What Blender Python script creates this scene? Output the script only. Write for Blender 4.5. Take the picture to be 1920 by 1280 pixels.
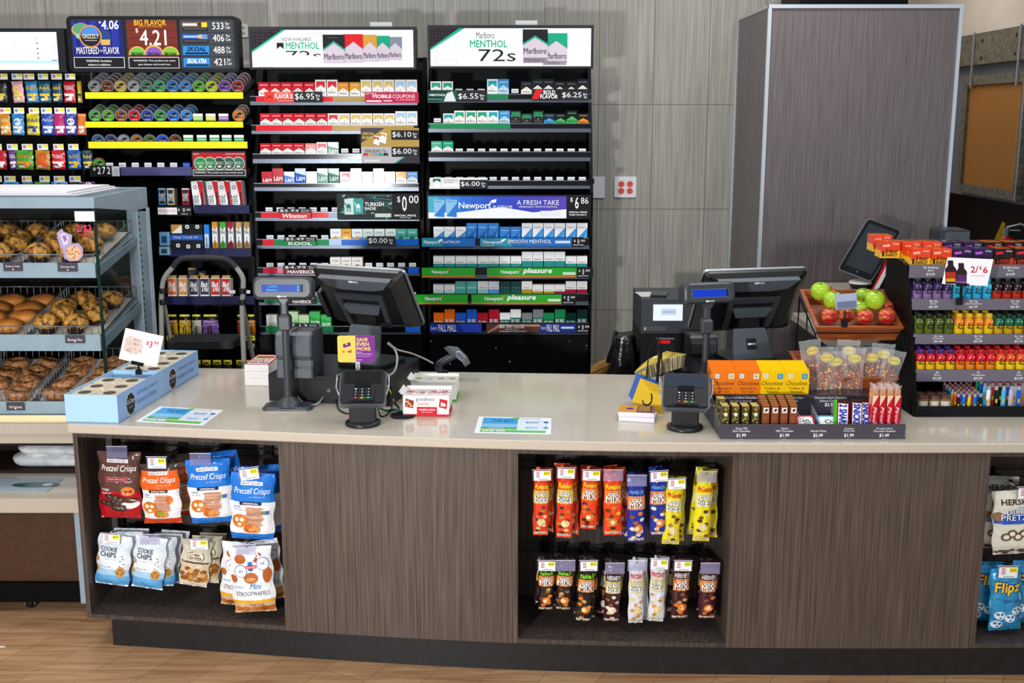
import bpy, math, random
from math import sin, cos, tan, pi, radians as R
from mathutils import Matrix, Vector
random.seed(7)
for o in list(bpy.data.objects): bpy.data.objects.remove(o)
SC = bpy.context.scene
COL = SC.collection
# ---------------------------------------------------------------- camera
F, TH, H = 2100.0, R(11.3), 2.05
cam = bpy.data.cameras.new('camera'); camo = bpy.data.objects.new('camera', cam); COL.objects.link(camo)
cam.sensor_width = 36; cam.lens = 36*F/1920; cam.clip_end = 60
camo.location = (0, 0, H); camo.rotation_euler = (pi/2-TH, 0, 0)
SC.camera = camo
# ---------------------------------------------------------------- light
SC.view_settings.view_transform = 'Standard'; SC.view_settings.look = 'None'
SC.view_settings.gamma = 1; SC.view_settings.use_curve_mapping = False
SC.view_settings.exposure = 0.6
w = bpy.data.worlds.new('world'); SC.world = w; w.use_nodes = True
w.node_tree.nodes['Background'].inputs[0].default_value = (0.86, 0.93, 1.0, 1)
w.node_tree.nodes['Background'].inputs[1].default_value = 0.42
def area(name, loc, target, sx, sy, power, color=(1,1,1)):
    l = bpy.data.lights.new(name, 'AREA'); l.shape = 'RECTANGLE'; l.size = sx; l.size_y = sy
    l.energy = power; l.color = color
    o = bpy.data.objects.new(name, l); COL.objects.link(o); o.location = loc
    d = Vector(target)-Vector(loc); o.rotation_euler = d.to_track_quat('-Z', 'Y').to_euler()
    return o
area('camera_flash', (-1.5, 0.3, 1.42), (0.15, 5.5, 1.2), .26, .18, 75)
for k, (lx, ly) in enumerate(((-1.9, 2.6), (1.3, 2.6), (-1.9, 5.0), (1.1, 5.0))):
    area('overhead_light', (lx, ly, 3.35), (lx, ly+.001, 0), 1.2, .6, 16, (1, .97, .93))
area('overhead_light', (2.2, 7.4, 3.35), (2.2, 7.401, 0), 1.0, .6, 9, (1, .95, .88))  # added fill over the back area, brightens the dim upper right wall
# ---------------------------------------------------------------- pixel rays onto real planes
def P(u, v, Y):
    a = (u-960)/F; b = (640-v)/F
    dy = cos(TH)+b*sin(TH); dz = -sin(TH)+b*cos(TH); t = Y/dy
    return a*t, H+dz*t
def PZ(u, v, z):
    a = (u-960)/F; b = (640-v)/F
    dy = cos(TH)+b*sin(TH); dz = -sin(TH)+b*cos(TH); t = (z-H)/dz
    return a*t, dy*t
def P3(u, v, Y): x, z = P(u, v, Y); return (x, Y, z)
# ---------------------------------------------------------------- materials
def lin(h):
    h = h.lstrip('#'); c = [int(h[i:i+2], 16)/255 for i in (0, 2, 4)]
    return tuple(x/12.92 if x <= .04045 else ((x+.055)/1.055)**2.4 for x in c)+(1,)
_M = {}
def M(hexc, kind='m'):
    """kinds: m matte, g gloss, f foil, s metal, e glowing, p plastic, c clear, h clear film"""
    if not hexc.startswith('#'): return _M[hexc]
    k = (hexc, kind)
    if k in _M: return _M[k]
    m = bpy.data.materials.new('paint_'+hexc[1:]+'_'+kind); m.use_nodes = True
    nt = m.node_tree; b = nt.nodes['Principled BSDF']; c = lin(hexc)
    b.inputs['Base Color'].default_value = c
    if kind == 'e':
        b.inputs['Base Color'].default_value = (c[0]*.3, c[1]*.3, c[2]*.3, 1)
        b.inputs['Emission Color'].default_value = c; b.inputs['Emission Strength'].default_value = .62; b.inputs['Specular IOR Level'].default_value = .12
        b.inputs['Roughness'].default_value = .3
    elif kind in 'ch':
        b.inputs['Roughness'].default_value = .06 if kind == 'c' else .12
        if kind == 'c': b.inputs['Base Color'].default_value = (c[0]*.35, c[1]*.35, c[2]*.35, 1)
        b.inputs['Alpha'].default_value = .16 if kind == 'c' else .22
        b.inputs['Specular IOR Level'].default_value = .6
    else:
        r = {'m': .62, 'g': .13, 'f': .24, 's': .30, 'p': .42, 'b': .2}[kind]
        b.inputs['Specular IOR Level'].default_value = {'m': .2, 'g': .28, 'f': .6, 's': .5, 'p': .16, 'b': .55}[kind]
        b.inputs['Roughness'].default_value = r
        if kind == 's': b.inputs['Metallic'].default_value = .6
        if kind == 'f': b.inputs['Metallic'].default_value = .25
        n = nt.nodes.new('ShaderNodeTexNoise'); n.inputs['Scale'].default_value = 60
        tc = nt.nodes.new('ShaderNodeTexCoord'); nt.links.new(tc.outputs['Object'], n.inputs['Vector'])
        mr = nt.nodes.new('ShaderNodeMapRange'); mr.inputs[3].default_value = r*.85; mr.inputs[4].default_value = r*1.15
        nt.links.new(n.outputs[0], mr.inputs[0]); nt.links.new(mr.outputs[0], b.inputs['Roughness'])
        if kind in 'bf':
            n2 = nt.nodes.new('ShaderNodeTexNoise'); n2.inputs['Scale'].default_value = 22; n2.inputs['Detail'].default_value = 3; n2.inputs['Distortion'].default_value = 1.2; nt.links.new(tc.outputs['Object'], n2.inputs['Vector'])
            bp = nt.nodes.new('ShaderNodeBump'); bp.inputs['Strength'].default_value = .55; bp.inputs['Distance'].default_value = .012; nt.links.new(n2.outputs[0], bp.inputs['Height']); nt.links.new(bp.outputs[0], b.inputs['Normal'])
    _M[k] = m; return m
def procmat(key, base, c2, scale=(1, 1, 1), rough=.5, detail=4, nscale=5, bump=0, lo=.35, hi=.65, spec=.5):
    m = bpy.data.materials.new(key); m.use_nodes = True; nt = m.node_tree; b = nt.nodes['Principled BSDF']
    tc = nt.nodes.new('ShaderNodeTexCoord'); mp = nt.nodes.new('ShaderNodeMapping'); mp.inputs['Scale'].default_value = scale
    n = nt.nodes.new('ShaderNodeTexNoise'); n.inputs['Scale'].default_value = nscale; n.inputs['Detail'].default_value = detail
    rp = nt.nodes.new('ShaderNodeValToRGB'); rp.color_ramp.elements[0].position = lo; rp.color_ramp.elements[1].position = hi
    rp.color_ramp.elements[0].color = lin(base); rp.color_ramp.elements[1].color = lin(c2)
    L = nt.links.new
    L(tc.outputs['Object'], mp.inputs[0]); L(mp.outputs[0], n.inputs['Vector']); L(n.outputs[0], rp.inputs[0])
    L(rp.outputs[0], b.inputs['Base Color']); b.inputs['Roughness'].default_value = rough
    b.inputs['Specular IOR Level'].default_value = spec
    if bump:
        bp = nt.nodes.new('ShaderNodeBump'); bp.inputs['Strength'].default_value = bump; bp.inputs['Distance'].default_value = .01
        L(n.outputs[0], bp.inputs['Height']); L(bp.outputs[0], b.inputs['Normal'])
    _M[key] = m; return m
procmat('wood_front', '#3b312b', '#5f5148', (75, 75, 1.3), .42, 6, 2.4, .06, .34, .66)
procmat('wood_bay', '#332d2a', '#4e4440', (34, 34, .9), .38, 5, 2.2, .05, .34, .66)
procmat('wood_column', '#524a4b', '#6c6465', (85, 85, 1.6), .36, 5, 2.2, .05, .3, .7)
procmat('stone', '#beb4a5', '#c2b8a9', (1, 1, 1), .12, 4, 90, 0, .3, .7)
procmat('case_metal', '#8fa6b4', '#97aebb', (1, 1, 1), .35, 2, 20, 0)
procmat('brown_panel', '#40281a', '#4b2f1e', (4, 4, 4), .42, 5, 12, 0)
procmat('black_metal', '#040506', '#07090b', (1, 1, 1), .45, 3, 30, .0, spec=.12)
procmat('kick', '#141517', '#1c1d20', (1, 1, 1), .45, 3, 30, .0)
procmat('pos_grey', '#303439', '#373b41', (1, 1, 1), .38, 3, 200, .02)
procmat('pos_dark', '#0d0e10', '#141518', (1, 1, 1), .33, 3, 200, .02)
procmat('pos_light', '#4b525a', '#545b63', (1, 1, 1), .42, 3, 200, .02)
procmat('muffin', '#4a2208', '#d59a3c', (1, 1, 1), .6, 5, 42, 1.0, .38, .54)
procmat('bun', '#b3631c', '#d98f3f', (1, 1, 1), .5, 4, 12, .2, .3, .7)
procmat('donut', '#8f4f22', '#d39a66', (1, 1, 1), .24, 5, 70, .6, .36, .6)
procmat('cork', '#8a5512', '#a3691c', (1, 1, 1), .8, 8, 120, .2)
procmat('old_wood', '#4d4436', '#6d6450', (2, 8, 8), .7, 6, 5, .1)
procmat('orange_wood', '#7d3713', '#a35426', (2, 30, 30), .38, 5, 3, .05)
procmat('black_bag', '#0a0a0b', '#1b1b1d', (1, 1, 1), .25, 5, 14, 1.0)
procmat('kraft', '#6f4a12', '#8b5f1c', (1, 1, 1), .7, 4, 14, .5)
procmat('white_bag', '#c9ced4', '#f0f2f4', (1, 1, 1), .25, 5, 18, .8)
procmat('green_apple', '#7fb414', '#bfd63c', (1, 1, 1), .2, 3, 9, 0, .3, .7)
procmat('red_apple', '#b3161a', '#e39a56', (1, 1, 3), .2, 4, 22, 0, .42, .74)
procmat('beige_wall', '#c2b3a3', '#c9baaa', (1, 1, 1), .7, 2, 4, 0)
procmat('dark_wall', '#120705', '#1b0c07', (1, 1, 1), .6, 2, 4, 0, spec=.08)
procmat('cellophane_wood', '#2a2422', '#3a3230', (1, 1, 1), .5, 2, 4, 0)
# ---------------------------------------------------------------- mesh builder
_T = {}
def textmesh(s, off=0.0, shear=0.0):
    off = round(off, 3); k = (s, off, shear)
    if k not in _T:
        c = bpy.data.curves.new('t', 'FONT'); c.body = s; c.size = 1; c.resolution_u = 2; c.shear = shear
        o = bpy.data.objects.new('t', c); COL.objects.link(o)
        me = o.to_mesh()
        vs = [(v.co[0], v.co[1]) for v in me.vertices]; fs = [tuple(p.vertices) for p in me.polygons]
        o.to_mesh_clear(); bpy.data.objects.remove(o); bpy.data.curves.remove(c)
        if off > 0:
            n = 4 if off < .03 else 8; v0, f0 = vs, fs; vs, fs = [], []; r_ = off*(1.3 if n == 4 else 1.7)
            for q in range(n):
                a = 2*pi*q/n; m_ = len(vs); vs += [(x+r_*cos(a), y+r_*sin(a), q+1) for x, y in v0]; fs += [tuple(m_+i for i in f) for f in f0]
        if vs:
            xs = [p[0] for p in vs]; ys = [p[1] for p in vs]
            x0, x1, y0, y1 = min(xs), max(xs), min(ys), max(ys)
            W = max(x1-x0, 1e-4); Hh = max(y1-y0, 1e-4)
            vs = [((p[0]-x0)/W, (p[1]-y0)/Hh, p[2] if len(p) > 2 else 0) for p in vs]
        _T[k] = (vs, fs)
    return _T[k]
def circ(n, r=1, cx=0, cy=0, r2=None, a0=0, a1=2*pi, close=False):
    k = n+1 if close else n
    return [(cx+r*cos(a0+(a1-a0)*i/n), cy+(r2 or r)*sin(a0+(a1-a0)*i/n)) for i in range(k)]
def rrect(x0, y0, x1, y1, r, n=3):
    r = min(r, abs(x1-x0)/2.01, abs(y1-y0)/2.01); o = []
    for cx, cy, a in ((x1-r, y0+r, -pi/2), (x1-r, y1-r, 0), (x0+r, y1-r, pi/2), (x0+r, y0+r, pi)):
        for i in range(n+1): o.append((cx+r*cos(a+pi/2*i/n), cy+r*sin(a+pi/2*i/n)))
    return o
class MB:
    def __init__(s): s.v = []; s.f = []; s.m = []; s.s = []; s.mats = []; s.T = Matrix.Identity(4)
    def mi(s, mat):
        if isinstance(mat, str): mat = M(mat)
        if isinstance(mat, tuple): mat = M(*mat)
        if mat not in s.mats: s.mats.append(mat)
        return s.mats.index(mat)
    def add(s, vs, fs, mat, smooth=False):
        n = len(s.v); T = s.T; i = s.mi(mat)
        s.v += [tuple(T @ Vector(p)) for p in vs]
        for f in fs: s.f.append(tuple(n+k for k in f)); s.m.append(i); s.s.append(smooth)
    def quad(s, a, b, c, d, mat): s.add([a, b, c, d], [(0, 1, 2, 3)], mat)
    def box(s, x0, x1, y0, y1, z0, z1, mat):
        s.add([(x, y, z) for x in (x0, x1) for y in (y0, y1) for z in (z0, z1)],
              [(0, 1, 3, 2), (4, 6, 7, 5), (0, 4, 5, 1), (2, 3, 7, 6), (0, 2, 6, 4), (1, 5, 7, 3)], mat)
    def loft(s, rings, mat, closed=True, caps=True, smooth=False):
        n = len(rings[0]); vs = [p for r in rings for p in r]; fs = []
        for i in range(len(rings)-1):
            for j in range(n if closed else n-1):
                k = (j+1) % n; fs.append((i*n+j, i*n+k, (i+1)*n+k, (i+1)*n+j))
        s.add(vs, fs, mat, smooth)
        if caps: s.add(list(rings[0]), [tuple(range(n))[::-1]], mat); s.add(list(rings[-1]), [tuple(range(n))], mat)
    def prism(s, outl, a0, a1, mat, axis='y', smooth=False):
        f = {'y': lambda p, a: (p[0], a, p[1]), 'z': lambda p, a: (p[0], p[1], a), 'x': lambda p, a: (a, p[0], p[1])}[axis]
        s.loft([[f(p, a0) for p in outl], [f(p, a1) for p in outl]], mat, smooth=False)
    def lathe(s, prof, mat, c=(0, 0, 0), seg=16, axis='z', caps=True):
        f = {'z': lambda r, a, h: (c[0]+r*cos(a), c[1]+r*sin(a), c[2]+h),
             'y': lambda r, a, h: (c[0]+r*cos(a), c[1]+h, c[2]+r*sin(a)),
             'x': lambda r, a, h: (c[0]+h, c[1]+r*cos(a), c[2]+r*sin(a))}[axis]
        s.loft([[f(r, 2*pi*i/seg, h) for i in range(seg)] for r, h in prof], mat, smooth=True, caps=caps)
    def tube(s, path, r, mat, seg=6, rad=None):
        pts = [Vector(p) for p in path]; rings = []
        up = Vector((.13, .21, 1)).normalized()
        for i, p in enumerate(pts):
            d = (pts[min(i+1, len(pts)-1)]-pts[max(i-1, 0)]).normalized()
            a = d.cross(up)
            if a.length < .05: a = d.cross(Vector((1, 0, 0)))
            a.normalize(); b = d.cross(a); rr = rad[i] if rad else r
            rings.append([tuple(p+a*rr*cos(2*pi*k/seg)+b*rr*sin(2*pi*k/seg)) for k in range(seg)])
        s.loft(rings, mat, smooth=True)
    def ell(s, c, rx, ry, rz, mat, seg=14, rings=9, fn=None):
        R_ = []
        for i in range(1, rings):
            t = pi*i/rings
            ring = []
            for k in range(seg):
                a = 2*pi*k/seg; x, y, z = sin(t)*cos(a), sin(t)*sin(a), -cos(t)
                q = fn(x, y, z) if fn else 1
                ring.append((c[0]+rx*x*q, c[1]+ry*y*q, c[2]+rz*z*q))
            R_.append(ring)
        s.loft(R_, mat, smooth=True)
    def flat(s, pts, y, mat): s.add([(a, y, b) for a, b in pts], [tuple(range(len(pts)))], mat)
    def text(s, t, x0, z0, x1, z1, y, mat, off=0.0, shear=0.0, sf=None):
        vs, fs = textmesh(t, off, shear)
        if sf:
            cx, cz = (x0+x1)/2, (z0+z1)/2; c = Vector(sf(cx, cz)); ex_, ez_ = (x1-x0)*.1 or .001, (z1-z0)*.1 or .001
            n = (Vector(sf(cx+ex_, cz))-c).cross(Vector(sf(cx, cz+ez_))-c)
            if n.length > 0: n.normalize()
            s.add([tuple(Vector(sf(x0+a*(x1-x0), z0+b*(z1-z0)))+n*(.00006*q)) for a, b, q in vs], fs, mat)
        else: s.add([(x0+a*(x1-x0), y-.00006*q, z0+b*(z1-z0)) for a, b, q in vs], fs, mat)
def spline(pts, n=6):
    P_ = [Vector(p) for p in pts]; P_ = [P_[0]*2-P_[1]]+P_+[P_[-1]*2-P_[-2]]; o = []
    for i in range(1, len(P_)-2):
        a, b, c, d = P_[i-1:i+3]
        for k in range(n):
            t = k/n; o.append(tuple(.5*((2*b)+(-a+c)*t+(2*a-5*b+4*c-d)*t*t+(-a+3*b-3*c+d)*t**3)))
    o.append(tuple(P_[-2])); return o
ORG = {}
def mesh(mb, name, o=(0, 0, 0)):
    me = bpy.data.meshes.new(name); O = Vector(o)
    me.from_pydata([tuple(Vector(p)-O) for p in mb.v], [], mb.f)
    for m in mb.mats: me.materials.append(m)
    me.polygons.foreach_set('material_index', mb.m); me.polygons.foreach_set('use_smooth', mb.s); me.update()
    return me
def tag(o, label=None, cat=None, group=None, kind=None):
    if label: o['label'] = label
    if cat: o['category'] = cat
    if group: o['group'] = group
    if kind: o['kind'] = kind
    return o
def base(mb):
    xs = [p[0] for p in mb.v]; ys = [p[1] for p in mb.v]; zs = [p[2] for p in mb.v]
    return Vector(((min(xs)+max(xs))/2, (min(ys)+max(ys))/2, min(zs)))
def thing(name, loc, label, cat, group=None, rz=0):
    o = bpy.data.objects.new(name, None); o.empty_display_size = .05; COL.objects.link(o)
    o.location = loc; o.rotation_euler = (0, 0, rz); ORG[o.name] = Vector(loc)
    return tag(o, label, cat, group)
def single(mb, name, label, cat, group=None, o=None, kind=None):
    """a thing that is one mesh, mesh coordinates are world coordinates"""
    o = Vector(o) if o is not None else base(mb)
    ob = bpy.data.objects.new(name, mesh(mb, name, o)); COL.objects.link(ob); ob.location = o; ORG[ob.name] = o
    return tag(ob, label, cat, group, kind)
def part(mb, name, parent, label=None, local=False):
    """a part; world coordinates unless local"""
    r = parent
    while r.parent: r = r.parent
    ob = bpy.data.objects.new(name, mesh(mb, name, (0, 0, 0) if local else ORG[r.name])); COL.objects.link(ob); ob.parent = parent
    return tag(ob, label)
def struct(mb, name, label=None, parent=None):
    if parent: return part(mb, name, parent)
    ob = bpy.data.objects.new(name, mesh(mb, name, (0, 0, 0))); COL.objects.link(ob); ORG[ob.name] = Vector((0, 0, 0))
    ob['kind'] = 'structure'
    return tag(ob, label)
def copy_tree(o, parent=None):
    c = o.copy(); COL.objects.link(c)
    if parent: c.parent = parent
    for ch in list(o.children): copy_tree(ch, c)
    return c
ORD = ['first', 'second', 'third', 'fourth', 'fifth', 'sixth', 'seventh', 'eighth', 'ninth', 'tenth', 'eleventh', 'twelfth', 'thirteenth', 'fourteenth', 'fifteenth', 'sixteenth']
class Panel:
    """flat printed board on the vertical plane Y; positions given on its face"""
    def __init__(s, u0, v0, u1, v1, Y, thick=.006, bg='#101114', kind='p', mb=None, r=0, yt=0):
        s.x0, s.z1 = P(u0, v0, Y); s.x1, s.z0 = P(u1, v1, Y); _, s.z1 = P((u0+u1)/2, v0, Y); _, s.z0 = P((u0+u1)/2, v1, Y)
        s.x0 = P(u0, (v0+v1)/2, Y)[0]; s.x1 = P(u1, (v0+v1)/2, Y)[0]
        s.b = (u0, v0, u1, v1); s.Y = Y; s.mb = mb or MB(); s.n = 0
        s.mb.prism(rrect(s.x0, s.z0, s.x1, s.z1, r*(s.x1-s.x0)/(u1-u0)) if r else [(s.x0, s.z0), (s.x1, s.z0), (s.x1, s.z1), (s.x0, s.z1)], Y, Y+thick, M(bg, kind))
    def q(s, u, v):
        u0, v0, u1, v1 = s.b
        return s.x0+(u-u0)/(u1-u0)*(s.x1-s.x0), s.z1+(v-v0)/(v1-v0)*(s.z0-s.z1)
    def poly(s, pts, col, kind='m', l=1): s.n += 1; s.mb.flat([s.q(*p) for p in pts], s.Y-.0006*l-.000008*s.n, M(col, kind)); return s
    def rect(s, u0, v0, u1, v1, col, kind='m', l=1): return s.poly([(u0, v1), (u1, v1), (u1, v0), (u0, v0)], col, kind, l)
    def disc(s, u, v, r, col, kind='m', l=1, r2=None): return s.poly(circ(18, r, u, v, r2)[::-1], col, kind, l)
    def text(s, t, u0, v0, u1, v1, col='#f4f4f4', kind='m', l=2, off=0.0, shear=0.0):
        s.n += 1; a = s.q(u0, v1); b = s.q(u1, v0); s.mb.text(t, a[0], a[1], b[0], b[1], s.Y-.0006*l-.000008*s.n, M(col, kind), off, shear); return s
# ================================================================ the setting
def tilemat():
    m = bpy.data.materials.new('wall_tile'); m.use_nodes = True; nt = m.node_tree; b = nt.nodes['Principled BSDF']; L = nt.links.new
    tc = nt.nodes.new('ShaderNodeTexCoord'); sp = nt.nodes.new('ShaderNodeSeparateXYZ'); L(tc.outputs['Object'], sp.inputs[0])
    def stripe(sock, off, period, width):
        a = nt.nodes.new('ShaderNodeMath'); a.operation = 'ADD'; a.inputs[1].default_value = off; L(sock, a.inputs[0])
        d = nt.nodes.new('ShaderNodeMath'); d.operation = 'PINGPONG'; d.inputs[1].default_value = period/2; L(a.outputs[0], d.inputs[0])
        c = nt.nodes.new('ShaderNodeMath'); c.operation = 'LESS_THAN'; c.inputs[1].default_value = width; L(d.outputs[0], c.inputs[0]); return c
    x0 = P(1222, 300, 6.45)[0]; z0 = P(1200, 196, 6.45)[1]; z1 = P(1200, 392, 6.45)[1]
    sx = stripe(sp.outputs[0], -x0+30*.3075, .3075, .0022); sz = stripe(sp.outputs[2], -z0+10*(z0-z1), z0-z1, .0022)
    mx = nt.nodes.new('ShaderNodeMath'); mx.operation = 'MAXIMUM'; L(sx.outputs[0], mx.inputs[0]); L(sz.outputs[0], mx.inputs[1])
    mp = nt.nodes.new('ShaderNodeMapping'); mp.inputs['Scale'].default_value = (110, 1, 2.2); L(tc.outputs['Object'], mp.inputs[0])
    n = nt.nodes.new('ShaderNodeTexNoise'); n.inputs['Scale'].default_value = 1.3; n.inputs['Detail'].default_value = 5; L(mp.outputs[0], n.inputs['Vector'])
    rp = nt.nodes.new('ShaderNodeValToRGB'); rp.color_ramp.elements[0].position = .3; rp.color_ramp.elements[1].position = .7
    rp.color_ramp.elements[0].color = lin('#85827a'); rp.color_ramp.elements[1].color = lin('#a8a59c'); L(n.outputs[0], rp.inputs[0])
    mi = nt.nodes.new('ShaderNodeMixRGB'); L(mx.outputs[0], mi.inputs[0]); L(rp.outputs[0], mi.inputs[1]); mi.inputs[2].default_value = lin('#6d6558')
    L(mi.outputs[0], b.inputs['Base Color']); b.inputs['Roughness'].default_value = .5
    _M['wall_tile'] = m
tilemat()
def floormat():
    m = bpy.data.materials.new('floor_planks'); m.use_nodes = True; nt = m.node_tree; b = nt.nodes['Principled BSDF']; L = nt.links.new
    tc = nt.nodes.new('ShaderNodeTexCoord'); mp = nt.nodes.new('ShaderNodeMapping'); mp.inputs['Rotation'].default_value = (0, 0, R(-62)); L(tc.outputs['Object'], mp.inputs[0])
    br = nt.nodes.new('ShaderNodeTexBrick'); L(mp.outputs[0], br.inputs['Vector']); br.inputs['Scale'].default_value = 1
    br.inputs['Brick Width'].default_value = 1.25; br.inputs['Row Height'].default_value = .19; br.inputs['Mortar Size'].default_value = .0015
    br.inputs['Color1'].default_value = lin('#ad8660'); br.inputs['Color2'].default_value = lin('#bd9670'); br.inputs['Mortar'].default_value = lin('#8d6a4a')
    m2 = nt.nodes.new('ShaderNodeMapping'); m2.inputs['Rotation'].default_value = (0, 0, R(-62)); m2.inputs['Scale'].default_value = (1.6, 22, 1); L(tc.outputs['Object'], m2.inputs[0])
    n = nt.nodes.new('ShaderNodeTexNoise'); n.inputs['Scale'].default_value = 1.6; n.inputs['Detail'].default_value = 7; n.inputs['Distortion'].default_value = .8; L(m2.outputs[0], n.inputs['Vector'])
    rp = nt.nodes.new('ShaderNodeValToRGB'); rp.color_ramp.elements[0].position = .3; rp.color_ramp.elements[1].position = .62
    rp.color_ramp.elements[0].color = lin('#b5967c'); rp.color_ramp.elements[1].color = (1, 1, 1, 1); L(n.outputs[0], rp.inputs[0])
    mi = nt.nodes.new('ShaderNodeMixRGB'); mi.blend_type = 'MULTIPLY'; mi.inputs[0].default_value = .75
    L(br.outputs[0], mi.inputs[1]); L(rp.outputs[0], mi.inputs[2]); L(mi.outputs[0], b.inputs['Base Color']); b.inputs['Roughness'].default_value = .42
    _M['floor_planks'] = m
floormat()
b = MB(); b.box(-4.2, 4.6, -1.5, 9.6, -.05, 0, 'floor_planks'); struct(b, 'floor')
b = MB(); b.box(-4.2, 2.05, 6.45, 6.6, 0, 3.4, 'wall_tile'); struct(b, 'wall_back')
b = MB(); b.box(-4.3, -4.2, 1.5, 6.6, 0, 3.4, 'beige_wall'); struct(b, 'wall_left')
# right side wall: beige top, timber band, grey field, dark brown wainscot
XR = 3.1
b = MB(); b.box(XR, XR+.1, 4.6, 9.6, 0, 1.53, 'dark_wall'); b.box(XR, XR+.1, 4.6, 9.6, 1.53, 2.5, ('#6a676b', 'm')); b.box(XR, XR+.1, 4.6, 9.6, 2.5, 3.7, 'beige_wall')
struct(b, 'wall_right')
b = MB(); b.box(1.9, 3.1, 9.0, 9.1, 0, 2.0, 'dark_wall'); b.box(1.9, 3.1, 9.0, 9.1, 2.0, 3.8, 'beige_wall'); struct(b, 'wall_far')
b = MB(); b.box(XR-.05, XR-.001, 4.8, 9.0, 2.39, 2.59, 'old_wood')
for y in (6.6, 7.0, 7.5, 8.2):
    for z in (2.43, 2.54): b.lathe([(.011, -.003), (.011, .001)], ('#1a1814', 'm'), (XR-.05, y, z), 10, 'x')
struct(b, 'trim_1')
t = thing('cork_board', (XR-.03, 7.3, 1.56), 'cork notice board in weathered frame hung by two steel rods on the right wall', 'notice board')
b = MB(); b.box(XR-.03, XR-.005, 6.86, 7.70, 1.60, 2.27, 'cork'); part(b, 'cork_panel', t)
b = MB()
for y0, y1, z0, z1 in ((6.82, 7.76, 2.26, 2.32), (6.82, 7.76, 1.555, 1.61), (6.82, 6.87, 1.61, 2.26), (7.69, 7.76, 1.61, 2.26)): b.box(XR-.05, XR-.002, y0, y1, z0, z1, 'old_wood')
part(b, 'frame', t)
b = MB(); b.box(XR-.056, XR-.05, 6.82, 6.83, 1.55, 2.32, ('#a9adb2', 's')); part(b, 'edge_trim', t, 'bright metal edge'); b = MB(); b.box(XR-.054, XR-.05, 7.685, 7.69, 1.61, 2.26, ('#8f949a', 's')); part(b, 'edge_trim', t, 'bright metal edge')
for y in (6.93, 7.62):
    b = MB(); b.box(XR-.062, XR-.052, y-.008, y+.008, 2.24, 2.60, ('#a9adb2', 's')); part(b, 'hanging_rod', t, 'steel rod')
b = MB(); b.box(XR-.03, XR-.004, 6.2, 6.78, 1.58, 2.35, ('#163a48', 'p')); single(b, 'wall_sign', 'dark teal board at the right edge of picture beside the cork board', 'board')
# fire extinguisher
t = thing('fire_extinguisher', (2.98, 6.75, .95), 'red fire extinguisher with yellow tag on the dark wall at right', 'fire extinguisher')
b = MB(); b.lathe([(.0, 0), (.06, 0), (.062, .02), (.062, .33), (.045, .385), (.02, .40)], ('#b0151a', 'g'), (2.98, 6.75, .95), 20); part(b, 'cylinder', t)
b = MB(); b.lathe([(.018, 0), (.018, .05)], ('#8f9499', 's'), (2.98, 6.75, 1.35), 12); b.tube([(2.98, 6.75, 1.40), (3.05, 6.72, 1.425), (3.09, 6.70, 1.40)], .008, ('#9a9fa5', 's')); b.tube([(2.98, 6.75, 1.385), (3.05, 6.72, 1.385)], .006, ('#9a9fa5', 's')); part(b, 'valve_handle', t, 'steel lever handle')
b = MB(); b.tube(spline([(3.0, 6.75, 1.37), (3.06, 6.70, 1.34), (3.06, 6.69, 1.2), (3.04, 6.7, 1.05)], 4), .008, ('#15171a', 'p')); part(b, 'hose', t)
b = MB(); b.loft([[(2.89, 6.70, 1.33), (2.93, 6.70, 1.33), (2.95, 6.70, 1.43), (2.93, 6.70, 1.44)], [(2.89, 6.702, 1.33), (2.93, 6.702, 1.33), (2.95, 6.702, 1.43), (2.93, 6.702, 1.44)]], ('#d9b51c', 'm')); part(b, 'inspection_tag', t, 'yellow tag')
# panelled pillar with bright edge trims
cx0, cz1 = P(1437, 10, 5.68); cx1, _ = P(1797, 10, 5.68); cx0 = P(1431, 260, 5.68)[0]; cx1 = P(1786, 260, 5.68)[0]
b = MB(); b.box(cx0, cx1, 5.68, 6.449, 0, cz1, 'wood_column'); pil = struct(b, 'wall_pillar')
tr = ('#c9d2dc', 's'); t = .014
b = MB()
b.box(cx0-.003, cx0+t, 5.672, 5.69, .0, cz1+.003, tr); struct(b, 'trim_2')
b = MB(); b.box(cx1-t, cx1+.003, 5.672, 5.69, .0, cz1+.003, tr); struct(b, 'trim_3')
b = MB(); b.box(cx0-.003, cx1+.003, 5.671, 5.69, cz1-t, cz1+.004, tr); b.box(cx0-.004, cx0+.01, 5.69, 6.449, cz1-.012, cz1+.003, tr); struct(b, 'trim_4')
b = MB(); b.box(cx0-.006, cx0-.0005, 6.42, 6.449, .0, cz1, tr); struct(b, 'trim_5')
# dark box fitting above pillar
b = MB(); a0 = P(1490, 5, 5.9); a1 = P(1690, 5, 5.9); b.box(a0[0], a1[0], 5.8, 6.2, cz1+.0, cz1+.12, 'black_metal')
single(b, 'duct_box', 'dark grey box on top of the wood-panelled pillar', 'duct')
# ================================================================ counter curve
FE = [(127, 795), (320, 802), (480, 808.5), (640, 815), (800, 820.5), (960, 825), (1120, 828), (1280, 830), (1600, 831.5), (1920, 831), (2250, 829)]
FW = [PZ(u, v, .92) for u, v in FE]
def YF(x):
    pts = FW
    if x <= pts[0][0]: i = 0
    elif x >= pts[-1][0]: i = len(pts)-2
    else:
        i = max(k for k in range(len(pts)-1) if pts[k][0] <= x)
    def sl(j):
        j0, j1 = max(j-1, 0), min(j+1, len(pts)-1); return (pts[j1][1]-pts[j0][1])/(pts[j1][0]-pts[j0][0])
    x0, y0 = pts[i]; x1, y1 = pts[i+1]; h = x1-x0; t = max(0, min(1, (x-x0)/h)); m0, m1 = sl(i)*h, sl(i+1)*h
    return (2*t**3-3*t*t+1)*y0+(t**3-2*t*t+t)*m0+(-2*t**3+3*t*t)*y1+(t**3-t*t)*m1
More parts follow.
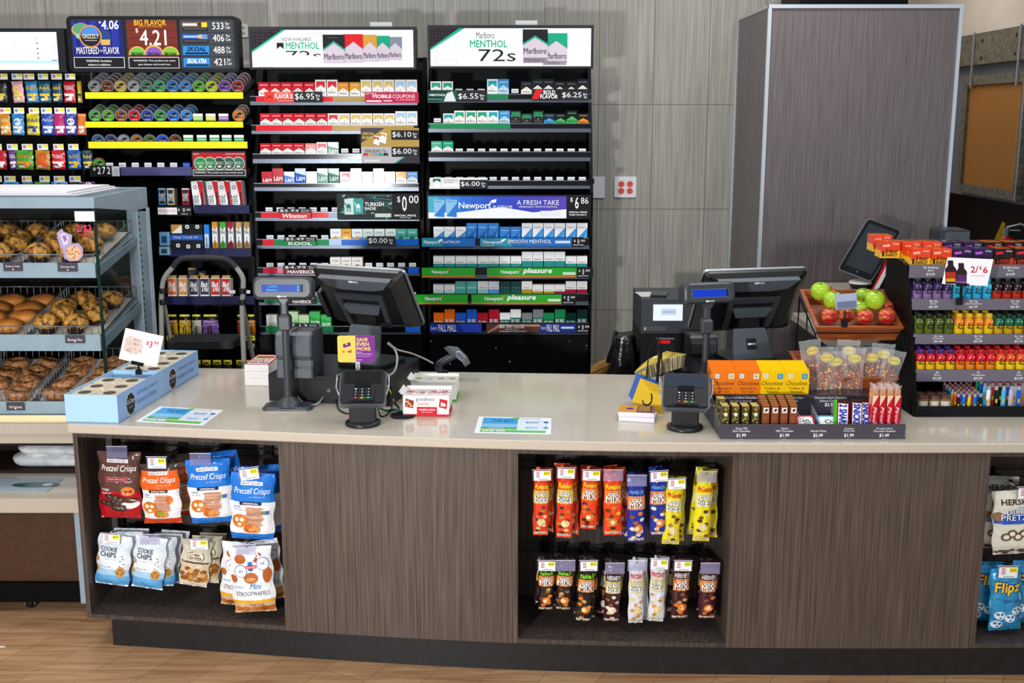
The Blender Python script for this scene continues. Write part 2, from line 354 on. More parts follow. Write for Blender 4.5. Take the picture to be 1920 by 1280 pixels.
XL = FW[0][0]; XRt = FW[-1][0]
ZC = .92
def curved(mb, xa, xb, off0, off1, z0, z1, mat, n=14, endflat=None):
    xs = [xa+(xb-xa)*i/n for i in range(n+1)]
    rings = []
    for x in xs:
        y0 = YF(x)+off0; y1 = (YF(x)+off1) if endflat is None else endflat
        rings.append([(x, y0, z0), (x, y1, z0), (x, y1, z1), (x, y0, z1)])
    mb.loft(rings, mat)
def yback(x): return 5.03+(x+1.44)*(-.068)
b = MB(); n = 40; rings = []
for i in range(n+1):
    x = XL+(XRt-XL)*i/n; y0 = YF(x); y1 = yback(x); c = .004
    rings.append([(x, y0+c, ZC-.036), (x, y1, ZC-.036), (x, y1, ZC), (x, y0+c, ZC), (x, y0, ZC-c), (x, y0, ZC-.036+c)])
b.loft(rings, 'stone')
single(b, 'countertop', 'long curved beige stone countertop carrying tills and sweets', 'countertop', o=(0, 4.4, ZC-.036))
# units under the top
def ux(u, v=960): return PZ(u, 829, .92)[0] if 0 else P(u, 845, 3.95)[0]
def cabinet_bay(ua, ub, label, side_l=True):
    xa = P(ua, 860, YF(P(ua, 845, 3.9)[0])+.02)[0]; xb = P(ub, 860, YF(P(ub, 845, 3.9)[0])+.02)[0]
    xm = (xa+xb)/2
    t = thing('display_cabinet', (xm, YF(xm)+.2, .13), label, 'cabinet')
    D = .42
    m = MB(); T = .018
    zt = ZC-.0365; off = .018
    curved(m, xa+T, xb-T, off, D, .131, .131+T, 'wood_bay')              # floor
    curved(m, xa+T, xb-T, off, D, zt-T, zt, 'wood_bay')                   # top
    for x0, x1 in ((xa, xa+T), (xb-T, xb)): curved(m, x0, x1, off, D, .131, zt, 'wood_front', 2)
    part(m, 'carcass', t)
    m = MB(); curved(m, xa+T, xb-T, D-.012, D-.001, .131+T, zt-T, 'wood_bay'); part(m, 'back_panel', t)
    return t, xa, xb
def front_unit(ua, ub, label):
    xa = P(ua, 860, YF(P(ua, 845, 3.9)[0])+.02)[0]; xb = P(ub, 860, YF(P(ub, 845, 3.9)[0])+.02)[0]; xm = (xa+xb)/2
    t = thing('base_cabinet', (xm, YF(xm)+.2, .13), label, 'cabinet')
    m = MB(); curved(m, xa+.001, xb-.001, .017, .035, .131, ZC-.0365, 'wood_front'); part(m, 'front_panel', t)
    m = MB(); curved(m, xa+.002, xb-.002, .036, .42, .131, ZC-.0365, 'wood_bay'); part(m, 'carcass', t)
    return t
bay1 = cabinet_bay(138, 531, 'open display cabinet in the counter holding the large snack bags')
front_unit(531, 962, 'closed wood-grain counter unit between the snack bag bays')
bay2 = cabinet_bay(962, 1384, 'open display cabinet in the middle of counter with narrow nut tubes')
front_unit(1384, 1848, 'closed wood-grain counter unit below the boxed chocolate display')
bay3 = cabinet_bay(1848, 2230, 'open display cabinet at the far right with white and blue bags')
b = MB(); curved(b, P(207, 1180, 4.1)[0], XRt-.05, .062, .38, .0, .13, 'kick', 40); kb = single(b, 'kick_board', 'black kick board along the foot of the long counter', 'kick board')
# return counter at the right reaching the back wall
x0 = P(1483, 584, 5.67)[0]; ZR = 1.07
t = thing('return_counter', (2.4, 5.3, 0), 'dark wood return counter with pale top beside the pillar', 'counter')
b = MB(); b.box(x0, 2.9, 4.98, 5.665, ZR-.035, ZR, 'stone'); part(b, 'worktop', t)
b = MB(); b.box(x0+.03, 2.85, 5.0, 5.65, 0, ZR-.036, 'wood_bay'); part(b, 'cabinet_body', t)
b = MB(); b.box(x0+.012, x0+.029, 4.985, 5.0, 0, ZR-.036, tr); part(b, 'corner_trim', t)
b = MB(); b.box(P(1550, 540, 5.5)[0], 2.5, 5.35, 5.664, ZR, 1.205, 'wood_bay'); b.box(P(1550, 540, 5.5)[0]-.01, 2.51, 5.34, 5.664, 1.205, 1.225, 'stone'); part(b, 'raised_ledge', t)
# ================================================================ bakery case
CX = -1.775; CL = -3.05; GY = 4.79; BY = 5.5
case = thing('bakery_case', (-2.4, 4.95, 0), 'pale blue-grey glass bakery case full of muffins, buns and doughnuts', 'display case')
CM = 'case_metal'
def glassmat(key, col, al):
    m = bpy.data.materials.new(key); m.use_nodes = True; b = m.node_tree.nodes['Principled BSDF']; b.inputs['Base Color'].default_value = lin(col)
    b.inputs['Roughness'].default_value = .03; b.inputs['Alpha'].default_value = al; _M[key] = m
glassmat('front_glass', '#1c2422', .03); glassmat('side_glass', '#2c3a36', .16)
# lower body
b = MB(); b.box(CL, CX-.03, 4.42, 5.45, .14, .455, 'brown_panel'); part(b, 'front_panel', case, 'dark brown panel')
b = MB(); b.box(CL, CX-.005, 4.40, 5.45, .055, .138, 'black_metal'); part(b, 'plinth', case)
b = MB(); b.box(CX-.03, CX, 4.385, 4.42, .055, .46, CM); b.box(CX-.03, CX, 4.42, 5.45, .14, .46, CM); part(b, 'corner_post', case)
b = MB(); b.box(CL, CX, 4.37, 5.45, .46, .522, 'stone'); part(b, 'lower_ledge', case, 'beige stone ledge')
b = MB(); b.box(CL, CX-.01, 5.0, 5.4, .523, .73, ('#1a1310', 'm')); b.box(CX-.03, CX-.005, 4.66, 5.0, .523, .73, 'brown_panel'); b.box(CL, CX-.03, 4.70, 5.0, .523, .536, ('#2a1c16', 'm')); b.box(CL, CX-.03, 4.66, 4.70, .66, .70, ('#2a1c16', 'm')); part(b, 'bag_slot', case)
b = MB(); b.box(CL, CX, 4.56, 5.45, .70, .765, 'stone'); b.box(CL, CX, 4.545, 4.56, .745, .79, 'stone'); part(b, 'upper_ledge', case, 'beige stone ledge')
b = MB(); b.box(CL, CX-.02, 4.66, 4.70, .766, .785, ('#f3dcae', 'e')); part(b, 'light_strip', case, 'warm glowing light strip')
for x in (-2.05, -2.75):
    b = MB(); b.lathe([(.03, -.014), (.034, -.01), (.034, .01), (.03, .014)], ('#1b1c1f', 'g'), (x, 4.47, .034), 16, 'x')
    b.box(x-.02, x+.02, 4.46, 4.50, .045, .056, ('#8a9096', 's')); b.box(x-.022, x-.018, 4.45, 4.49, .02, .05, ('#8a9096', 's')); b.box(x+.018, x+.022, 4.45, 4.49, .02, .05, ('#8a9096', 's')); part(b, 'caster', case)
# frame
b = MB(); b.box(CL, CX, GY-.012, GY, 1.672, 1.718, CM); b.prism([(GY, 1.718), (GY, 1.672), (BY, 1.60), (BY, 1.718)], CX-.012, CX, CM, 'x'); b.box(CL, CX, BY-.02, BY, 1.62, 1.718, CM)
part(b, 'top_frame', case)
b = MB(); b.box(CL, CX-.012, GY, BY-.02, 1.706, 1.712, ('#b9ccc8', 'c')); part(b, 'top_glass', case)
b = MB(); b.box(CX-.006, CX-.001, GY+.004, BY-.19, .84, 1.66, 'side_glass'); part(b, 'side_glass', case)
b = MB(); b.box(CX-.012, CX+.0, GY-.004, GY+.004, .80, 1.67, ('#0d2a26', 'g')); part(b, 'glass_edge', case, 'dark green edge of the glass')
b = MB(); b.box(CL, CX-.014, GY-.002, GY+.003, 1.44, 1.672, 'front_glass'); part(b, 'front_glass', case)
b = MB(); b.box(CX-.05, CX, BY-.18, BY, .52, 1.62, CM)
for k in range(26): b.box(CX-.0, CX+.0012, BY-.165, BY-.155, .86+k*.03, .872+k*.03, ('#15181a', 'm'))
b.box(CX-.002, CX+.001, BY-.05, BY-.0, .52, 1.62, ('#c3d6df', 'g')); part(b, 'rear_post', case)
b = MB(); b.box(CL, CX-.05, BY-.03, BY-.02, .8, 1.62, ('#12100e', 'g')); part(b, 'back_door', case, 'dark glass door')
b = MB(); b.box(CL, CX, GY-.0, 5.45, .766, .80, CM); part(b, 'deck', case)
SHZ = [(1.375, 1.44), (1.055, 1.127), (.768, .828)]
for k, (z0, z1) in enumerate(SHZ):
    b = MB(); b.box(CL, CX-.013, GY-.02, GY-.012, z0, z1, CM)
    b.box(CL, CX-.013, GY-.012, GY+.01, z0, z0+.006, CM)
    ry = BY-.19
    if k < 2: b.prism([(GY, z0), (GY, z1-.02), (ry, z1+.05), (ry, z0+.085)][::-1], CX-.016, CX-.008, CM, 'x')
    vs = [(CL, GY-.01, z1-.035), (CX-.018, GY-.01, z1-.035), (CX-.018, ry, z1+.06), (CL, ry, z1+.06)]
    b.loft([vs, [(x, y, z+.006) for x, y, z in vs]], CM)
    part(b, 'shelf', case)
def wire(mb, pts, r=.0018): mb.tube(pts, r, ('#9aa0a4', 's'), 4)
def basket(xa, xb, zf, ya=GY+.005, yb=5.29, rise=.10, h=.055):
    """wire tray sloping up to the back"""
    def z(y): return zf+(y-ya)/(yb-ya)*rise
    b = MB()
    for dz in (0, h): wire(b, [(xa, ya, z(ya)+dz), (xb, ya, z(ya)+dz), (xb, yb, z(yb)+dz), (xa, yb, z(yb)+dz), (xa, ya, z(ya)+dz)], .0024)
    n = int((xb-xa)/.03)
    for i in range(n+1):
        x = xa+(xb-xa)*i/n
        wire(b, [(x, ya, z(ya)+h), (x, ya, z(ya)), (x, yb, z(yb)), (x, yb, z(yb)+h)])
    n = 16
    for i in range(1, n):
        y = ya+(yb-ya)*i/n
        wire(b, [(xa, y, z(y)+h), (xa, y, z(y)), (xb, y, z(y)), (xb, y, z(y)+h)])
    b.quad((xa+.01, ya+.01, z(ya)+.004), (xb-.01, ya+.01, z(ya)+.004), (xb-.01, yb-.01, z(yb)+.004), (xa+.01, yb-.01, z(yb)+.004), ('#d8d4c8', 'm'))
    return b
def zsh(k, y): return SHZ[k][1]-.027+(y-GY)/.52*.095
SH = ['top', 'middle', 'bottom']
xbs = [(-1.80, -2.115), (-2.125, -2.44), (-2.45, -2.76), (-2.77, -3.04)]
for k in range(3):
    nms = ['nearest the glass side', 'second from the glass side', 'third from the glass side', 'at the left end']
    for j, (xb, xa) in enumerate(xbs):
        single(basket(xa, xb, zsh(k, GY)+.004), 'wire_basket', 'wire basket tray on %s shelf of bakery case, %s' % (SH[k], nms[j]), 'basket', 'wire trays in the bakery case')
cnt = {}
def foodlab(key, s, k):
    cnt[(key, k)] = cnt.get((key, k), 0)+1; return s
def muffin(x, y, z, r, lab, tilt=0):
    t = thing('muffin', (x, y, z), lab, 'muffin', 'muffins in the bakery case', rz=random.uniform(0, 6))
    if muffin.src is None:
        b = MB(); b.lathe([(.026, 0), (.034, .035), (.036, .036)], ('#32201a', 'm'), seg=24)
        part(b, 'paper_cup', t, local=True)
        b = MB(); b.ell((0, 0, .040), .043, .043, .030, 'muffin', 22, 12, lambda x, y, z: 1+.07*sin(9*x+3)*sin(8*y)+.05*sin(23*x+11*y)); part(b, 'crown', t, local=True); muffin.src = t
    else:
        for ch in muffin.src.children: c = ch.copy(); COL.objects.link(c); c.parent = t
    t.scale = (r, r, r); t.rotation_euler = (tilt, 0, random.uniform(0, 6)); return t
muffin.src = None
def heap(fn, x0, x1, n, rows, k, desc, sc=1, layer2=0):
    c = 0
    for j in range(rows):
        for i in range(n):
            x = x0+(x1-x0)*(i+.5)/n+random.uniform(-.014, .014)+(.022 if j % 2 else -.022)*(n < 3); y = GY+.065+j*.10
            fn(x, y, zsh(k, y)+.006, 1.25, '%s, %s from left in %s row' % (desc, ORD[i], ORD[j])); c += 1
# top shelf muffins
heap(muffin, -2.105, -1.815, 2, 4, 0, 'dark-cupped muffin in right tray, top case shelf')
heap(muffin, -2.425, -2.14, 2, 4, 0, 'dark-cupped muffin in second tray, top case shelf')
heap(muffin, -2.105, -1.82, 2, 4, 1, 'golden muffin in right tray, middle case shelf')
heap(muffin, -2.75, -2.46, 2, 2, 0, 'dark-cupped muffin in third tray, top case shelf')
def bun(x, y, z, s, lab):
    b = MB(); b.ell((x, y, z+.028), .066, .060, .032, 'bun', 20, 10, lambda x, y, z: 1+.03*sin(5*x+4*y)); b.ell((x+.01, y-.01, z+.059), .008, .007, .003, ('#a3160f', 'g'), 8, 5)
    single(b, 'filled_bun', lab, 'bun', 'sugared buns in the bakery case', (x, y, z))
def donut(x, y, z, s, lab):
    b = MB(); R0, r0 = .039, .021; rings = []
    for i in range(18):
        a = 2*pi*i/18
        rings.append([(x+(R0+r0*cos(t))*cos(a)*1.05, y+(R0+r0*cos(t))*sin(a), z+.02+.021*sin(t)+.003*sin(5*a+3*t)) for t in [2*pi*q/10 for q in range(10)]])
    rings.append(rings[0]); b.loft(rings, 'donut', caps=False, smooth=True)
    single(b, 'glazed_donut', lab, 'doughnut', 'glazed doughnuts in the bakery case', (x, y, z)).rotation_euler = (R(random.uniform(4, 20)), R(random.uniform(-12, 12)), random.uniform(0, 6))
for tr_, (x0, x1, nm) in enumerate(((-2.425, -2.14, 'second'), (-2.745, -2.465, 'third'))):
    for j in range(4):
        for i in range(2):
            y = GY+.07+j*.11; x = x0+(x1-x0)*(i+.5)/2+random.uniform(-.008, .008)+(.01 if j % 2 else -.01)
            bun(x, y, zsh(1, y)+.008, 1, 'sugared bun in %s tray, middle case shelf, %s row %s side' % (nm, ORD[j], ('left', 'right')[i]))
for tr_, (x0, x1, nm) in enumerate(((-2.105, -1.82, 'right'), (-2.425, -2.14, 'second'), (-2.745, -2.465, 'third'))):
    for j in range(4):
        for i in range(2):
            y = GY+.07+j*.115; x = x0+(x1-x0)*(i+.5)/2+random.uniform(-.01, .01)
            donut(x, y, zsh(2, y)+.008, 1, 'glazed doughnut in %s tray, bottom case shelf, %s row %s side' % (nm, ORD[j], ('left', 'right')[i]))
# small slate product tags on the shelf fronts
for (u0, v0, u1, v1, s) in ((6, 491, 42, 508, 'Blueberry Crumb'), (108, 492, 145, 509, 'Chocolate Chip'), (122, 628, 159, 643, 'Banana Nut'), (12, 754, 46, 769, 'Old Fashioned')):
    p = Panel(u0, v0, u1, v1, GY-.026, .003, '#4c4852'); p.text(s, u0+5, v0+6, u1-5, v0+11); p.disc((u0+u1)/2, v1-3, 1.4, '#f4f4f4')
    part(p.mb, 'product_tag', case, s and 'dark slate name tag')
# price film on the glass: torn cup picture and 2/$3
p = Panel(140, 396, 177, 415, GY-.010, .001, '#fbf7f4'); part(p.mb, 'white_sticker', case)
p = Panel(143, 421, 174, 447, GY-.008, .0004, '#e0255e'); p.mb = MB(); p.text('2/$3', 143, 421, 172, 437, '#f0356e', off=.01); p.rect(146, 440, 174, 441, '#f0356e'); p.text('Muffins', 152, 443, 166, 446, '#f0356e')
part(p.mb, 'price_decal', case, 'pink price lettering on the glass')
p = Panel(108, 428, 160, 492, GY-.008, .0004, '#b9a9d0'); p.mb = MB()
p.poly([(108, 437), (119, 428), (121, 434), (137, 440), (134, 458), (120, 470), (112, 462)], '#b7a6cf'); p.poly([(114, 440), (122, 436), (131, 444), (127, 458), (119, 460)], '#ddd0ea', l=2); p.poly([(118, 442), (124, 441), (127, 448), (122, 453)], '#8f76ad', l=3)
p.poly([(117, 470), (128, 458), (147, 455), (155, 464), (154, 480), (145, 489), (128, 490), (119, 484)], '#b3a2c6'); p.disc(137, 474, 14.5, '#e9b48c', l=2)
for i in range(26): a = i*2.4; p.disc(137+cos(a)*(2+i*.42), 474+sin(a)*(2+i*.42), 1.4, '#b06c4a' if i % 2 else '#f6dcc0', l=3)
part(p.mb, 'muffin_decal', case, 'lilac wrapped muffin picture on the glass')
# papers lying on the case top
for k in range(5):
    b = MB(); z = 1.719+k*.004
    b.box(-2.95+k*.015, -1.88-k*.01-.012*(k % 2), 4.85+k*.006, 5.42-k*.01, z, z+.003, ('#f1eef2' if k % 2 else '#dcdbe2', 'm')); single(b, 'paper_sheet', 'large white sheet, %s from bottom of pile on bakery case' % ORD[k], 'paper', 'paper pile on the bakery case')
# plastic wrapped bundle in the slot, and flat card on the ledge
b = MB()
for q, (x0_, x1_, z0_, z1_) in enumerate(((-2.21, -1.83, .5365, .590), (-2.18, -1.82, .591, .635))):
    rings = []
    for j in range(7):
        f = j/6; ins = .03*abs(2*f-1)**3; zz = z0_+(z1_-z0_)*f
        rings.append([(px_, py_, zz+.005*sin(9*px_+7*py_+q)*(f > .2)) for px_, py_ in [(a_+.006*sin(31*a_+17*c_+5*f), c_+.006*sin(23*a_)) for a_, c_ in rrect(x0_+ins, 4.72+ins, x1_-ins*.3, 4.97-ins, .05, 5)]])
    b.loft(rings, 'white_bag', smooth=True)
b.box(-1.98, -1.86, 4.76, 4.90, .633, .6405, ('#8a7a78', 'g'))
bp = single(b, 'wrapped_bundle', 'clear plastic wrapped white bundle in slot under the bakery case', 'bundle')
b = MB(); xA, yA = PZ(0, 925, .523); xB, yB = PZ(128, 897, .523); b.box(-2.75, xB-.02, yA+.02, yB+.0, .5225, .5245, ('#9fb1bc', 'p'))
cxx, cyy = (xA+xB)/2-.0, (yA+yB)/2+.0; b.add([(x, y, .525) for x, y in circ(24, .10, cxx, cyy+.01, .035)], [tuple(range(24))], ('#27615c', 'g')); b.add([(x, y, .5254) for x, y in circ(14, .022, cxx+.05, cyy+.012, .02)], [tuple(range(14))], ('#cfd6d8', 'g'))
single(b, 'tissue_dispenser_plate', 'flat pale grey dispenser plate with oval opening on the lower ledge', 'dispenser')
# ================================================================ blue cartons with wrapped brownies
def yawbox(): pass
def carton(pA, pB, sc_z, L_, lab, idx):
    """pA front-right bottom corner, axis yaw; carton open at the top"""
    t = thing('brownie_carton', (pA[0], pA[1], ZC), lab, 'carton', 'blue cartons of wrapped brownies', rz=R(-5.2)); return t
ax, ay = PZ(222, 794, ZC); w_ = .205; hh = .108; Lc = .415
for idx, (dy, n) in enumerate(((0, 0), (Lc+.003, 1))):
    yaw = R(-5.2); c, s_ = cos(yaw), sin(yaw)
    ox, oy = ax-s_*dy, ay+c*dy+.002
    t = thing('brownie_carton', (ox, oy, ZC+.0005), ['pale blue open carton of wrapped brownies at the counter front corner', 'pale blue open carton of wrapped brownies behind the first carton'][idx], 'carton', rz=yaw)
    blue = ('#a8cfef', 'p'); blue2 = ('#93b6e4', 'p')
    b = MB(); b.box(-w_, 0, 0, .003, 0, hh, blue); b.box(-w_, 0, Lc-.003, Lc, 0, hh, blue); b.box(-.003, 0, .003, Lc-.003, 0, hh, blue2); b.box(-w_, -w_+.003, .003, Lc-.003, 0, hh, blue); b.box(-w_, 0, 0, Lc, 0, .003, blue); part(b, 'tray', t, local=True)
    # logo and lettering on the right side (x = 0 plane)
    b = MB()
    def side(y, z, l=1): return (.0005*l, y, z)
    pts = [(.115+.038*(1+.06*cos(12*a))*cos(a), .048+.042*(1+.06*cos(12*a))*sin(a)) for a in [2*pi*i/72 for i in range(72)]]
    b.add([side(y, z) for y, z in [(.115+(y-.115)*1.08, .048+(z-.048)*1.08) for y, z in pts]], [tuple(range(72))], ('#e8eef6', 'm')); b.add([side(y, z, 2) for y, z in pts], [tuple(range(72))], ('#33241f', 'm'))
    b.text('J.Cupcay', 0, 0, 0, 0, 0, ('#ffffff', 'm')) if 0 else None
    b.text('Lil Carey', .082, .044, .148, .068, 0, ('#f4f4f4', 'm'), .0, .3, sf=lambda y, z: side(y, z, 3)); b.text('BAKERY', .094, .032, .136, .039, 0, ('#7fb0dc', 'm'), sf=lambda y, z: side(y, z, 3))
    b.text('All Everyday Cookies are', .175, .060, .375, .082, 0, ('#6a83b8', 'm'), 0, .4, sf=side); b.text('Handmade & Delicious', .170, .030, .36, .052, 0, ('#6a83b8', 'm'), 0, .4, sf=side)
    part(b, 'printed_logo', t, 'dark brown scalloped badge and script lettering', local=True)
    nn = 0
    for j in range(4):
        for i in range(2):
            if idx == 0 and j == 3: continue
            xx = -w_+.054+i*.098; yy = .056+j*.101
            px = ox+c*xx-s_*yy; py = oy+s_*xx+c*yy
            br_ = thing('wrapped_brownie', (px, py, ZC+.06), 'wrapped brownie with round sticker, %s row %s side, %s blue carton' % (ORD[j], ('left', 'right')[i], ('front', 'rear')[idx]), 'brownie', 'wrapped brownies', rz=yaw+random.uniform(-.04, .04))
            if carton_src := globals().get('BSRC'):
                for ch in carton_src.children: q = ch.copy(); COL.objects.link(q); q.parent = br_
            else:
                m = MB(); m.loft([rr for rr in [[(x, y, z) for x, y in rrect(-k, -k, k, k, .012)] for k, z in ((.044, 0), (.0475, .012), (.0475, .034), (.043, .044))]], ('#d9cdb8', 'g'), smooth=False); part(m, 'wrapper', br_, local=True)
                m = MB(); m.add([(x, y, .0452) for x, y in circ(22, .024)], [tuple(range(22))], ('#4c4640', 'p')); m.text('BROWNIE', -.016, -.004, .016, .004, 0, ('#8f8578', 'm'), sf=lambda x, y: (x, y, .0456)); part(m, 'sticker', br_, 'dark round sticker', local=True)
                BSRC = br_
            nn += 1
# price card for the cartons
Yc = 4.42
t = thing('price_card_holder', (P(259, 690, Yc)[0], Yc, ZC+.112), 'white card priced 3.99 with brownie drawing, clipped above the blue cartons', 'price sign')
def rotp(cx, cy, a, pts): return [(cx+cos(a)*(u-cx)-sin(a)*(v-cy), cy+sin(a)*(u-cx)+cos(a)*(v-cy)) for u, v in pts]
b = MB(); ca = R(12.5); U0, V0 = 265, 652
def cd(u, v, l=0):
    q = rotp(U0, V0, ca, [(u, v)])[0]; return P3(q[0], q[1], Yc-.0006*l)
b.loft([[cd(228, 622), cd(228, 681), cd(301, 681), cd(301, 622)], [(x, y+.0015, z) for x, y, z in (cd(228, 622), cd(228, 681), cd(301, 681), cd(301, 622))]], ('#fdfbfc', 'm'))
pts = circ(16, 20, 247, 650, 14); b.add([cd(u, v, 1) for u, v in [(232, 640), (240, 634), (262, 636), (268, 650), (266, 662), (248, 668), (233, 662)]], [tuple(range(7))], ('#d9c3bc', 'm'))
for i in range(60):
    u = 234+random.random()*32; v = 638+random.random()*26; L_ = random.uniform(1.5, 4); a = random.uniform(-.5, .5)
    b.add([cd(u, v, 2), cd(u+L_*cos(a), v+L_*sin(a), 2), cd(u+L_*cos(a), v+.8+L_*sin(a), 2), cd(u, v+.8, 2)], [(0, 1, 2, 3)], (random.choice(['#8b5a4e', '#f3e9e4', '#6f4034', '#f7f0ec']), 'm'))
def ctext(s, u0, v0, u1, v1, col): b.text(s, u0, -v1, u1, -v0, 0, (col, 'm'), .01, sf=lambda x, z: cd(x, -z, 2))
ctext('$', 272, 637, 277, 645, '#d2235c'); ctext('3', 278, 636, 284, 648, '#d2235c'); ctext('99', 286, 634, 295, 641, '#d2235c')
part(b, 'card', t)
b = MB(); q = rotp(U0, V0, ca, [(252, 679), (276, 679), (276, 686), (252, 686)]); b.loft([[P3(u, v, Yc-.006) for u, v in q], [P3(u, v, Yc+.006) for u, v in q]], ('#0c1216', 'g'))
x_, z_ = P(260, 690, Yc); b.tube([(x_, Yc, z_+.01), (x_, Yc, ZC+.118)], .004, ('#15181a', 'g')); b.box(x_-.012, x_+.012, Yc-.008, Yc+.008, ZC+.112, ZC+.13, ('#0c1216', 'g')); b.lathe([(.0, 0), (.007, .003), (.007, .012), (0, .015)], ('#15181a', 'g'), (x_, Yc, ZC+.128))
part(b, 'clip', t, 'black clip')
# ================================================================ back racks
RY = 5.85; RB = 6.30
BK = 'black_metal'
def rackframe(name, u0, u1, vtop, label, vbase=627):
    x0, z1 = P(u0, vtop, RY); x1, _ = P(u1, vtop, RY); x0 = P(u0, 330, RY)[0]; x1 = P(u1, 330, RY)[0]
    t = thing(name, ((x0+x1)/2, RY+.2, 0), label, 'rack')
    b = MB(); b.box(x0+.01, x1-.01, RB-.02, RB, .0, z1, BK); part(b, 'back_panel', t)
    b = MB()
    for a, c in ((x0, x0+.018), (x1-.018, x1)):
        b.prism([(RY+.06, .0), (RB, .0), (RB, z1), (RB-.07, z1), (RY+.05, z1-.7)], a, c, BK, 'x')
    part(b, 'side_upright', t)
    zb = P(900, vbase, RY)[1]
    b = MB(); b.box(x0+.019, x1-.019, RY+.02, RB-.03, 0, zb, BK)
    part(b, 'base_cabinet', t)
    return t, x0, x1
def shelf(t, x0, x1, vt, vb, vl, cols, depth=.36):
    """printed strip rows: cols = [(u0,u1,colour)], lip below down to vl"""
    zt = P(900, vt, RY)[1]; zb = P(900, vb, RY)[1]; zl = P(900, vl, RY)[1]
    b = MB(); b.box(x0+.02, x1-.02, RY+.004, RY+depth, zl, zb-.001, ('#3a3e49', 's')); b.box(x0+.02, x1-.02, RY, RY+.004, zl, zb, ('#59606c', 's'))
    o = part(b, 'shelf', t)
    b = MB(); b.box(x0+.02, x1-.02, RY+.001, RY+.004, zb, zt, ('#0b0c0f', 'g')); b.box(x0+.02, x1-.02, RY-.001, RY+.003, zt-.003, zt, ('#70757f', 's'))
    for u0, u1, c in cols:
        a = P(u0, vt, RY)[0]; e = P(u1, vt, RY)[0]; b.box(a, e, RY-.0015, RY, zb+.001, zt-.003, (c, 'g'))
    part(b, 'price_strip', o, 'coloured price strip'); return zb
PK = {}
def packmesh(style, hgt):
    k = (style, hgt)
    if k in PK: return PK[k]
    w, d = .0272, .011; b = MB()
    st = STY[style]; botc, topc = st[0], st[1]; kind = st[2]
    white = st[0]
    b.box(-w, w, -d, d, 0, hgt, (botc, 'g'))
    e = -d-.0006
    if kind == 'chev':      # coloured top with a peaked roof
        b.flat([(-w, hgt*.50), (0, hgt*.70), (w, hgt*.50), (w, hgt), (-w, hgt)], e, (topc, 'g')); b.box(-w-.0003, w+.0003, -d-.0003, d+.0003, hgt*.72, hgt+.0004, (topc, 'g'))
        b.flat([(-w*.75, hgt*.84), (w*.75, hgt*.84), (w*.75, hgt*.87), (-w*.75, hgt*.87)], e*1.06, (st[3], 'm'))
        b.text('Marlboro', -w*.75, hgt*.36, w*.75, hgt*.48, e*1.06, (st[4] if len(st) > 4 else '#55504c', 'm')); b.flat(circ(8, .003, 0, hgt*.58), e*1.06, ('#c9a14a', 'm'))
    elif kind == 'wchev':   # white pack, coloured panel
        b.flat([(-w*.8, hgt*.60), (0, hgt*.76), (w*.8, hgt*.60), (w*.8, hgt*.92), (-w*.8, hgt*.92)], e, (topc, 'g')); b.box(-w-.0004, w+.0004, -d-.0004, d, hgt*.70, hgt*.712, (st[3], 'm'))
        b.text('Marlboro', -w*.75, hgt*.36, w*.75, hgt*.48, e*1.06, ('#6a6460', 'm')); b.flat(circ(8, .003, 0, hgt*.54), e*1.06, ('#d9a94a', 'm'))
    elif kind == 'band':    # two-tone, white lid
        b.box(-w-.0003, w+.0003, -d-.0003, d+.0003, hgt*.60, hgt+.0004, (topc, 'g')); b.text(st[3], -w*.7, hgt*.63, w*.7, hgt*.73, e*1.06, (st[4], 'm'))
    elif kind == 'lid':     # coloured lid, name below
        b.box(-w-.0003, w+.0003, -d-.0003, d+.0003, hgt*.62, hgt+.0004, (topc, 'g')); b.text(st[3], -w*.85, hgt*.34, w*.85, hgt*.56, e*1.06, (st[4], 'm'))
    elif kind == 'diag':
        b.flat([(-w, hgt*.30), (w, hgt*.30), (w, hgt*.8)], e, (topc, 'g')); b.flat([(-w, 0), (w, 0), (w, hgt*.3), (-w, hgt*.3)], e, (topc, 'g')); b.text(st[3], -w*.7, hgt*.76, w*.6, hgt*.85, e*1.06, (st[4], 'm'))
        b.flat([(w*.1, hgt*.1), (w*.5, hgt*.2), (w*.8, hgt*.7)], e*1.05, ('#7cc0f0', 'm'))
    elif kind == 'camel':
        b.flat([(-w, hgt*.28), (w, hgt*.34), (w, hgt*.5), (-w*.2, hgt*.42), (-w, hgt*.5)], e, (topc, 'g'))
        b.flat([(-w*.6, hgt*.36), (-w*.5, hgt*.52), (-w*.25, hgt*.50), (-w*.05, hgt*.60), (w*.2, hgt*.50), (w*.45, hgt*.56), (w*.62, hgt*.56), (w*.3, hgt*.46), (w*.3, hgt*.34), (-w*.4, hgt*.34)], e*1.05, (st[4], 'm')); b.text('CAMEL', -w*.7, hgt*.72, w*.7, hgt*.84, e*1.06, (st[3], 'm'))
    elif kind == 'name':
        b.flat([(-w, hgt*.78), (w, hgt*.62), (w, hgt), (-w, hgt)], e, (topc, 'g')); b.text(st[3], -w*.75, hgt*.34, w*.85, hgt*.56, e*1.06, (st[4], 'm'), .01)
        b.box(-w-.0003, w+.0003, -d-.0003, d+.0003, hgt-.002, hgt+.0004, (topc, 'g'))
    PK[k] = mesh(b, 'cigarette_pack'); return PK[k]
R_, W_, G_, LB = '#d01b2c', '#f2f0ec', '#c8a04a', '#a6c9e4'
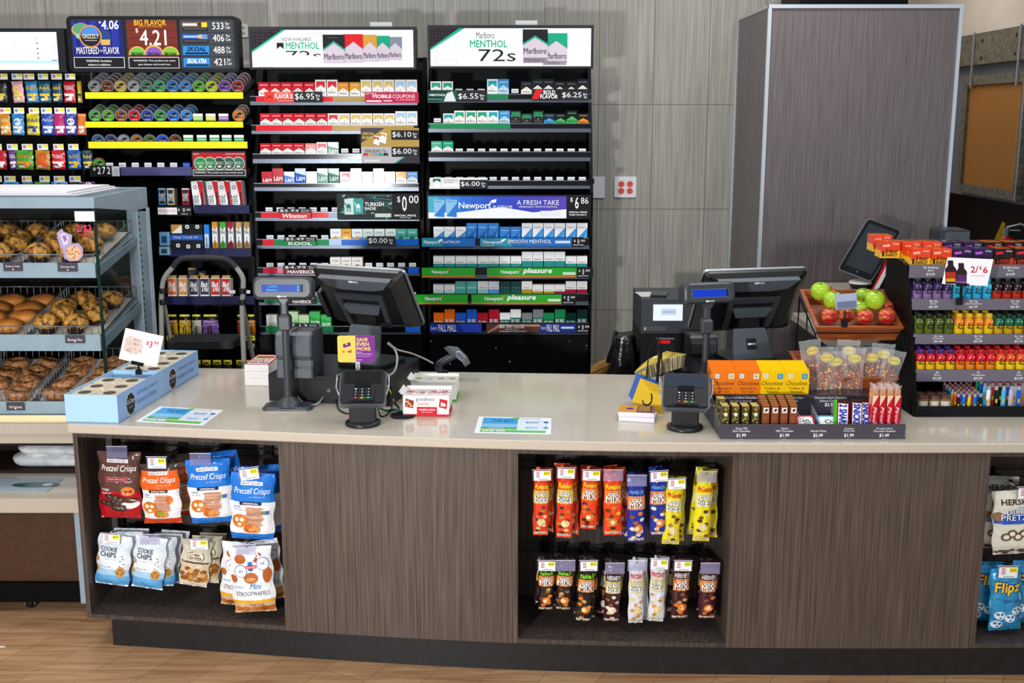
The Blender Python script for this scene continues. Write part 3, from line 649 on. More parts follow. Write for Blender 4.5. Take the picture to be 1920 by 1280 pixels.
STY = {
 'red': (W_, '#c8152a', 'chev', '#f4e6e6'), 'redw': (W_, '#d2263a', 'wchev', '#d7b14e'), 'gold': (W_, '#d79a28', 'chev', '#f8e6c0'), 'gold2': (W_, '#e08a2e', 'chev', '#f8e6c0'),
 'goldw': (W_, '#d8c074', 'wchev', '#d7b14e'), 'bluew': (W_, '#a5c8e6', 'wchev', '#c3d7ea'), 'silver': ('#e8eef4', '#b8d0e6', 'wchev', '#c3d7ea'),
 'LMr': ('#b9182c', '#c41c30', 'name', 'L&M', '#ffffff'), 'LMg': ('#14705e', '#d8efe6', 'name', 'L&M', '#ffffff'), 'LMg2': ('#1d8a6e', '#dff5ec', 'name', 'L&M', '#ffffff'), 'LMb': ('#1f5fc4', '#d6e8fb', 'name', 'L&M', '#ffffff'),
 'wr': ('#efe7e4', '#d3475a', 'wchev', '#e8b9bc'), 'blue': ('#dfe9f2', '#6fa3d8', 'chev', '#e8f2fb'), 'mgreen': (W_, '#12a07a', 'chev', '#dff5ee'),
 'mgw': (W_, '#17a383', 'wchev', '#d9a850'), 'mgw2': ('#e9f3f2', '#1fa6b0', 'wchev', '#cfe6ea'), 'mblue': ('#bcd9ee', '#3b93cc', 'chev', '#dcefff'), 'mblack': (W_, '#1b1d22', 'chev', '#7d8086'), 'mblackg': ('#2a2d31', '#17191c', 'chev', '#1c8a56', '#a8adb3'),
 'mbg': ('#23262a', '#1d8a55', 'wchev', '#dfe6e2'), 'kb': ('#3f9fd0', '#1a2a3a', 'chev', '#5fb9e0', '#15171a'), 'kg': ('#3fae5a', '#15171a', 'chev', '#53c36a', '#15171a'), 'ko': ('#e0892e', '#17181b', 'chev', '#f3a64a', '#15171a'),
 'cw': ('#eef2f6', '#9fc0dc', 'camel', '#8fa6c0', '#d8a24e'), 'cg': ('#e7a733', '#f3c561', 'camel', '#8a4d14', '#f7e2b0'), 'cb': ('#e6eef6', '#4f8fd0', 'camel', '#7f8fa6', '#e0a23a'), 'cj': ('#dce9e6', '#7fc0b8', 'camel', '#6fa79f', '#3f968c'), 'cj2': ('#3da39a', '#7ad0c5', 'camel', '#dff0ee', '#176e68'), 'cc': ('#f2ede2', '#dcae74', 'camel', '#6d7fae', '#9a5a2a'),
 'npw': ('#f2f4f6', '#3a93dd', 'diag', 'Newport', '#7a8694'), 'npb': ('#2f86d6', '#1c62b8', 'diag', 'Newport', '#e8f3ff'), 'npt': ('#1d8f86', '#f1f2f0', 'band', 'Newport', '#1b4f4c'), 'npl': ('#8fd0c8', '#f1f2f0', 'band', 'Newport', '#1b6f6c'), 'npc': ('#44a79f', '#5cb9b0', 'band', 'Newport', '#ffffff'), 'npbl': ('#5b9bdc', '#eef2f6', 'band', 'Newport', '#2c4f8c'), 'npdk': ('#0d4a44', '#0e3a38', 'band', 'Newport', '#4d8f88'), 'npy': ('#a88d1a', '#f0efe8', 'band', 'Newport', '#6f5c10'), 'npr': ('#8f1236', '#efeae8', 'band', 'Newport', '#6f0e2a'),
 'pmo': ('#f06a14', '#f4711c', 'lid', 'PALL MALL', '#ffffff'), 'pmb': ('#1d4fb8', '#2560cf', 'lid', 'PALL MALL', '#ffffff'), 'pmr': ('#a8182a', '#b51c30', 'lid', 'PALL MALL', '#ffffff'), 'pmw': ('#1c6f58', '#e9ecea', 'lid', 'PALL MALL', '#ffffff'), 'pmgy': ('#2a6f5a', '#7c8286', 'lid', 'PALL MALL', '#ffffff'), 'pmg': ('#146b40', '#1c8a50', 'lid', 'PALL MALL', '#ffffff'), 'pmk': ('#0f3b34', '#102a28', 'lid', 'PALL MALL', '#cfe6da'),
 'sw': ('#d8dcd6', '#dfe3dd', 'name', 'SALEM', '#4f8f4a'), 'sl': ('#b9dca6', '#c9e6b8', 'name', 'SALEM', '#3a9a3a'), 'sg': ('#2fa84e', '#4fbf68', 'name', 'SALEM', '#ffffff'),
}
DESC = {'red': 'red-topped white', 'redw': 'white and red panelled', 'gold': 'gold-topped white', 'gold2': 'orange-topped white', 'goldw': 'white and pale gold', 'bluew': 'white and light blue', 'silver': 'pale silver-blue', 'LMr': 'crimson', 'LMg': 'dark green', 'LMg2': 'green', 'LMb': 'bright blue', 'wr': 'white and rose', 'blue': 'light blue topped', 'mgreen': 'green-topped white', 'mgw': 'white and green panelled', 'mgw2': 'white and teal', 'mblue': 'blue-topped', 'mblack': 'black-topped white', 'mblackg': 'all-black', 'mbg': 'black and green', 'kb': 'black and blue', 'kg': 'black and bright green', 'ko': 'black and orange', 'cw': 'white camel-picture', 'cg': 'golden camel-picture', 'cb': 'blue and white camel-picture', 'cj': 'pale jade camel-picture', 'cj2': 'teal camel-picture', 'cc': 'cream camel-picture', 'npw': 'white and blue diagonal', 'npb': 'blue diagonal', 'npt': 'teal and white', 'npl': 'pale aqua and white', 'npc': 'aqua', 'npbl': 'sky blue and white', 'npdk': 'very dark green', 'npy': 'mustard and white', 'npr': 'maroon and white', 'pmo': 'orange', 'pmb': 'royal blue', 'pmr': 'dark red', 'pmw': 'green with white lid', 'pmgy': 'green with grey lid', 'pmg': 'mid green', 'pmk': 'blackish green', 'sw': 'pale grey menthol', 'sl': 'pale green menthol', 'sg': 'bright green menthol'}
def packrow(t, rackn, rown, u0, u1, n, lst, vs, vt, zs, depth2=False, pv=None):
    """lst: one entry per slot: style or (style, tall) or None (empty slot with pusher)"""
    xa = P(u0, vs, RY)[0]; xb = P(u1, vs, RY)[0]; pitch = (xb-xa)/n
    hs = P(900, vs, RY+.02)[1]-zs; ht = P(900, vt, RY+.02)[1]-zs
    for i, e in enumerate(lst):
        x = xa+pitch*(i+.5)
        if e is None:
            b = MB(); zz = zs+.022; hh_ = .03 if pv is None else pv
            b.box(x-.021, x+.021, RY+.02, RY+.03, zs+.002, zz+hh_-.006, BK); b.box(x-.018, x+.018, RY+.016, RY+.0195, zz+hh_-.020, zz+hh_, ('#e6e8ee', 'm'))
            b.box(x-.015, x+.015, RY+.0152, RY+.016, zz+hh_-.012, zz+hh_-.009, ('#8a8e98', 'm')); b.box(x-.024, x-.022, RY+.01, RY+.3, zs+.002, zs+.02, BK)
            part(b, 'pack_pusher', t); continue
        st, tall = (e, 0) if isinstance(e, str) else e
        h = ht if tall else hs
        me = packmesh(st, round(h, 3))
        for r in range(2 if depth2 else 1):
            ob = bpy.data.objects.new('cigarette_pack', me); COL.objects.link(ob)
            ob.location = (x+random.uniform(-.001, .001), RY+.017+r*.0235, zs+.001); ob.rotation_euler = (0, 0, random.uniform(-.05, .05) if not depth2 else 0)
            tag(ob, '%s pack, %s slot, %s row of the %s%s' % (DESC[st], ORD[i], ORD[rown-1], rackn, ', behind' if r else (', in front' if depth2 else '')), 'cigarette pack', 'cigarette packs on the '+rackn)
# ---------------- rack C
rc, xc0, xc1 = rackframe('cigarette_rack', 468, 792, 100, 'black cigarette rack with the red, gold and blue strips, second from the right wall side')
rc['label'] = 'black cigarette rack with red and gold strips under the five-pack header'
rd, xd0, xd1 = rackframe('cigarette_rack', 797, 1114, 100, 'black cigarette rack with green strips at the right end of the racks')
rackC = 'red-strip rack'; rackD = 'green-strip rack'
z = shelf(rc, xc0, xc1, 180, 190, 197, [(480, 624, '#e8202c'), (624, 782, '#b3944c')]); packrow(rc, rackC, 1, 483, 782, 14, ['red', 'red', 'red', 'red', 'red', ('redw', 1), ('redw', 1), 'gold2', 'gold', ('goldw', 1), ('goldw', 1), ('goldw', 1), ('bluew', 1), ('bluew', 1)], 155, 150, z)
z = shelf(rc, xc0, xc1, 234, 245, 251, [(480, 623, '#e31b28'), (623, 776, '#b3944c')]); packrow(rc, rackC, 2, 486, 783, 14, ['red', 'red', 'red', 'red', 'red', 'red', 'redw', 'goldw', 'goldw', 'goldw', 'goldw', 'goldw', ('bluew', 1), ('bluew', 1)], 213, 209, z)
z = shelf(rc, xc0, xc1, 288, 298, 306, []); packrow(rc, rackC, 3, 486, 783, 14, ['red', 'red', 'red', 'red', 'red', ('wr', 1), ('LMg', 1), None, None, None, None, None, None, None], 269, 267, z)
z = shelf(rc, xc0, xc1, 343, 351, 358, []); packrow(rc, rackC, 4, 489, 783, 14, ['LMr', ('LMr', 1), 'LMb', ('LMb', 1), 'LMg2', ('LMg2', 1), ('LMg', 1), 'wr', ('redw', 1), 'goldw', ('goldw', 1), 'red', 'gold', 'blue'], 322, 316, z)
z = shelf(rc, xc0, xc1, 397, 408, 414, [(489, 616, '#e02531'), (616, 632, '#8fa3c0')]); packrow(rc, rackC, 5, 492, 783, 14, [None]*7, 375, 370, z)
z = shelf(rc, xc0, xc1, 448, 460, 466, [(492, 514, '#d8222e'), (514, 617, '#1f8a50'), (617, 640, '#b4d4f2'), (640, 785, '#1d66d2')]); packrow(rc, rackC, 6, 494, 783, 14, [None]*6+['cw', 'cg', 'cb', 'cj', 'cj', 'cj', 'cj2', 'cj2'], 429, 426, z)
z = shelf(rc, xc0, xc1, 501, 512, 517, [(493, 520, '#c01c3e'), (520, 600, '#d98aa0'), (765, 785, '#1d5fd0')]); packrow(rc, rackC, 7, 494, 783, 14, [None]*6+['cc', 'cc', 'cc']+[None]*5, 482, 478, z, depth2=True)
z = shelf(rc, xc0, xc1, 556, 567, 572, [(495, 600, '#1f7a48'), (600, 786, '#1d5fd0')]); packrow(rc, rackC, 8, 497, 783, 14, [None]*14, 535, 530, z)
z = shelf(rc, xc0, xc1, 611, 623, 627, [(498, 625, '#1b7a44'), (760, 788, '#1d5fd0')]); packrow(rc, rackC, 9, 498, 783, 14, ['sw', None, ('sl', 1), 'sl', ('sg', 1), 'sg'], 590, 584, z, depth2=True)
# ---------------- rack D
z = shelf(rd, xd0, xd1, 176, 186, 192, [(910, 953, '#1c7f50')]); packrow(rd, rackD, 1, 807, 1103, 14, ['mgw', 'mgw', None, None, None, ('mgw2', 1), ('mblue', 1), None, 'mblack', ('mblack', 1), ('mblack', 1), 'mblack', 'mblack', ('mblack', 1)], 153, 149, z)
z = shelf(rd, xd0, xd1, 231, 241, 248, [(806, 957, '#158a50')]); packrow(rd, rackD, 2, 809, 1104, 14, [None, 'mgw2', ('mgw', 1), ('mgw', 1), ('mgw', 1), ('mgw2', 1), ('mblue', 1), ('mbg', 1), 'mbg', ('mbg', 1), 'kb', 'kg', ('kg', 1), 'ko'], 213, 208, z)
z = shelf(rd, xd0, xd1, 284, 295, 302, []); packrow(rd, rackD, 3, 808, 1103, 14, ['mgreen', 'mgreen']+[None]*12, 265, 262, z, pv=.022)
z = shelf(rd, xd0, xd1, 338, 348, 354, []); packrow(rd, rackD, 4, 809, 1103, 14, [None]*14, 318, 314, z, pv=.022)
z = shelf(rd, xd0, xd1, 446, 460, 467, []); packrow(rd, rackD, 6, 812, 1102, 14, ['npw', 'npw', 'npw', ('npb', 1), ('npb', 1), ('npb', 1), 'npb', 'npb']+[('npw', 1)]*6, 425, 418, z)
z = shelf(rd, xd0, xd1, 500, 515, 523, []); packrow(rd, rackD, 7, 812, 1102, 14, ['npt']*8+[('npt', 1)]*4+['npt', 'npt'], 480, 472, z, depth2=True)
z = shelf(rd, xd0, xd1, 550, 565, 572, []); packrow(rd, rackD, 8, 812, 1102, 14, ['npl', 'npl', ('npc', 1), ('npc', 1), ('npl', 1), ('npbl', 1), ('npdk', 1), ('npdk', 1), ('npy', 1), 'npy', 'npy', 'npr', ('npr', 1), ('npr', 1)], 533, 527, z, depth2=True)
z = shelf(rd, xd0, xd1, 604, 620, 627, []); packrow(rd, rackD, 9, 812, 1102, 14, ['pmo', ('pmo', 1), 'pmb', ('pmb', 1), 'pmr', ('pmr', 1), 'pmw', ('pmw', 1), 'pmgy', ('pmgy', 1), 'pmg', ('pmg', 1), 'pmk', ('pmk', 1)], 586, 580, z)
# ---------------- header light boxes
HY = 5.80
def headbox(t, u0, v0, u1, v1, name='header_sign'):
    p = Panel(u0, v0, u1, v1, HY, .10, '#2b2e33'); p.rect(u0+5, v0+6, u1-5, v1-4, '#e9f1f0', 'e'); return p
def flip(p, u0, v0, u1, v1, c, top, lab, l=2, side=None, txt='#3a3038'):
    p.rect(u0, v0, u1, v1, '#cfc3d3', 'm', l); hh = v1-v0; um = (u0+u1)/2
    p.poly([(u0, v0+hh*.52), (u0, v0), (u1, v0), (u1, v0+hh*.52), (um, v0+hh*.26)], top, 'm', l+1)
    if c: p.poly([(u0, v0+hh*.56), (u0, v0+hh*.50), (um, v0+hh*.22), (u1, v0+hh*.50), (u1, v0+hh*.56), (um, v0+hh*.29)], c, 'm', l+2)
    p.text('Marlboro', u0+2, v0+hh*.66, u1-2, v0+hh*.86, txt, l=l+3)
p = headbox(rc, 467, 50, 780, 130)
p.poly([(472, 97), (472, 56), (530, 56)], '#241d26', l=2); p.poly([(472, 99), (472, 95), (530, 56), (536, 56)], '#16b08a', l=3)
for i in range(9):
    for j in range(6):
        if i*6.2+j*8.4 < 44: p.rect(475+i*6, 58+j*6, 477.5+i*6, 60+j*6, '#4a4048', l=3)
p.text('NOW AVAILABLE', 529, 70, 584, 77, '#2c2c30'); p.text('MENTHOL', 536, 79, 599, 92, '#17ad85', off=.015); p.rect(519, 80, 532, 92, '#1b1b1d'); p.poly([(519, 92), (525.5, 87), (532, 92)], '#e9f1f0', l=3)
p.text('72s', 536, 95, 602, 112, '#2a2a2e'); p.poly([(530, 103.5), (578, 103.5), (604, 107), (604, 114), (530, 114)], '#e9f1f0', 'e', 3)
p.rect(482, 117, 512, 126, '#cfd6d4'); p.rect(483, 118, 511, 125, '#eef3f2', l=2)
for (a, c, bb, d, cg, tp, l) in ((728, 69, 754, 113, None, '#7f8a9c', 2), (704, 67, 731, 115, None, '#16a07a', 4), (680, 65, 707, 116, None, '#cf9b3a', 7), (645, 64, 681, 118, None, '#d51d25', 10), (606, 65, 647, 119, '#18a884', '#1e1c20', 14)):
    flip(p, a, c, bb, d, cg, tp, '', l)
p.text('MENTHOL', 616, 70, 635, 71.5, '#18a884', l=19)
part(p.mb, 'header_sign', rc, 'lit header picturing five packs, NOW AVAILABLE MENTHOL 72s')
b = MB(); x_, z_ = P(715, 42, HY+.06); b.box(x_-.055, x_+.055, HY+.04, HY+.07, P(700, 50, HY)[1], z_, ('#c6c9c9', 'm')); part(b, 'header_bracket', rc)
p = headbox(rd, 802, 47, 1113, 128)
p.poly([(807, 91), (807, 53), (861, 53)], '#241d26', l=2); p.poly([(807, 94), (807, 90), (861, 53), (871, 53)], '#16b08a', l=3)
for i in range(9):
    for j in range(6):
        if i*6.2+j*8.4 < 42: p.rect(810+i*6, 55+j*6, 812.5+i*6, 57+j*6, '#4a3c3c', l=3)
for k in range(10): p.disc(1080+k % 5*6, 66+k//5*20, 1.2, '#d8dfe0')
p.text('Marlboro', 893, 60, 927, 72, '#3a3a3e'); p.text('MENTHOL', 881, 75, 951, 89, '#17ad85', off=.015); p.text('72s', 897, 92, 967, 115, '#1c1c20', off=-.01)
p.rect(815, 111, 856, 123, '#cfd6d4'); p.rect(816, 112, 855, 122, '#eef3f2', l=2)
flip(p, 1022, 62, 1064, 118, None, '#16a07a', '', 2); flip(p, 980, 55, 1027, 108, '#18a884', '#1e1a1e', '', 8); p.rect(981, 108, 1026, 118, '#8d8291', l=9); p.text('Marlboro', 986, 109, 1020, 115, '#6d6275', l=10); p.rect(1018, 114, 1062, 122, '#9a8f9d', l=8); p.text('Marlboro', 1026, 115, 1050, 120, '#6d6275', l=9)
part(p.mb, 'header_sign', rd, 'lit header picturing two packs, MENTHOL 72s')
b = MB(); x_, z_ = P(987, 39, HY+.06); b.box(x_-.055, x_+.055, HY+.04, HY+.07, P(987, 47, HY)[1], z_, ('#c6c9c9', 'm')); part(b, 'header_bracket', rd)
# ---------------- price placards clipped on the shelves
def price(p, s, u0, v0, u1, v1, per=True, bg='#24272e'):
    p.rect(u0, v0, u1, v1, bg, 'm', 1); w = u1-u0; e = u0+w*.72 if per else u1-3
    p.text(s, u0+2, v0+3, e, v1-4, l=3)
    if per: p.text('Plus', e+3, v0+5, u1-4, v0+(v1-v0)*.45, l=3, off=.01); p.text('Tax', e+4, v0+(v1-v0)*.5, u1-5, v0+(v1-v0)*.8, l=3, off=.01)
SY = RY-.016
def sign(t, nm, lab, u0, v0, u1, v1, bg='#24272e', k='p', Y=SY): 
    p = Panel(u0, v0, u1, v1, Y, .004, bg, k); p.done = lambda: part(p.mb, nm, t, lab); return p
p = sign(rc, 'price_placard', 'red FLAVOR IS placard priced 6.95', 496, 172, 604, 192)
p.rect(496, 172, 551, 192, '#e23a30'); p.poly([(500, 184), (505, 178), (511, 184), (511, 186), (505, 181), (500, 186)], '#8f1712', l=2); p.text('FLAVOR IS', 515, 176, 549, 185, off=.02); p.text('A SEASONED MENTHOL', 516, 173, 545, 175); p.rect(520, 188, 549, 189, '#f5b3ae', l=2); price(p, '$6.95', 551, 172, 604, 192); p.done()
p = sign(rc, 'price_placard', 'magenta MOBILE COUPONS placard', 684, 173, 785, 193, '#c2184a', 'g'); p.text('MOBILE', 699, 177, 734, 184, off=.02); p.text('COUPONS', 736, 177, 778, 184); p.text('GET YOUR', 686, 174, 706, 177); p.rect(687, 188, 715, 191, '#f3dfe6', l=2); p.text('AT THE REGISTER', 742, 186, 778, 188); p.rect(719, 188, 735, 190, '#f3dfe6'); p.done()
p = sign(rc, 'price_placard', 'gold and grey SPECIAL BLEND placard priced 6.10 and 6.00', 677, 240, 786, 306, '#b3913f')
p.poly([(677, 240), (722, 240), (677, 268)], '#4a474d'); p.rect(677, 275, 786, 306, '#b8b6bb', l=1); p.poly([(740, 306), (762, 292), (786, 292), (786, 306)], '#33313a', l=2); p.poly([(738, 306), (756, 294), (760, 294), (742, 306)], '#17a57f', l=3)
p.text('SPECIAL', 680, 248, 703, 253, '#e9c860', off=.01); p.text('BLEND', 680, 255, 699, 260, '#e9c860', off=.01)
for (a, c, dx, dy) in ((700, 254, 13, 19), (711, 248, 15, 22)):
    p.poly([(a, c+dy*.8), (a+dx*.2, c), (a+dx, c+dy*.1), (a+dx*.85, c+dy)], '#f2f0ec', l=3); p.poly([(a+dx*.18, c+2), (a+dx*.85, c+4), (a+dx*.8, c+9), (a+dx*.45, c+5), (a+dx*.1, c+8)], '#c23038' if a == 700 else '#c99a3c', l=4)
p.text('MARLBORO 72s', 684, 280, 724, 286, '#2c2a30')
for i, c in enumerate(('#c81c30', '#c9a050', '#8f949c', '#17a57f', '#17181b')): p.poly([(681+i*9.5, 287), (689+i*9.5, 287), (689+i*9.5, 293), (685+i*9.5, 290.5), (681+i*9.5, 293)], c, l=3)
p.rect(682, 299, 712, 304, '#d6d4d8', l=2); price(p, '$6.10', 734, 244, 786, 262); price(p, '$6.00', 734, 275, 786, 294); p.done()
p = sign(rc, 'price_placard', 'teal patterned TURKISH JADE placard priced 0.00', 632, 363, 787, 412, '#101c1b', 'p')
for i in range(26):
    u = 634+random.random()*100; v = 365+random.random()*44; s = random.uniform(3, 9); p.poly([(u, v), (min(u+s, 735), v-s*.5+1), (min(u+s*.9, 735), v+s*.3), (u+1, v+2)], random.choice(['#4fa79a', '#1f6e66', '#0e3f3b', '#8fd0c5']))
for i in range(5):
    u = 700; p.poly([(686+i*8, 366+i*4), (735, 366+i*8 if i < 3 else 390), (735, 367+i*8 if i < 3 else 391.5), (686+i*8, 367.2+i*4)], '#3f8f86')
p.poly([(646, 373), (663, 371), (663, 402), (646, 402)], '#cfe3df', l=2); p.poly([(663, 371), (682, 373), (681, 401), (663, 402)], '#3d9f96', l=2)
for a, c in ((648, '#1f7f78'), (666, '#d8efec')):
    p.poly([(a+2, 385), (a+6, 381), (a+9, 384), (a+10, 387), (a+9, 390), (a+2, 390), (a+1.2, 387)], c, l=3); p.poly([(a+1.6, 388), (a+0, 384), (a-.5, 381), (a-2, 381.5), (a-1.5, 380), (a+.8, 379.8), (a+1.3, 383), (a+3, 386)], c, l=3)
    for q in (2, 3.6, 7, 8.6): p.rect(a+q, 389, a+q+.9, 397, c, l=3)
p.text('TURKISH', 684, 379, 720, 386.5, off=.015); p.text('JADE', 684, 388, 705, 395, off=.015); p.rect(703, 400, 733, 407, '#c9d2d0', l=2)
p.rect(736, 364, 786, 411, '#1a1c20', l=2); p.text('$', 745, 368, 751, 380, l=4); p.text('0', 754, 367, 763, 396, l=4, off=.01); p.text('00', 767, 366, 785, 381, l=4, off=.005); p.text('SPECIAL PRICE', 739, 402, 780, 405.5, l=4, off=.02); p.text('PLUS TAX', 750, 407, 770, 409, l=4); p.done()
def brandsign(t, u0, vt, u1, top, bot, bg, lab, shear=0, vb=None):
    vm = vt+8; vb = vb or vt+17; p = sign(t, 'price_placard', lab, u0, vt, u1, vb, '#17181b')
    p.text(top, u0+3, vt+1.5, u0+(u1-u0)*.62, vm-1); p.text('PER PACK', u0+(u1-u0)*.7, vt+2, u1-3, vt+4); p.text('PLUS TAX', u0+(u1-u0)*.7, vt+5, u1-3, vt+7)
    p.rect(u0, vm, u1, vb, bg, 'g', 2); p.text(bot, u0+8, vm+1.5, u1-8, vb-1.5, l=4, off=.02, shear=shear); p.done()
brandsign(rc, 522, 391, 583, '$5.93', 'Winston', '#d8222e', 'red placard lettered Winston', .3, 410)
brandsign(rc, 533, 444, 593, '$5.49', 'KOOL', '#1f8a50', 'green KOOL placard', 0, 461)
brandsign(rc, 531, 497, 600, '$4.99', 'MAVERICK', '#7d3838', 'dark red MAVERICK placard', 0, 514)
brandsign(rc, 541, 553, 592, '$4.89', 'MAVERICK', '#3a2426', 'brown MAVERICK placard near the base', 0, 570)
brandsign(rc, 542, 606, 597, '7.13', 'SALEM', '#1f9a4a', 'green SALEM placard', 0, 625)
p = sign(rc, 'price_placard', 'dark price tab reading 0.00', 689, 443, 741, 461); price(p, '$0.00', 689, 443, 741, 461); p.done()
# rack D signs
p = sign(rd, 'price_placard', 'green MENTHOL placard priced 6.55', 801, 169, 912, 191); p.rect(801, 170, 856, 190, '#135f4b', 'g'); p.poly([(801, 170), (840, 170), (822, 190), (801, 190)], '#0c3f36', 'g', 2); p.text('MENTHOL', 805, 176, 836, 180, l=3, off=.02); p.poly([(832, 190), (838, 175), (848, 171), (855, 190)], '#dfe6e4', l=3); p.rect(803, 185, 828, 187, '#4f8f7c', l=3); price(p, '$6.55', 857, 172, 912, 191); p.done()
p = sign(rd, 'price_placard', 'black and red BOLD FLAVOR placard priced 6.25', 997, 167, 1105, 188, '#17181b'); p.poly([(997, 186), (1004, 168), (1019, 168), (1009, 186)], '#d41f28', l=2); p.text('BOLD', 1019, 169, 1041, 177, off=.02); p.text('FLAVOR', 1013, 177, 1046, 185, off=.02); price(p, '$6.25', 1052, 170, 1105, 188); p.done()
p = sign(rd, 'price_placard', 'white pack picture card priced 6.00', 806, 333, 914, 354, '#e6e8e6'); p.rect(812, 335, 826, 352, '#f5f5f3', l=2); p.poly([(812, 342), (812, 335), (826, 335), (826, 342), (819, 338)], '#1f6f56', l=3); p.rect(832, 337, 858, 338, '#9a9ea0', l=2); p.rect(832, 341, 850, 342, '#9a9ea0', l=2); p.rect(830, 345, 860, 350, '#f8f8f8', l=2); price(p, '$6.00', 862, 337, 914, 354); p.done()
p = sign(rd, 'header_banner', 'long blue Newport platinum banner, A FRESH TAKE', 801, 365, 1108, 411, '#15171b', Y=SY-.008); p.rect(803, 368, 1062, 398, '#2a63cf', 'g')
for i in range(13): p.rect(803+i*20, 368, 824+i*20 if i < 12 else 1062, 398, ['#3fa9c4', '#3a92d6', '#357fda', '#316fd8', '#2f63d2', '#2f58cc', '#3350c6', '#394bc2', '#3f48c0', '#4446be', '#4a45bc', '#5245ba', '#5a46b8'][i], 'g', 2)
p.poly([(803, 398), (860, 398), (940, 388), (1000, 398), (1062, 392), (1062, 409), (803, 409)], '#f4f7fb', l=3)
for a in (813, 836): p.poly([(a, 373), (a+21, 375), (a+20, 407), (a+1, 405)], '#8fc4ea', l=4); p.poly([(a+1, 405), (a+20, 407), (a+21, 380)], '#2f7fd0', l=5); p.text('Newport', a+3, 376, a+17, 379, '#1c4f90', l=6)
p.text('Newport', 860, 379, 921, 394, l=5, off=.015); p.poly([(914, 385), (922, 375), (931, 373), (930, 379), (922, 381), (926, 376)], '#ffffff', l=5); p.text('PLATINUM', 925, 385, 960, 391, l=5); p.text('A FRESH TAKE', 969, 375, 1048, 384, l=5); p.text('REFRESHINGLY SMOOTH MENTHOL', 973, 386, 1045, 389, l=5); p.rect(1013, 395, 1050, 404, '#e9edf2', l=4)
p.rect(1064, 367, 1107, 409, '#14161a', l=2); p.text('$', 1069, 370, 1074, 379, l=4); p.text('6', 1078, 369, 1085, 391, l=4, off=.01); p.text('86', 1089, 370, 1103, 382, l=4); p.text('SPECIAL PRICE', 1067, 396, 1101, 399, l=4, off=.02); p.text('WHEN YOU BUY 2', 1067, 401, 1100, 404, l=4, off=.02); p.done()
def strip(u0, v0, u1, v1, bg, lab, price_u=None):
    p = sign(rd, 'banner_strip', lab, u0, v0, u1, v1, '#15171b', Y=SY); p.rect(u0, v0+1, price_u or u1, v1-1, bg, 'g')
    if price_u: p.text('$', price_u+4, v0+4, price_u+7, v0+9, l=3); p.text('0', price_u+11, v0+3, price_u+14, v1-6, l=3, off=.01); p.text('00', price_u+17, v0+4, price_u+25, v0+8, l=3); p.text('SPECIAL PRICE', price_u+3, v1-5, price_u+22, v1-3, l=3, off=.01)
    return p
p = strip(791, 445, 891, 463, '#1c6ec0', 'blue Newport platinum strip'); p.rect(791, 446, 830, 462, '#2a8fae', 'g', 2); p.text('Newport', 795, 450, 825, 459, l=4, off=.01); p.poly([(821, 452), (826, 448), (831, 448), (826, 453)], '#fff' if 0 else '#ffffff', l=4); p.text('PLATINUM', 829, 451, 862, 456, l=4); p.done()
p = strip(900, 445, 1094, 463, '#1c6ec0', 'long blue Newport SMOOTH MENTHOL strip', 1072); p.rect(900, 446, 960, 462, '#2a8fae', 'g', 2); p.text('Newport', 905, 450, 942, 459, l=4, off=.01); p.poly([(938, 452), (943, 448), (949, 447), (944, 453)], '#ffffff', l=4); p.text('SMOOTH MENTHOL', 952, 449, 1034, 456, l=4); p.text('PLATINUM', 905, 459.5, 925, 461.5, l=4); p.rect(1041, 451, 1069, 456, '#cfdde8', l=4); p.done()
for (a, bb, c, pu, v, tx, lb_) in ((791, 891, 0, None, 501, (810, 840), 'upper'), (913, 1112, 1, 1081, 501, (939, 973), 'upper'), (778, 877, 0, None, 551, (797, 828), 'lower'), (884, 1079, 1, 1053, 551, (909, 943), 'lower')):
    p = strip(a, v, bb, v+20, '#2aa52f', 'green and orange Newport %sstrip, %s pair' % ('pleasure ' if c else '', lb_), pu); p.rect(a, v+16.5, pu or bb, v+19, '#e2702a', 'g', 2)
    p.text('Newport', tx[0], v+5, tx[1], v+14, l=4, off=.01); p.poly([(tx[1]-2, v+5), (tx[1]+4, v+2), (tx[1]+2, v+7)], '#e86a28', l=4)
    if c: p.text('pleasure', tx[1]+7, v+1, tx[1]+62, v+14, l=4, off=.025, shear=.25); p.rect(pu-26, v+9, pu-2, v+14, '#cfe6cf', l=4)
    p.done()
p = strip(806, 606, 903, 624, '#20359a', 'blue PALL MALL strip'); p.text('best', 808, 611, 819, 618, '#cfd8f2', l=4); p.text('PALL MALL', 822, 608, 856, 621, l=4); p.poly([(860, 607), (903, 607), (903, 623), (870, 623)], '#2c46b8', 'g', 2); p.done()
p = strip(912, 606, 1105, 624, '#5d4038', 'brown BIG TINY HOUSE and PALL MALL strip', 1080); p.poly([(912, 623), (936, 608), (1010, 608), (1014, 612), (938, 612), (916, 624)], '#b98a6c', l=2); p.text('BIG TINY HOUSE', 937, 608, 983, 615, l=4, off=.01); p.text('GIVEAWAY', 947, 616, 973, 618, l=4); p.text('AVAILABLE IN CANS & PACKS', 936, 619.5, 987, 622, l=4); p.poly([(1015, 607), (1080, 607), (1080, 623), (1011, 623)], '#23388f', 'g', 2); p.text('best', 1015, 611, 1023, 617, '#cfd8f2', l=4); p.text('PALL MALL', 1025, 608, 1049, 621, l=4); p.rect(1052, 612, 1076, 616, '#c9cfe2', l=4); p.done()
b = MB(); x_, z_ = P(1107, 340, RY-.004); b.box(x_-.02, x_+.02, RY-.006, RY+.02, z_-.013, z_+.013, BK); part(b, 'shelf_end_clip', rd)
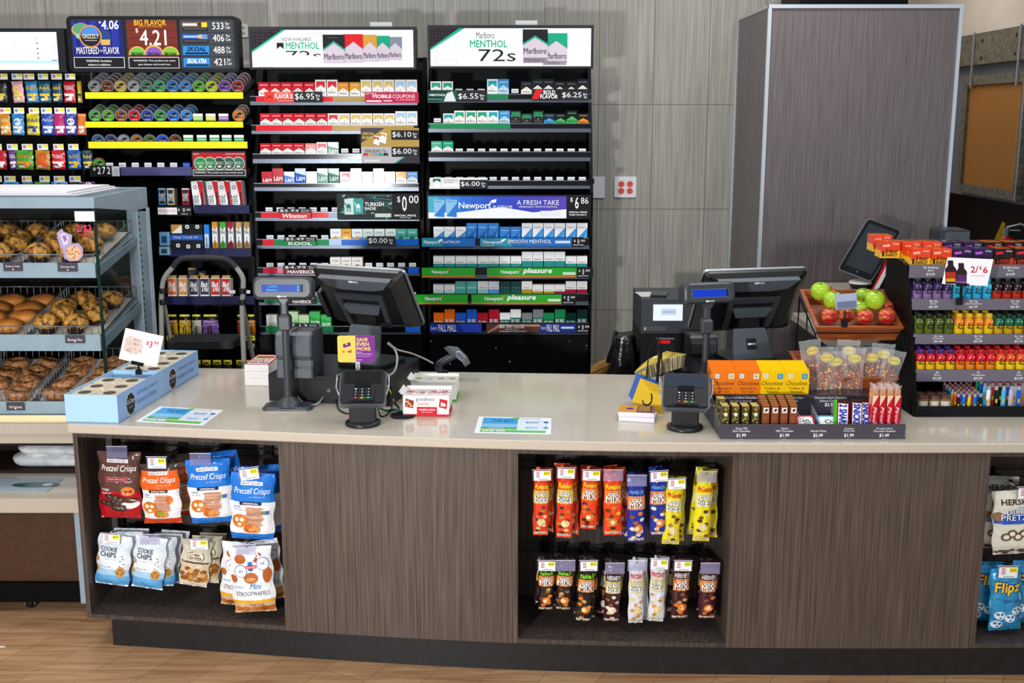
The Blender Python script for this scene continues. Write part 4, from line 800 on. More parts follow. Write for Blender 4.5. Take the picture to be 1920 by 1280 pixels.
for (u, v) in ((808, 640), (1100, 648), (930, 652), (956, 678), (1068, 640)):
    b = MB(); x_, z_ = P(u, v, RY+.018); b.lathe([(0, -.004), (.004, -.003), (.005, .001)], ('#8b9097', 's'), (x_, RY+.018, z_), 10, 'y'); part(b, 'screw', rd)
# wall plates
p = Panel(1152, 331, 1193, 370, 6.44, .009, '#dfe3ea', r=2)
for (u, v) in ((1165, 345), (1181, 345), (1165, 358), (1181, 358)):
    p.disc(u, v, 6, '#e2604e'); p.disc(u-2, v-1, .9, '#6a1a14', l=2); p.disc(u+2, v-1, .9, '#6a1a14', l=2); p.disc(u, v+2.5, .9, '#6a1a14', l=2)
single(p.mb, 'wall_outlet', 'white wall plate with four orange-red sockets', 'outlet')
p = Panel(1098, 331, 1134, 371, 6.44, .009, '#cfd3da', r=2); single(p.mb, 'blank_wall_plate', 'plain white wall plate right beside the end rack', 'wall plate')
p = Panel(447, 45, 465, 70, 6.44, .008, '#c6c6c2', r=2); p.disc(456, 52, 3, '#8d8d89'); p.disc(456, 62, 3, '#8d8d89'); single(p.mb, 'wall_outlet', 'small grey wall socket between the tin display and five-pack header', 'outlet')
# ================================================================ smokeless tobacco rack (B) and medicine rack (A)
rb_, xb0, xb1 = rackframe('tin_rack', 138, 466, 120, 'black rack of round tins with yellow shelf strips under the three-panel price header', 700)
ra_, xa0, xa1 = rackframe('medicine_rack', -110, 124, 120, 'black rack of hanging medicine pouches behind the bakery case', 700)
BX0, BX1 = P(146, 200, RY)[0], P(476, 200, RY)[0]
# header of rack B: three panels
p = Panel(127, 30, 447, 135, HY, .09, '#15171b', r=9)
p.poly(rrect(135, 36, 233, 130, 5), '#23262b', l=1); p.poly(rrect(236, 36, 334, 130, 5), '#23262b', l=1); p.poly(rrect(338, 36, 441, 130, 5), '#2b2e34', l=1)
p.rect(137, 39, 231, 128, '#1b1f6e', 'g', 2); p.rect(239, 39, 333, 128, '#6e2a20', 'g', 2)
for i in range(14): p.rect(137+i*6.7, 39, 143.7+i*6.7, 90, ['#23308a', '#1b1f6e', '#2a2f94'][i % 3], 'g', 3)
for i in range(6): p.rect(239, 42+i*14, 333, 43+i*14, '#53190f', l=3)
# tins picture
p.disc(154, 56, 18, '#b98a5a', l=4, r2=13); p.disc(154, 54, 15, '#4f8f6a', l=5, r2=10); p.disc(158, 66, 15, '#8fb89a', l=4, r2=9); p.disc(198, 71, 12, '#1b3c74', l=4, r2=14); p.rect(190, 74, 207, 84, '#c9a05a', l=5)
p.disc(171, 68, 21.5, '#b98253', l=6); p.disc(171, 68, 18.5, '#16181d', l=7); p.poly(circ(18, 17, 171, 67, a0=pi, a1=2*pi, close=True)[::-1], '#3f7fc4', l=8); p.text('GRIZZLY', 156, 64, 187, 72, '#d9c3a5', l=9, off=.01); p.rect(160, 75, 183, 76.5, '#9a9a9a', l=9)
p.text('$', 188, 40, 192, 44, l=5); p.text('4.06', 193, 38, 225, 55, l=5, off=.01, shear=.05)
p.text('MASTERED', 143, 88, 185, 101, l=5); p.text('FOR', 187, 93, 192, 97, l=5); p.text('FLAVOR', 194, 88, 223, 101, l=5)
p.rect(137, 107, 232, 127, '#e8e8e8', l=6); p.rect(138, 108, 231, 126, '#121318', l=7); p.text('WARNING: Smokeless', 160, 112, 208, 116, l=8); p.text('tobacco is addictive.', 163, 119, 206, 123, l=8)
p.text('BIG FLAVOR', 254, 37, 314, 48, '#d8a02c', l=5, off=.02); p.text('LONG CUT & POUCHES', 262, 48, 306, 51, '#d8a02c', l=5); p.text('$', 256, 53, 261, 62, l=5); p.text('4.21', 263, 56, 313, 85, l=5, off=.005)
for cx_, c in ((257, '#5fae3a'), (288, '#7a4fa8'), (319, '#6fae2a')):
    r_ = 15 if cx_ != 288 else 16.5; p.poly(circ(20, r_+1.5, cx_, 103 if cx_ != 288 else 102, a0=pi, a1=2*pi, close=True)[::-1], '#c9a050', l=5 if cx_ != 288 else 7); p.poly(circ(20, r_-1, cx_, 103, a0=pi, a1=2*pi, close=True)[::-1], c, l=6 if cx_ != 288 else 8)
    p.text('SKOAL', cx_-12, 98, cx_+12, 104, '#17181b', l=10, off=.02, shear=.2)
p.rect(240, 107, 335, 128, '#e8e8e8', l=11); p.rect(241, 108, 334, 127, '#121318', l=12); p.text('WARNING: This product can cause', 249, 112, 328, 116, l=13); p.text('gum disease and tooth loss.', 258, 119, 319, 123, l=13)
for i, (pr, c, nm_) in enumerate((('533', '#6a5a4a', ''), ('406', '#24439c', ''), ('488', '#1f86d8', 'SKOAL'), ('421', '#1f86d8', 'SKOAL XTRA'))):
    v = 39+i*22.5; p.rect(340, v, 438, v+21, '#3a3f47', l=2); p.rect(342, v+1.5, 392, v+19.5, '#23262c', l=3); p.rect(343, v+2, 392, v+12, c, l=4); p.rect(345, v+14, 390, v+17.5, '#101114', l=4); p.rect(346, v+15, 389, v+15.6, '#8f949c', l=5)
    if nm_: p.rect(343, v+2, 392, v+19, c, l=6); p.rect(347, v+14, 390, v+17.5, '#15181d', l=7); p.text(nm_, 350, v+3.5, 386, v+12, '#ffffff' if i == 3 else '#101114', l=8, off=.02, shear=.25)
    else:
        p.disc(378, v+7, 8, '#c9a36a' if i else '#3a2d24', l=5, r2=4); p.rect(380, v+3, 390, v+12, '#d9c02a' if not i else '#5f86b8', l=6); p.rect(345, v+5, 372, v+9, '#e7e2dc' if not i else '#8fb0e6', l=6)
    p.text(pr, 400, v+3, 421, v+16, l=5, off=-.005); p.text('Per', 425, v+3, 432, v+8, l=5); p.text('Can', 424, v+9, 433, v+15, l=5)
part(p.mb, 'header_sign', rb_, 'three-panel price header with 4.06, 4.21 and a price list')
p = Panel(-90, 53, 122, 135, HY, .09, '#1c2126'); p.rect(-85, 60, 108, 131, '#eef5f6', 'e'); p.rect(-85, 113, 108, 119, '#bcd9e4', 'e', 2); p.rect(-85, 86, 108, 88, '#dceaf0', 'e', 2)
for v in (72, 81, 91, 100, 109): p.disc(71, v, 1.4 if v != 72 else .9, '#1c2126', l=3)
for u, v in ((102, 86), (102, 92), (74, 127)): p.disc(u, v, .8, '#60686c', l=3)
p.text('S', 26, 83, 29, 87, '#8fa6a0', l=3); p.rect(17, 91, 40, 92, '#c9d6d4', l=3); p.rect(14, 95, 43, 95.8, '#c9d6d4', l=3); p.rect(96, 112, 107, 114, '#7b868b', l=3)
part(p.mb, 'header_sign', ra_, 'bright white lit header with a row of small dots')
# tins
TIN = {}
def tin(x, y, z, tlt, colr, rim, key, lab, r=.0335):
    k = (colr, rim, r)
    if k not in TIN:
        b = MB(); b.lathe([(r*.97, 0), (r, .002), (r, .0125)], (rim, 's'), (0, 0, 0), 24, 'y'); b.lathe([(r*.99, .013), (r, .014), (r*.96, .027), (r*.9, .027)], ('#1b1c1e', 'g'), (0, 0, 0), 24, 'y')
        b.flat(circ(24, r*.86)[::-1], -.0008, (colr, 'g')); b.flat([(-r*.6, r*.05), (r*.2, r*.55), (r*.62, r*.4), (-r*.05, -r*.2), (-r*.6, -r*.35)][::-1], -.0014, ('#14161a', 'm')); b.text('SKOAL', -r*.5, -r*.06, r*.5, r*.18, -.002, ('#c9cac6', 'm'), .0, .3)
        b.flat([(-r*.5, -r*.55), (r*.5, -r*.55), (r*.4, -r*.65), (-r*.4, -r*.65)][::-1], -.0014, ('#dcdcd6', 'm'))
        TIN[k] = mesh(b, 'snuff_tin')
    o = bpy.data.objects.new('snuff_tin', TIN[k]); COL.objects.link(o); o.location = (x, y, z); o.rotation_euler = (tlt, 0, random.uniform(-.04, .04)); tag(o, lab, 'tin', 'round tins on the yellow-strip rack')
tn = {'#8c9094': 'silver', '#7a3d18': 'copper brown', '#c9a53a': 'gold', '#9aa19c': 'grey', '#3d7a5e': 'dark green', '#2ba05c': 'green', '#1a6fc8': 'blue', '#3a86d0': 'light blue', '#55b82a': 'lime green', '#b6c81e': 'yellow-green', '#7a3fae': 'purple', '#a83240': 'maroon', '#4a9a3a': 'leaf green', '#58a018': 'grass green', '#8a4a1e': 'brown', '#c01a26': 'red', '#22409a': 'navy', '#2f8a44': 'mid green', '#d07a2a': 'copper', '#1b64c0': 'bright blue', '#2c5d80': 'steel blue', '#3c3a7a': 'violet-blue', '#a3682a': 'amber', '#4c6a2c': 'olive', '#2450c8': 'vivid blue'}
def tinrow(n, cols, u0, u1, vc, deep, tn_row):
    xa = P(u0, vc, RY)[0]; xb = P(u1, vc, RY)[0]
    for i, c in enumerate(cols):
        if c is None: continue
        x = xa+(xb-xa)*(i+.5)/n; z = P(900, vc, RY)[1]
        for k in range(deep):
            tin(x+k*.004, RY+.02+k*.034, z+k*.013, R(14), c, '#8d9298', 0, '%s tin, %s file of the %s yellow-strip shelf, %s' % (tn[c], ORD[i], ORD[tn_row], ('in front', 'one behind', 'two behind', 'three behind')[k]))
tinrow(12, ['#8c9094', '#7a3d18', '#c9a53a', '#9aa19c', '#3d7a5e', '#2ba05c', '#1a6fc8', '#3a86d0', '#55b82a', '#b6c81e', '#7a3fae', '#a83240'], 162, 456, 162, 4, 0)
tinrow(12, ['#4a9a3a', '#58a018', '#8a4a1e', '#c01a26', '#22409a', '#2f8a44', '#1b64c0', '#3a86d0', None, None, None, '#d07a2a'], 163, 458, 217, 3, 1)
tinrow(12, ['#2c5d80', '#3c3a7a', '#8c9094', '#a3682a', '#4c6a2c', '#2450c8', '#7a3d18', None, None, None, None, None], 169, 460, 264, 1, 2)
def yshelf(vt, vb, u0, u1, col='#e9e31c', strip=None, ls=None):
    zt, zb = P(900, vt, RY)[1], P(900, vb, RY)[1]; a = P(u0, vt, RY)[0]; e = P(u1, vt, RY)[0]
    b = MB(); b.loft([[(x, RY-.001, zb), (x, RY+.004, zb-.004), (x, RY+.32, zb+.10), (x, RY+.32, zb+.106), (x, RY+.004, zb+.004)] for x in (a+.004, e-.004)], BK)
    o = part(b, 'shelf', rb_)
    b = MB(); b.box(a, e, RY-.006, RY-.001, zb, zt, (col, 'p')); part(b, 'price_strip', o, ls or 'bright yellow strip'); return zb
yshelf(173, 185, 160, 456); yshelf(228, 239, 160, 456); yshelf(265.5, 278, 166, 464)
for row, (v, us, cols) in enumerate(((222, (371, 395, 419), ('#8fc46a', '#c3cf4a', '#8a5aa8')), (262, (353, 378, 402, 425, 448), ('#4f9a5f', '#4f9a5f', '#4f9a5f', '#3f8f5f', '#3f8f5f')))):
    for u, c in zip(us, cols):
        p = Panel(u-9, v-9, u+9, v+4, RY+.002, .004, '#e6e8e6'); p.rect(u-9, v-4, u+9, v+4, c); p.rect(u-8, v-1, u+8, v, '#f4f4f4', l=2); part(p.mb, 'slot_card', rb_)
for i in range(7):
    p = Panel(199+i*24, 305, 212+i*24, 315, RY+.002, .004, '#cfd2de' if i < 6 else '#2a55c8'); p.rect(201+i*24, 309, 210+i*24, 310, '#8489a0'); part(p.mb, 'slot_card', rb_)
yshelf(313, 329, 226, 360, '#4b4a78', ls='violet translucent strip')
tin(P(184, 308, RY)[0], RY+.01, P(184, 308, RY)[1], R(10), '#4a9a3a', '#9a6a4a', 0, 'single green tin beside the 2.72 price tab on the tin rack')
p = sign(rb_, 'price_placard', 'black price tab reading 2.72', 168, 311, 224, 331, '#17181b'); p.text('$', 175, 314, 180, 320); p.text('2', 183, 313, 189, 326, off=.01); p.text('7', 192, 313, 198, 326, off=.01); p.text('2', 201, 313, 207, 326, off=.01); p.rect(210, 312, 224, 330, '#d6d8de', l=1)
for k in range(6): p.rect(212, 314+k*2.5, 222, 315+k*2.5, '#9a9da6', l=2)
p.done()
p = sign(rb_, 'tin_banner', 'red and black banner with five round green lids', 360, 283, 462, 333, '#1b1c20'); p.rect(362, 286, 460, 318, '#b5202c', 'g'); p.text('GRIZZLY', 363, 287, 374, 290, '#f0d0d0', l=2); p.text('LONG CUT & POUCHES', 424, 287, 459, 290, '#f0d0d0', l=2)
for i in range(5): u = 447-i*17.5; p.disc(u, 306, 12.3, '#cfd6cc', l=3+i*3); p.disc(u, 306, 11, ['#2f6f5a', '#2c5f50', '#35403c', '#2f7a4a', '#1f8a4a'][i], l=4+i*3); p.text('GRIZZLY', u-8, 303, u+8, 308, '#d8ddd6', l=5+i*3); p.disc(u, 312, 4, '#c9d3c9', l=5+i*3, r2=2)
p.rect(362, 318, 461, 329, '#e0e0e0', l=20); p.rect(363, 319, 460, 328, '#121317', l=21); p.text('WARNING: This product can cause mouth cancer', 365, 321, 457, 326, l=22); p.done()
# vape boxes on the right
def boxthing(name, lab, cat, grp, u0, v0, u1, v1, Y, d, col, deco=None, lean=0, kind='g'):
    x0, z1 = P(u0, v0, Y); x1, z0 = P(u1, v1, Y); w = (x1-x0)/2; h = z1-z0
    b = MB(); b.box(-w, w, 0, d, 0, h, (col, kind))
    if deco: deco(b, w, h)
    me = mesh(b, name); o = bpy.data.objects.new(name, me); COL.objects.link(o); o.location = ((x0+x1)/2, Y, z0); o.rotation_euler = (R(-4), lean, 0)
    return tag(o, lab, cat, grp)
def vibe(b, w, h):
    b.flat([(w, h*.95), (w*.1, h), (w*.55, h*.1), (w, h*.05)][::1], -.0006, ('#d8232e', 'm')); b.flat([(w*.4, h*.15), (w*.75, h*.15), (w*.8, h*.6), (w*.6, h*.6)], -.0012, ('#1b1c22', 'm'))
    b.text('VIBE', -w*.85, h*.1, -w*.2, h*.5, 0, ('#5f6470', 'm'), sf=lambda x, z: (-w*.5+(z-h*.3)*.55*-1, -.0012, h*.3+(x+w*.5)*3.6)); b.flat(circ(14, w*.33, -w*.4, h*.78)[::-1], -.0006, ('#17181b', 'm')); b.flat(circ(14, w*.22, -w*.4, h*.78)[::-1], -.0012, ('#f2f2f2', 'm'))
def yshelf2(t, u0, u1, vt, vb, col='#2a2c50', Y=RY, d=.3, ls='dark violet strip'):
    a, zt = P(u0, vt, Y); e, zb = P(u1, vb, Y); b = MB(); b.box(a, e, Y+.002, Y+d, zb-.006, zb, BK); b.box(a, e, Y+.008, Y+.012, zb, zb+.002, BK); o = part(b, 'shelf', t); b = MB(); b.box(a, e, Y-.003, Y+.001, zb-.005, zt, (col, 'g')); part(b, 'price_strip', o, ls)
yshelf2(rb_, 364, 468, 384, 398)
for i, u in enumerate((361, 389, 411, 434)):
    boxthing('vape_carton', 'red and white upright carton, %s from left on the shelf under the lid banner' % ORD[i], 'carton', 'red and white cartons', u, 339, u+24, 392, RY+.012, .08, '#f1f0f2', vibe, lean=R(-5))
yshelf2(rb_, 296, 360, 384, 403, '#17181c', ls='black strip with small price numbers')
p = sign(rb_, 'price_placard', 'white strip with pink print and small price numbers', 295, 387, 359, 404, '#14161a'); p.rect(296, 389, 332, 402, '#f0eef0'); p.text('PRE FILLED TANK', 298, 393, 330, 397, '#e0809a', l=2); p.text('$', 334, 391, 337, 396); p.text('0', 343, 390, 347, 397); p.text('00', 350, 391, 357, 395); p.text('SPECIAL', 340, 400, 352, 402); p.done()
def qbox(b, w, h): b.flat([(-w*.7, h*.08), (w*.7, h*.08), (w*.7, h*.9), (-w*.7, h*.9)], -.0005, ('#1d1f24', 'm')); b.text('VAKE', 0, 0, 0, 0, 0, ('#f2f2f2', 'm')) if 0 else b.text('OVARE', -w*.5, h*.15, w*.5, h*.8, 0, ('#e8e8ea', 'm'), sf=lambda x, z: ((z-h*.47)*-.55, -.001, h*.47+x*2.2)); b.box(-w*1.01, w*1.01, -.001, .03, h*.92, h*1.005, ('#cfd2d6', 's'))
for i, (u, c, n_) in enumerate(((296, '#2a86c8', 'blue'), (312, '#b9a886', 'tan'), (340, '#a02038', 'red'))):
    boxthing('vape_carton', 'small %s and black upright carton on the shelf right of the bakery case' % n_, 'carton', None, u, 353, u+15, 384, RY+.012, .06, c, qbox)
# second vape shelf: blu boxes
yshelf2(rb_, 298, 472, 465, 479)
def blu(c):
    def f(b, w, h):
        b.flat([(-w, 0), (w, 0), (w, h*.3), (0, h*.42), (-w, h*.3)], -.0005, (c, 'm')); b.flat([(-w, h*.85), (0, h*.72), (w, h*.85), (w, h), (-w, h)], -.0005, (c, 'm')); b.text('blu', -w*.7, h*.62, w*.7, h*.74, -.001, ('#25303c', 'm'), .01); b.box(-w*.08, w*.08, -.002, 0, h*.2, h*.55, ('#15171b', 'm')); b.flat([(-w*.8, h*.03), (w*.8, h*.03), (w*.8, h*.1), (-w*.8, h*.1)], -.001, ('#f2f2f2', 'm'))
    return f
for i, (c, nn_) in enumerate((('#e0951e', 'orange'), ('#4fae2e', 'green'), ('#a81e30', 'red'), ('#c9a36a', 'tan'), ('#b98a4e', 'light brown'))):
    boxthing('vape_carton', 'white and %s slim carton, %s from left beside the blue slim box' % (nn_, ORD[i]), 'carton', None, 396+i*15, 416, 408.5+i*15, 474, RY+.012, .06, '#eceef0', blu(c))
boxthing('vape_carton', 'bright blue and white slim carton left of the five two-tone cartons', 'carton', None, 381, 421, 393, 468, RY+.01, .05, '#2f86d8', lambda b, w, h: (b.flat([(-w*.8, h*.05), (w*.8, h*.05), (w*.8, h*.62), (-w*.8, h*.62)], -.0005, ('#cfe0ee', 'm')), b.box(-w*.15, w*.15, -.0015, 0, h*.12, h*.5, ('#2a4058', 'm'))))
p = sign(rb_, 'starter_kit_panel', 'black panel with white round buttons and blue FIND YOUR strip', 319, 420, 380, 466, '#0f1013'); p.rect(319, 440, 380, 450, '#1f57b4', l=1); p.text('FIND YOUR FIT', 326, 443, 372, 447, '#cfe0f6', l=2)
for u, v in ((352, 425), (371, 425), (333, 460), (352, 462), (371, 461)): p.poly(rrect(u-3.5, v-3.5, u+3.5, v+3.5, 2)[::-1], '#e6e8ea', l=2); p.disc(u, v, 1.5, '#15171b', l=3)
p.rect(322, 421, 342, 437, '#c08a3e', l=2); p.poly([(322, 437), (342, 421), (342, 437)], '#e9e2d6', l=3); p.done()
for i, (v0, v1) in enumerate(((435, 460), (462, 478))): boxthing('vape_carton', 'small light blue carton beside the button panel, %s of two' % ('upper' if i == 0 else 'lower'), 'carton', None, 298, v0, 318, v1, RY-.03, .04, '#6fa3cc' if i == 0 else '#8fb4cf', lambda b, w, h: b.flat([(-w*.6, h*.2), (w*.5, h*.2), (w*.5, h*.7), (-w*.6, h*.7)], -.0005, ('#21466c', 'm')))
# cigarillo cartons
yshelf2(rb_, 306, 478, 555, 569)
def bm(c, txt):
    def f(b, w, h):
        b.flat([(-w*.95, h*.30), (w*.95, h*.30), (w*.95, h*.98), (-w*.95, h*.98)], -.0005, (c, 'm')); b.text('Black', -w*.8, h*.62, w*.8, h*.86, -.001, ('#ffffff' if c not in ('#e6e0c8',) else '#c01a26', 'm'), .015, .3); b.text('& Mild', -w*.6, h*.42, w*.85, h*.62, -.001, ('#ffffff', 'm'), .015, .3)
        b.flat([(-w*.8, h*.05), (w*.8, h*.05), (w*.8, h*.22), (-w*.8, h*.22)], -.0005, ('#c9c2c2', 'm'))
        for k in range(4): b.box(-w*.85+k*w*.45, -w*.5+k*w*.45, .002, .03, h, h*1.12, ('#c9a36a', 'm'))
    return f
for i, (c, nn_) in enumerate((('#d8621c', 'orange'), ('#c98a3c', 'amber'), ('#222c4c', 'navy'), ('#2a2f45', 'dark blue'), ('#c01e28', 'red'), ('#b8231f', 'scarlet'))):
    boxthing('cigarillo_carton', '%s and white upright cigarillo carton, %s from left, framed by the step stool' % (nn_, ORD[i]), 'carton', None, 313+i*20.3, 522, 331.5+i*20.3, 565, RY+.01, .06, '#efe9e6', bm(c, ''))
boxthing('cigarillo_carton', 'small dark carton standing tall behind the cigarillo cartons', 'carton', None, 352, 502, 368, 520, RY+.10, .05, '#4a4e5c', lambda b, w, h: b.flat([(-w*.9, h*.8), (w*.9, h*.8), (w*.9, h), (-w*.9, h)], -.0005, ('#c9a050', 'm')))
boxthing('cigarillo_carton', 'small black and gold carton lying behind the cigarillo cartons', 'carton', None, 369, 508, 386, 520, RY+.10, .05, '#23252b', lambda b, w, h: b.flat([(-w*.8, h*.2), (w*.6, h*.2), (w*.8, h*.5), (-w*.4, h*.8)], -.0005, ('#b8923e', 'm')))
for (u) in (429, 457):
    p = Panel(u, 544, u+12, 550, RY+.002, .003, '#d9dce2'); part(p.mb, 'slot_card', rb_)
# ---------------- soft bags (shared by every hanging bag)
def bagmesh(w, h, t, bands, decals, seed=0, taper=0, wav=1.7, kind='b', crimp=.05, nx=14, nz=20, fold=0):
    rnd = random.Random(seed); p1, p2, p3 = rnd.uniform(0, 6), rnd.uniform(0, 6), rnd.uniform(0, 6)
    def surf(x, z):     # x,z normalised -1..1 / 0..1
        a = max(0, 1-abs(x)**3.2); e = min(z/ .16, (1-z)/.14, 1); e = max(e, 0)**.6
        return t/2*a*e + .0012*wav*(sin(9*x+p1+7*z)*sin(13*z+p2)+.6*sin(23*z+5*x+p3)*(1 if z < .2 or z > .8 else .35))*(1-abs(x)**6)
    def pt(X, Z, eps=0, back=False):
        x = max(-1, min(1, X/(w/2))); z = max(0, min(1, -Z/h)); z = 1-z
        s_ = surf(x, z); ed = min(.0022, w*.016)*wav*sin(17*z+p1+(3 if x > 0 else 0))*(abs(x)**4)
        xx = X*(1-taper*(1-abs(2*z-1)**2)*.06)+ed
        if fold and (z < crimp or z > 1-crimp): s_ += .002*sin(x*14+p3)
        return (xx, (s_ if back else -s_)-(0 if back else eps), Z)
    b = MB()
    def bandat(z):
        c = bands[-1][1]
        for lim, col in bands:
            if z >= lim: return col
        return c
    zs_ = sorted(set([i/nz for i in range(nz+1)]+[l for l, c in bands if 0 < l < 1]))
    for back in (False, True):
        for j in range(len(zs_)-1):
            row = []
            for i in range(nx+1):
                X = (-1+2*i/nx)*w/2; row.append((pt(X, -h*(1-zs_[j]), 0, back), pt(X, -h*(1-zs_[j+1]), 0, back)))
            vs = [r[0] for r in row]+[r[1] for r in row]; n = nx+1
            b.add(vs, [(i, i+1, n+i+1, n+i) if not back else (i+1, i, n+i, n+i+1) for i in range(nx)], M(bandat((zs_[j]+zs_[j+1])/2), kind), True)
    for di, d in enumerate(decals):
        ty = d[0]; L_ = .0009*(d[-1] if isinstance(d[-1], (int, float)) else 1)+di*.00001
        f = lambda X, Z: pt(max(-w*.492, min(w*.492, X)), Z, L_+.0006)
        if ty == 'T':   # text: x0,z0,x1,z1 fractions (x -1..1, z 0..1 from bottom), colour, off, shear, layer
            _, s_, x0, z0, x1, z1, col, off, sh, lay = d; b.text(s_, x0*w/2, -h*(1-z0), x1*w/2, -h*(1-z1), 0, (col, 'm'), off, sh, sf=f)
        elif ty == 'R':
            _, x0, z0, x1, z1, col, lay = d; n = 6; m_ = 4; vs = [f((x0+(x1-x0)*i/n)*w/2, -h*(1-(z0+(z1-z0)*j/m_))) for j in range(m_+1) for i in range(n+1)]
            b.add(vs, [(j*(n+1)+i, j*(n+1)+i+1, (j+1)*(n+1)+i+1, (j+1)*(n+1)+i) for j in range(m_) for i in range(n)], M(col, 'b'))
        elif ty == 'D':  # disc cx,cz,r (in metres) ,ry
            _, cx, cz, r, r2, col, lay = d; X0 = cx*w/2; Z0 = -h*(1-cz)
            vs = [f(X0, Z0)]+[f(X0+r*cos(a), Z0+r2*sin(a)) for a in [2*pi*i/14 for i in range(14)]]
            b.add(vs, [(0, i+1, (i+1) % 14+1) for i in range(14)], M(col, 'b'))
        elif ty == 'P':
            _, pts, col, lay = d; b.add([f(x*w/2, -h*(1-z)) for x, z in pts], [tuple(range(len(pts)))], M(col, 'm'))
    return mesh(b, 'bag')
def hang(name, me, x, y, z, lab, cat, grp=None, rz=0, ry=0, rx=0):
    o = bpy.data.objects.new(name, me); COL.objects.link(o); o.location = (x, y, z); o.rotation_euler = (rx, ry, rz); return tag(o, lab, cat, grp)
# ---------------- medicine pouches
medrows = [
 (152, 192, 138, [(-20, 12, '#1a1a1c', 'black and yellow', '', '#d9c02a'), (17, 43, '#e6a6b8', 'pink', '', '#e8d24a'), (43, 69, '#2f7fc0', 'blue and yellow', 'ALEVE', '#e6c21e'), (68, 94, '#0f5a6e', 'dark teal', 'Advil', '#e6c83a'), (93, 116, '#0f3f5c', 'navy teal', 'Advil', '#e6c83a'), (115, 141, '#c01c2c', 'red', 'TYLENOL', '#f2f2f2'), (141, 152, '#c9a91e', 'gold', '', '#2a2a2a')],
  [(-6, 14), (22, 42), (44, 64), (71, 90), (96, 116), (122, 141)]),
 (213, 253, 202, [(-6, 19, '#e0961e', 'orange', 'THERA', '#f6e0b0'), (19, 45, '#2f8fd0', 'sky blue', '', '#e6f0f8'), (46, 74, '#e6d61c', 'yellow and magenta', 'Advil', '#1c3f8a'), (75, 101, '#2446a8', 'blue', 'NyQuil', '#d2e4ff'), (97, 121, '#c01e6e', 'magenta', '', '#ffffff'), (118, 143, '#3a3f9a', 'violet and white', '', '#ffffff'), (143, 161, '#d8701e', 'orange and maroon', '', '#f6e6d0')],
  [(-2, 20), (26, 45), (54, 73), (77, 97), (102, 121), (124, 143)]),
 (282, 318, 270, [(-14, 12, '#c01428', 'crimson', '', '#ffffff'), (12, 28, '#6a2f8a', 'purple', 'TIDE', '#ffffff'), (26, 62, '#4aa82e', 'bright green', 'SOUR', '#f08a1e'), (62, 94, '#d08a1c', 'golden orange', '', '#e8622a'), (93, 122, '#d8202e', 'red and white', 'TYLENOL', '#ffffff'), (122, 151, '#1c62b4', 'blue', 'ALEVE', '#e6c21e'), (150, 172, '#123a52', 'dark navy', 'Advil', '#e6c83a')],
  [(-8, 3), (13, 33), (41, 61), (70, 90), (100, 119), (128, 147)]),
 (341, 360, 330, [(2, 34, '#2f8fd0', 'light blue', '', '#e6f0f8'), (37, 60, '#1e6fb0', 'mid blue', '', '#e6c21e'), (60, 92, '#5a9a3a', 'green', '', '#e6f0e0'), (94, 124, '#2a86c8', 'pale blue', '', '#ffffff'), (128, 152, '#101214', 'black', '', '#8a8a8a'), (152, 176, '#7a2f7a', 'plum', '', '#ffffff')],
  [(-14, 3), (8, 29), (41, 59), (74, 93), (101, 121), (130, 151)])]
for ri, (vt, vb, vtag, items, tags) in enumerate(medrows):
    for i, (u0, u1, c, cn, txt, c2) in enumerate(items):
        x0, z1 = P(u0, vt, RY); x1, z0 = P(u1, vb, RY); w = x1-x0; h = z1-z0; wid = max(w, .065)
        dec = [('R', -.8, .30, .8, .42, c2, 1), ('R', -.6, .08, .5, .2, '#e6e6ea', 1), ('D', .3, .22, w*.16, w*.14, c2, 2)]
        if txt: dec.append(('T', txt, -.8, .6, .8, .78, c2, .01, 0, 1))
        elif i % 2: dec += [('D', 0, .62, w*.3, w*.3, c2, 1), ('T', 'MD', -.3, .56, .3, .68, c, .01, 0, 2)]
        me = bagmesh(w, h, .018, [(.82, c), (.0, c)], dec, seed=ri*10+i, nx=6, nz=8)
        for k in range(1):
            hang('medicine_pouch', me, (x0+x1)/2, RY+.02, z1, '%s pouch, %s in %s hanging row of the medicine rack' % (cn, ORD[i], ORD[ri]), 'pouch', 'medicine pouches', rz=random.uniform(-.2, .2), ry=random.uniform(-.06, .06))
    for k, (a, c) in enumerate(tags):
        p = Panel(a, vtag, c, vtag+11, RY-.01, .002, '#eef0f2'); m_ = (a+c)/2; p.rect(m_, vtag+1, c-1, vtag+6, '#e8de1e'); p.rect(a+2, vtag+2, m_-2, vtag+8, '#7f93c8' if k % 2 else '#c77f86', l=1)
        x_, z_ = P(m_, vtag, RY); p.mb.tube([(x_, RY-.008, z_-.004), (x_, RB-.03, z_+.01)], .002, ('#3a3d42', 's'), 4); part(p.mb, 'tag_hook', ra_, 'hook with white and yellow price tag')
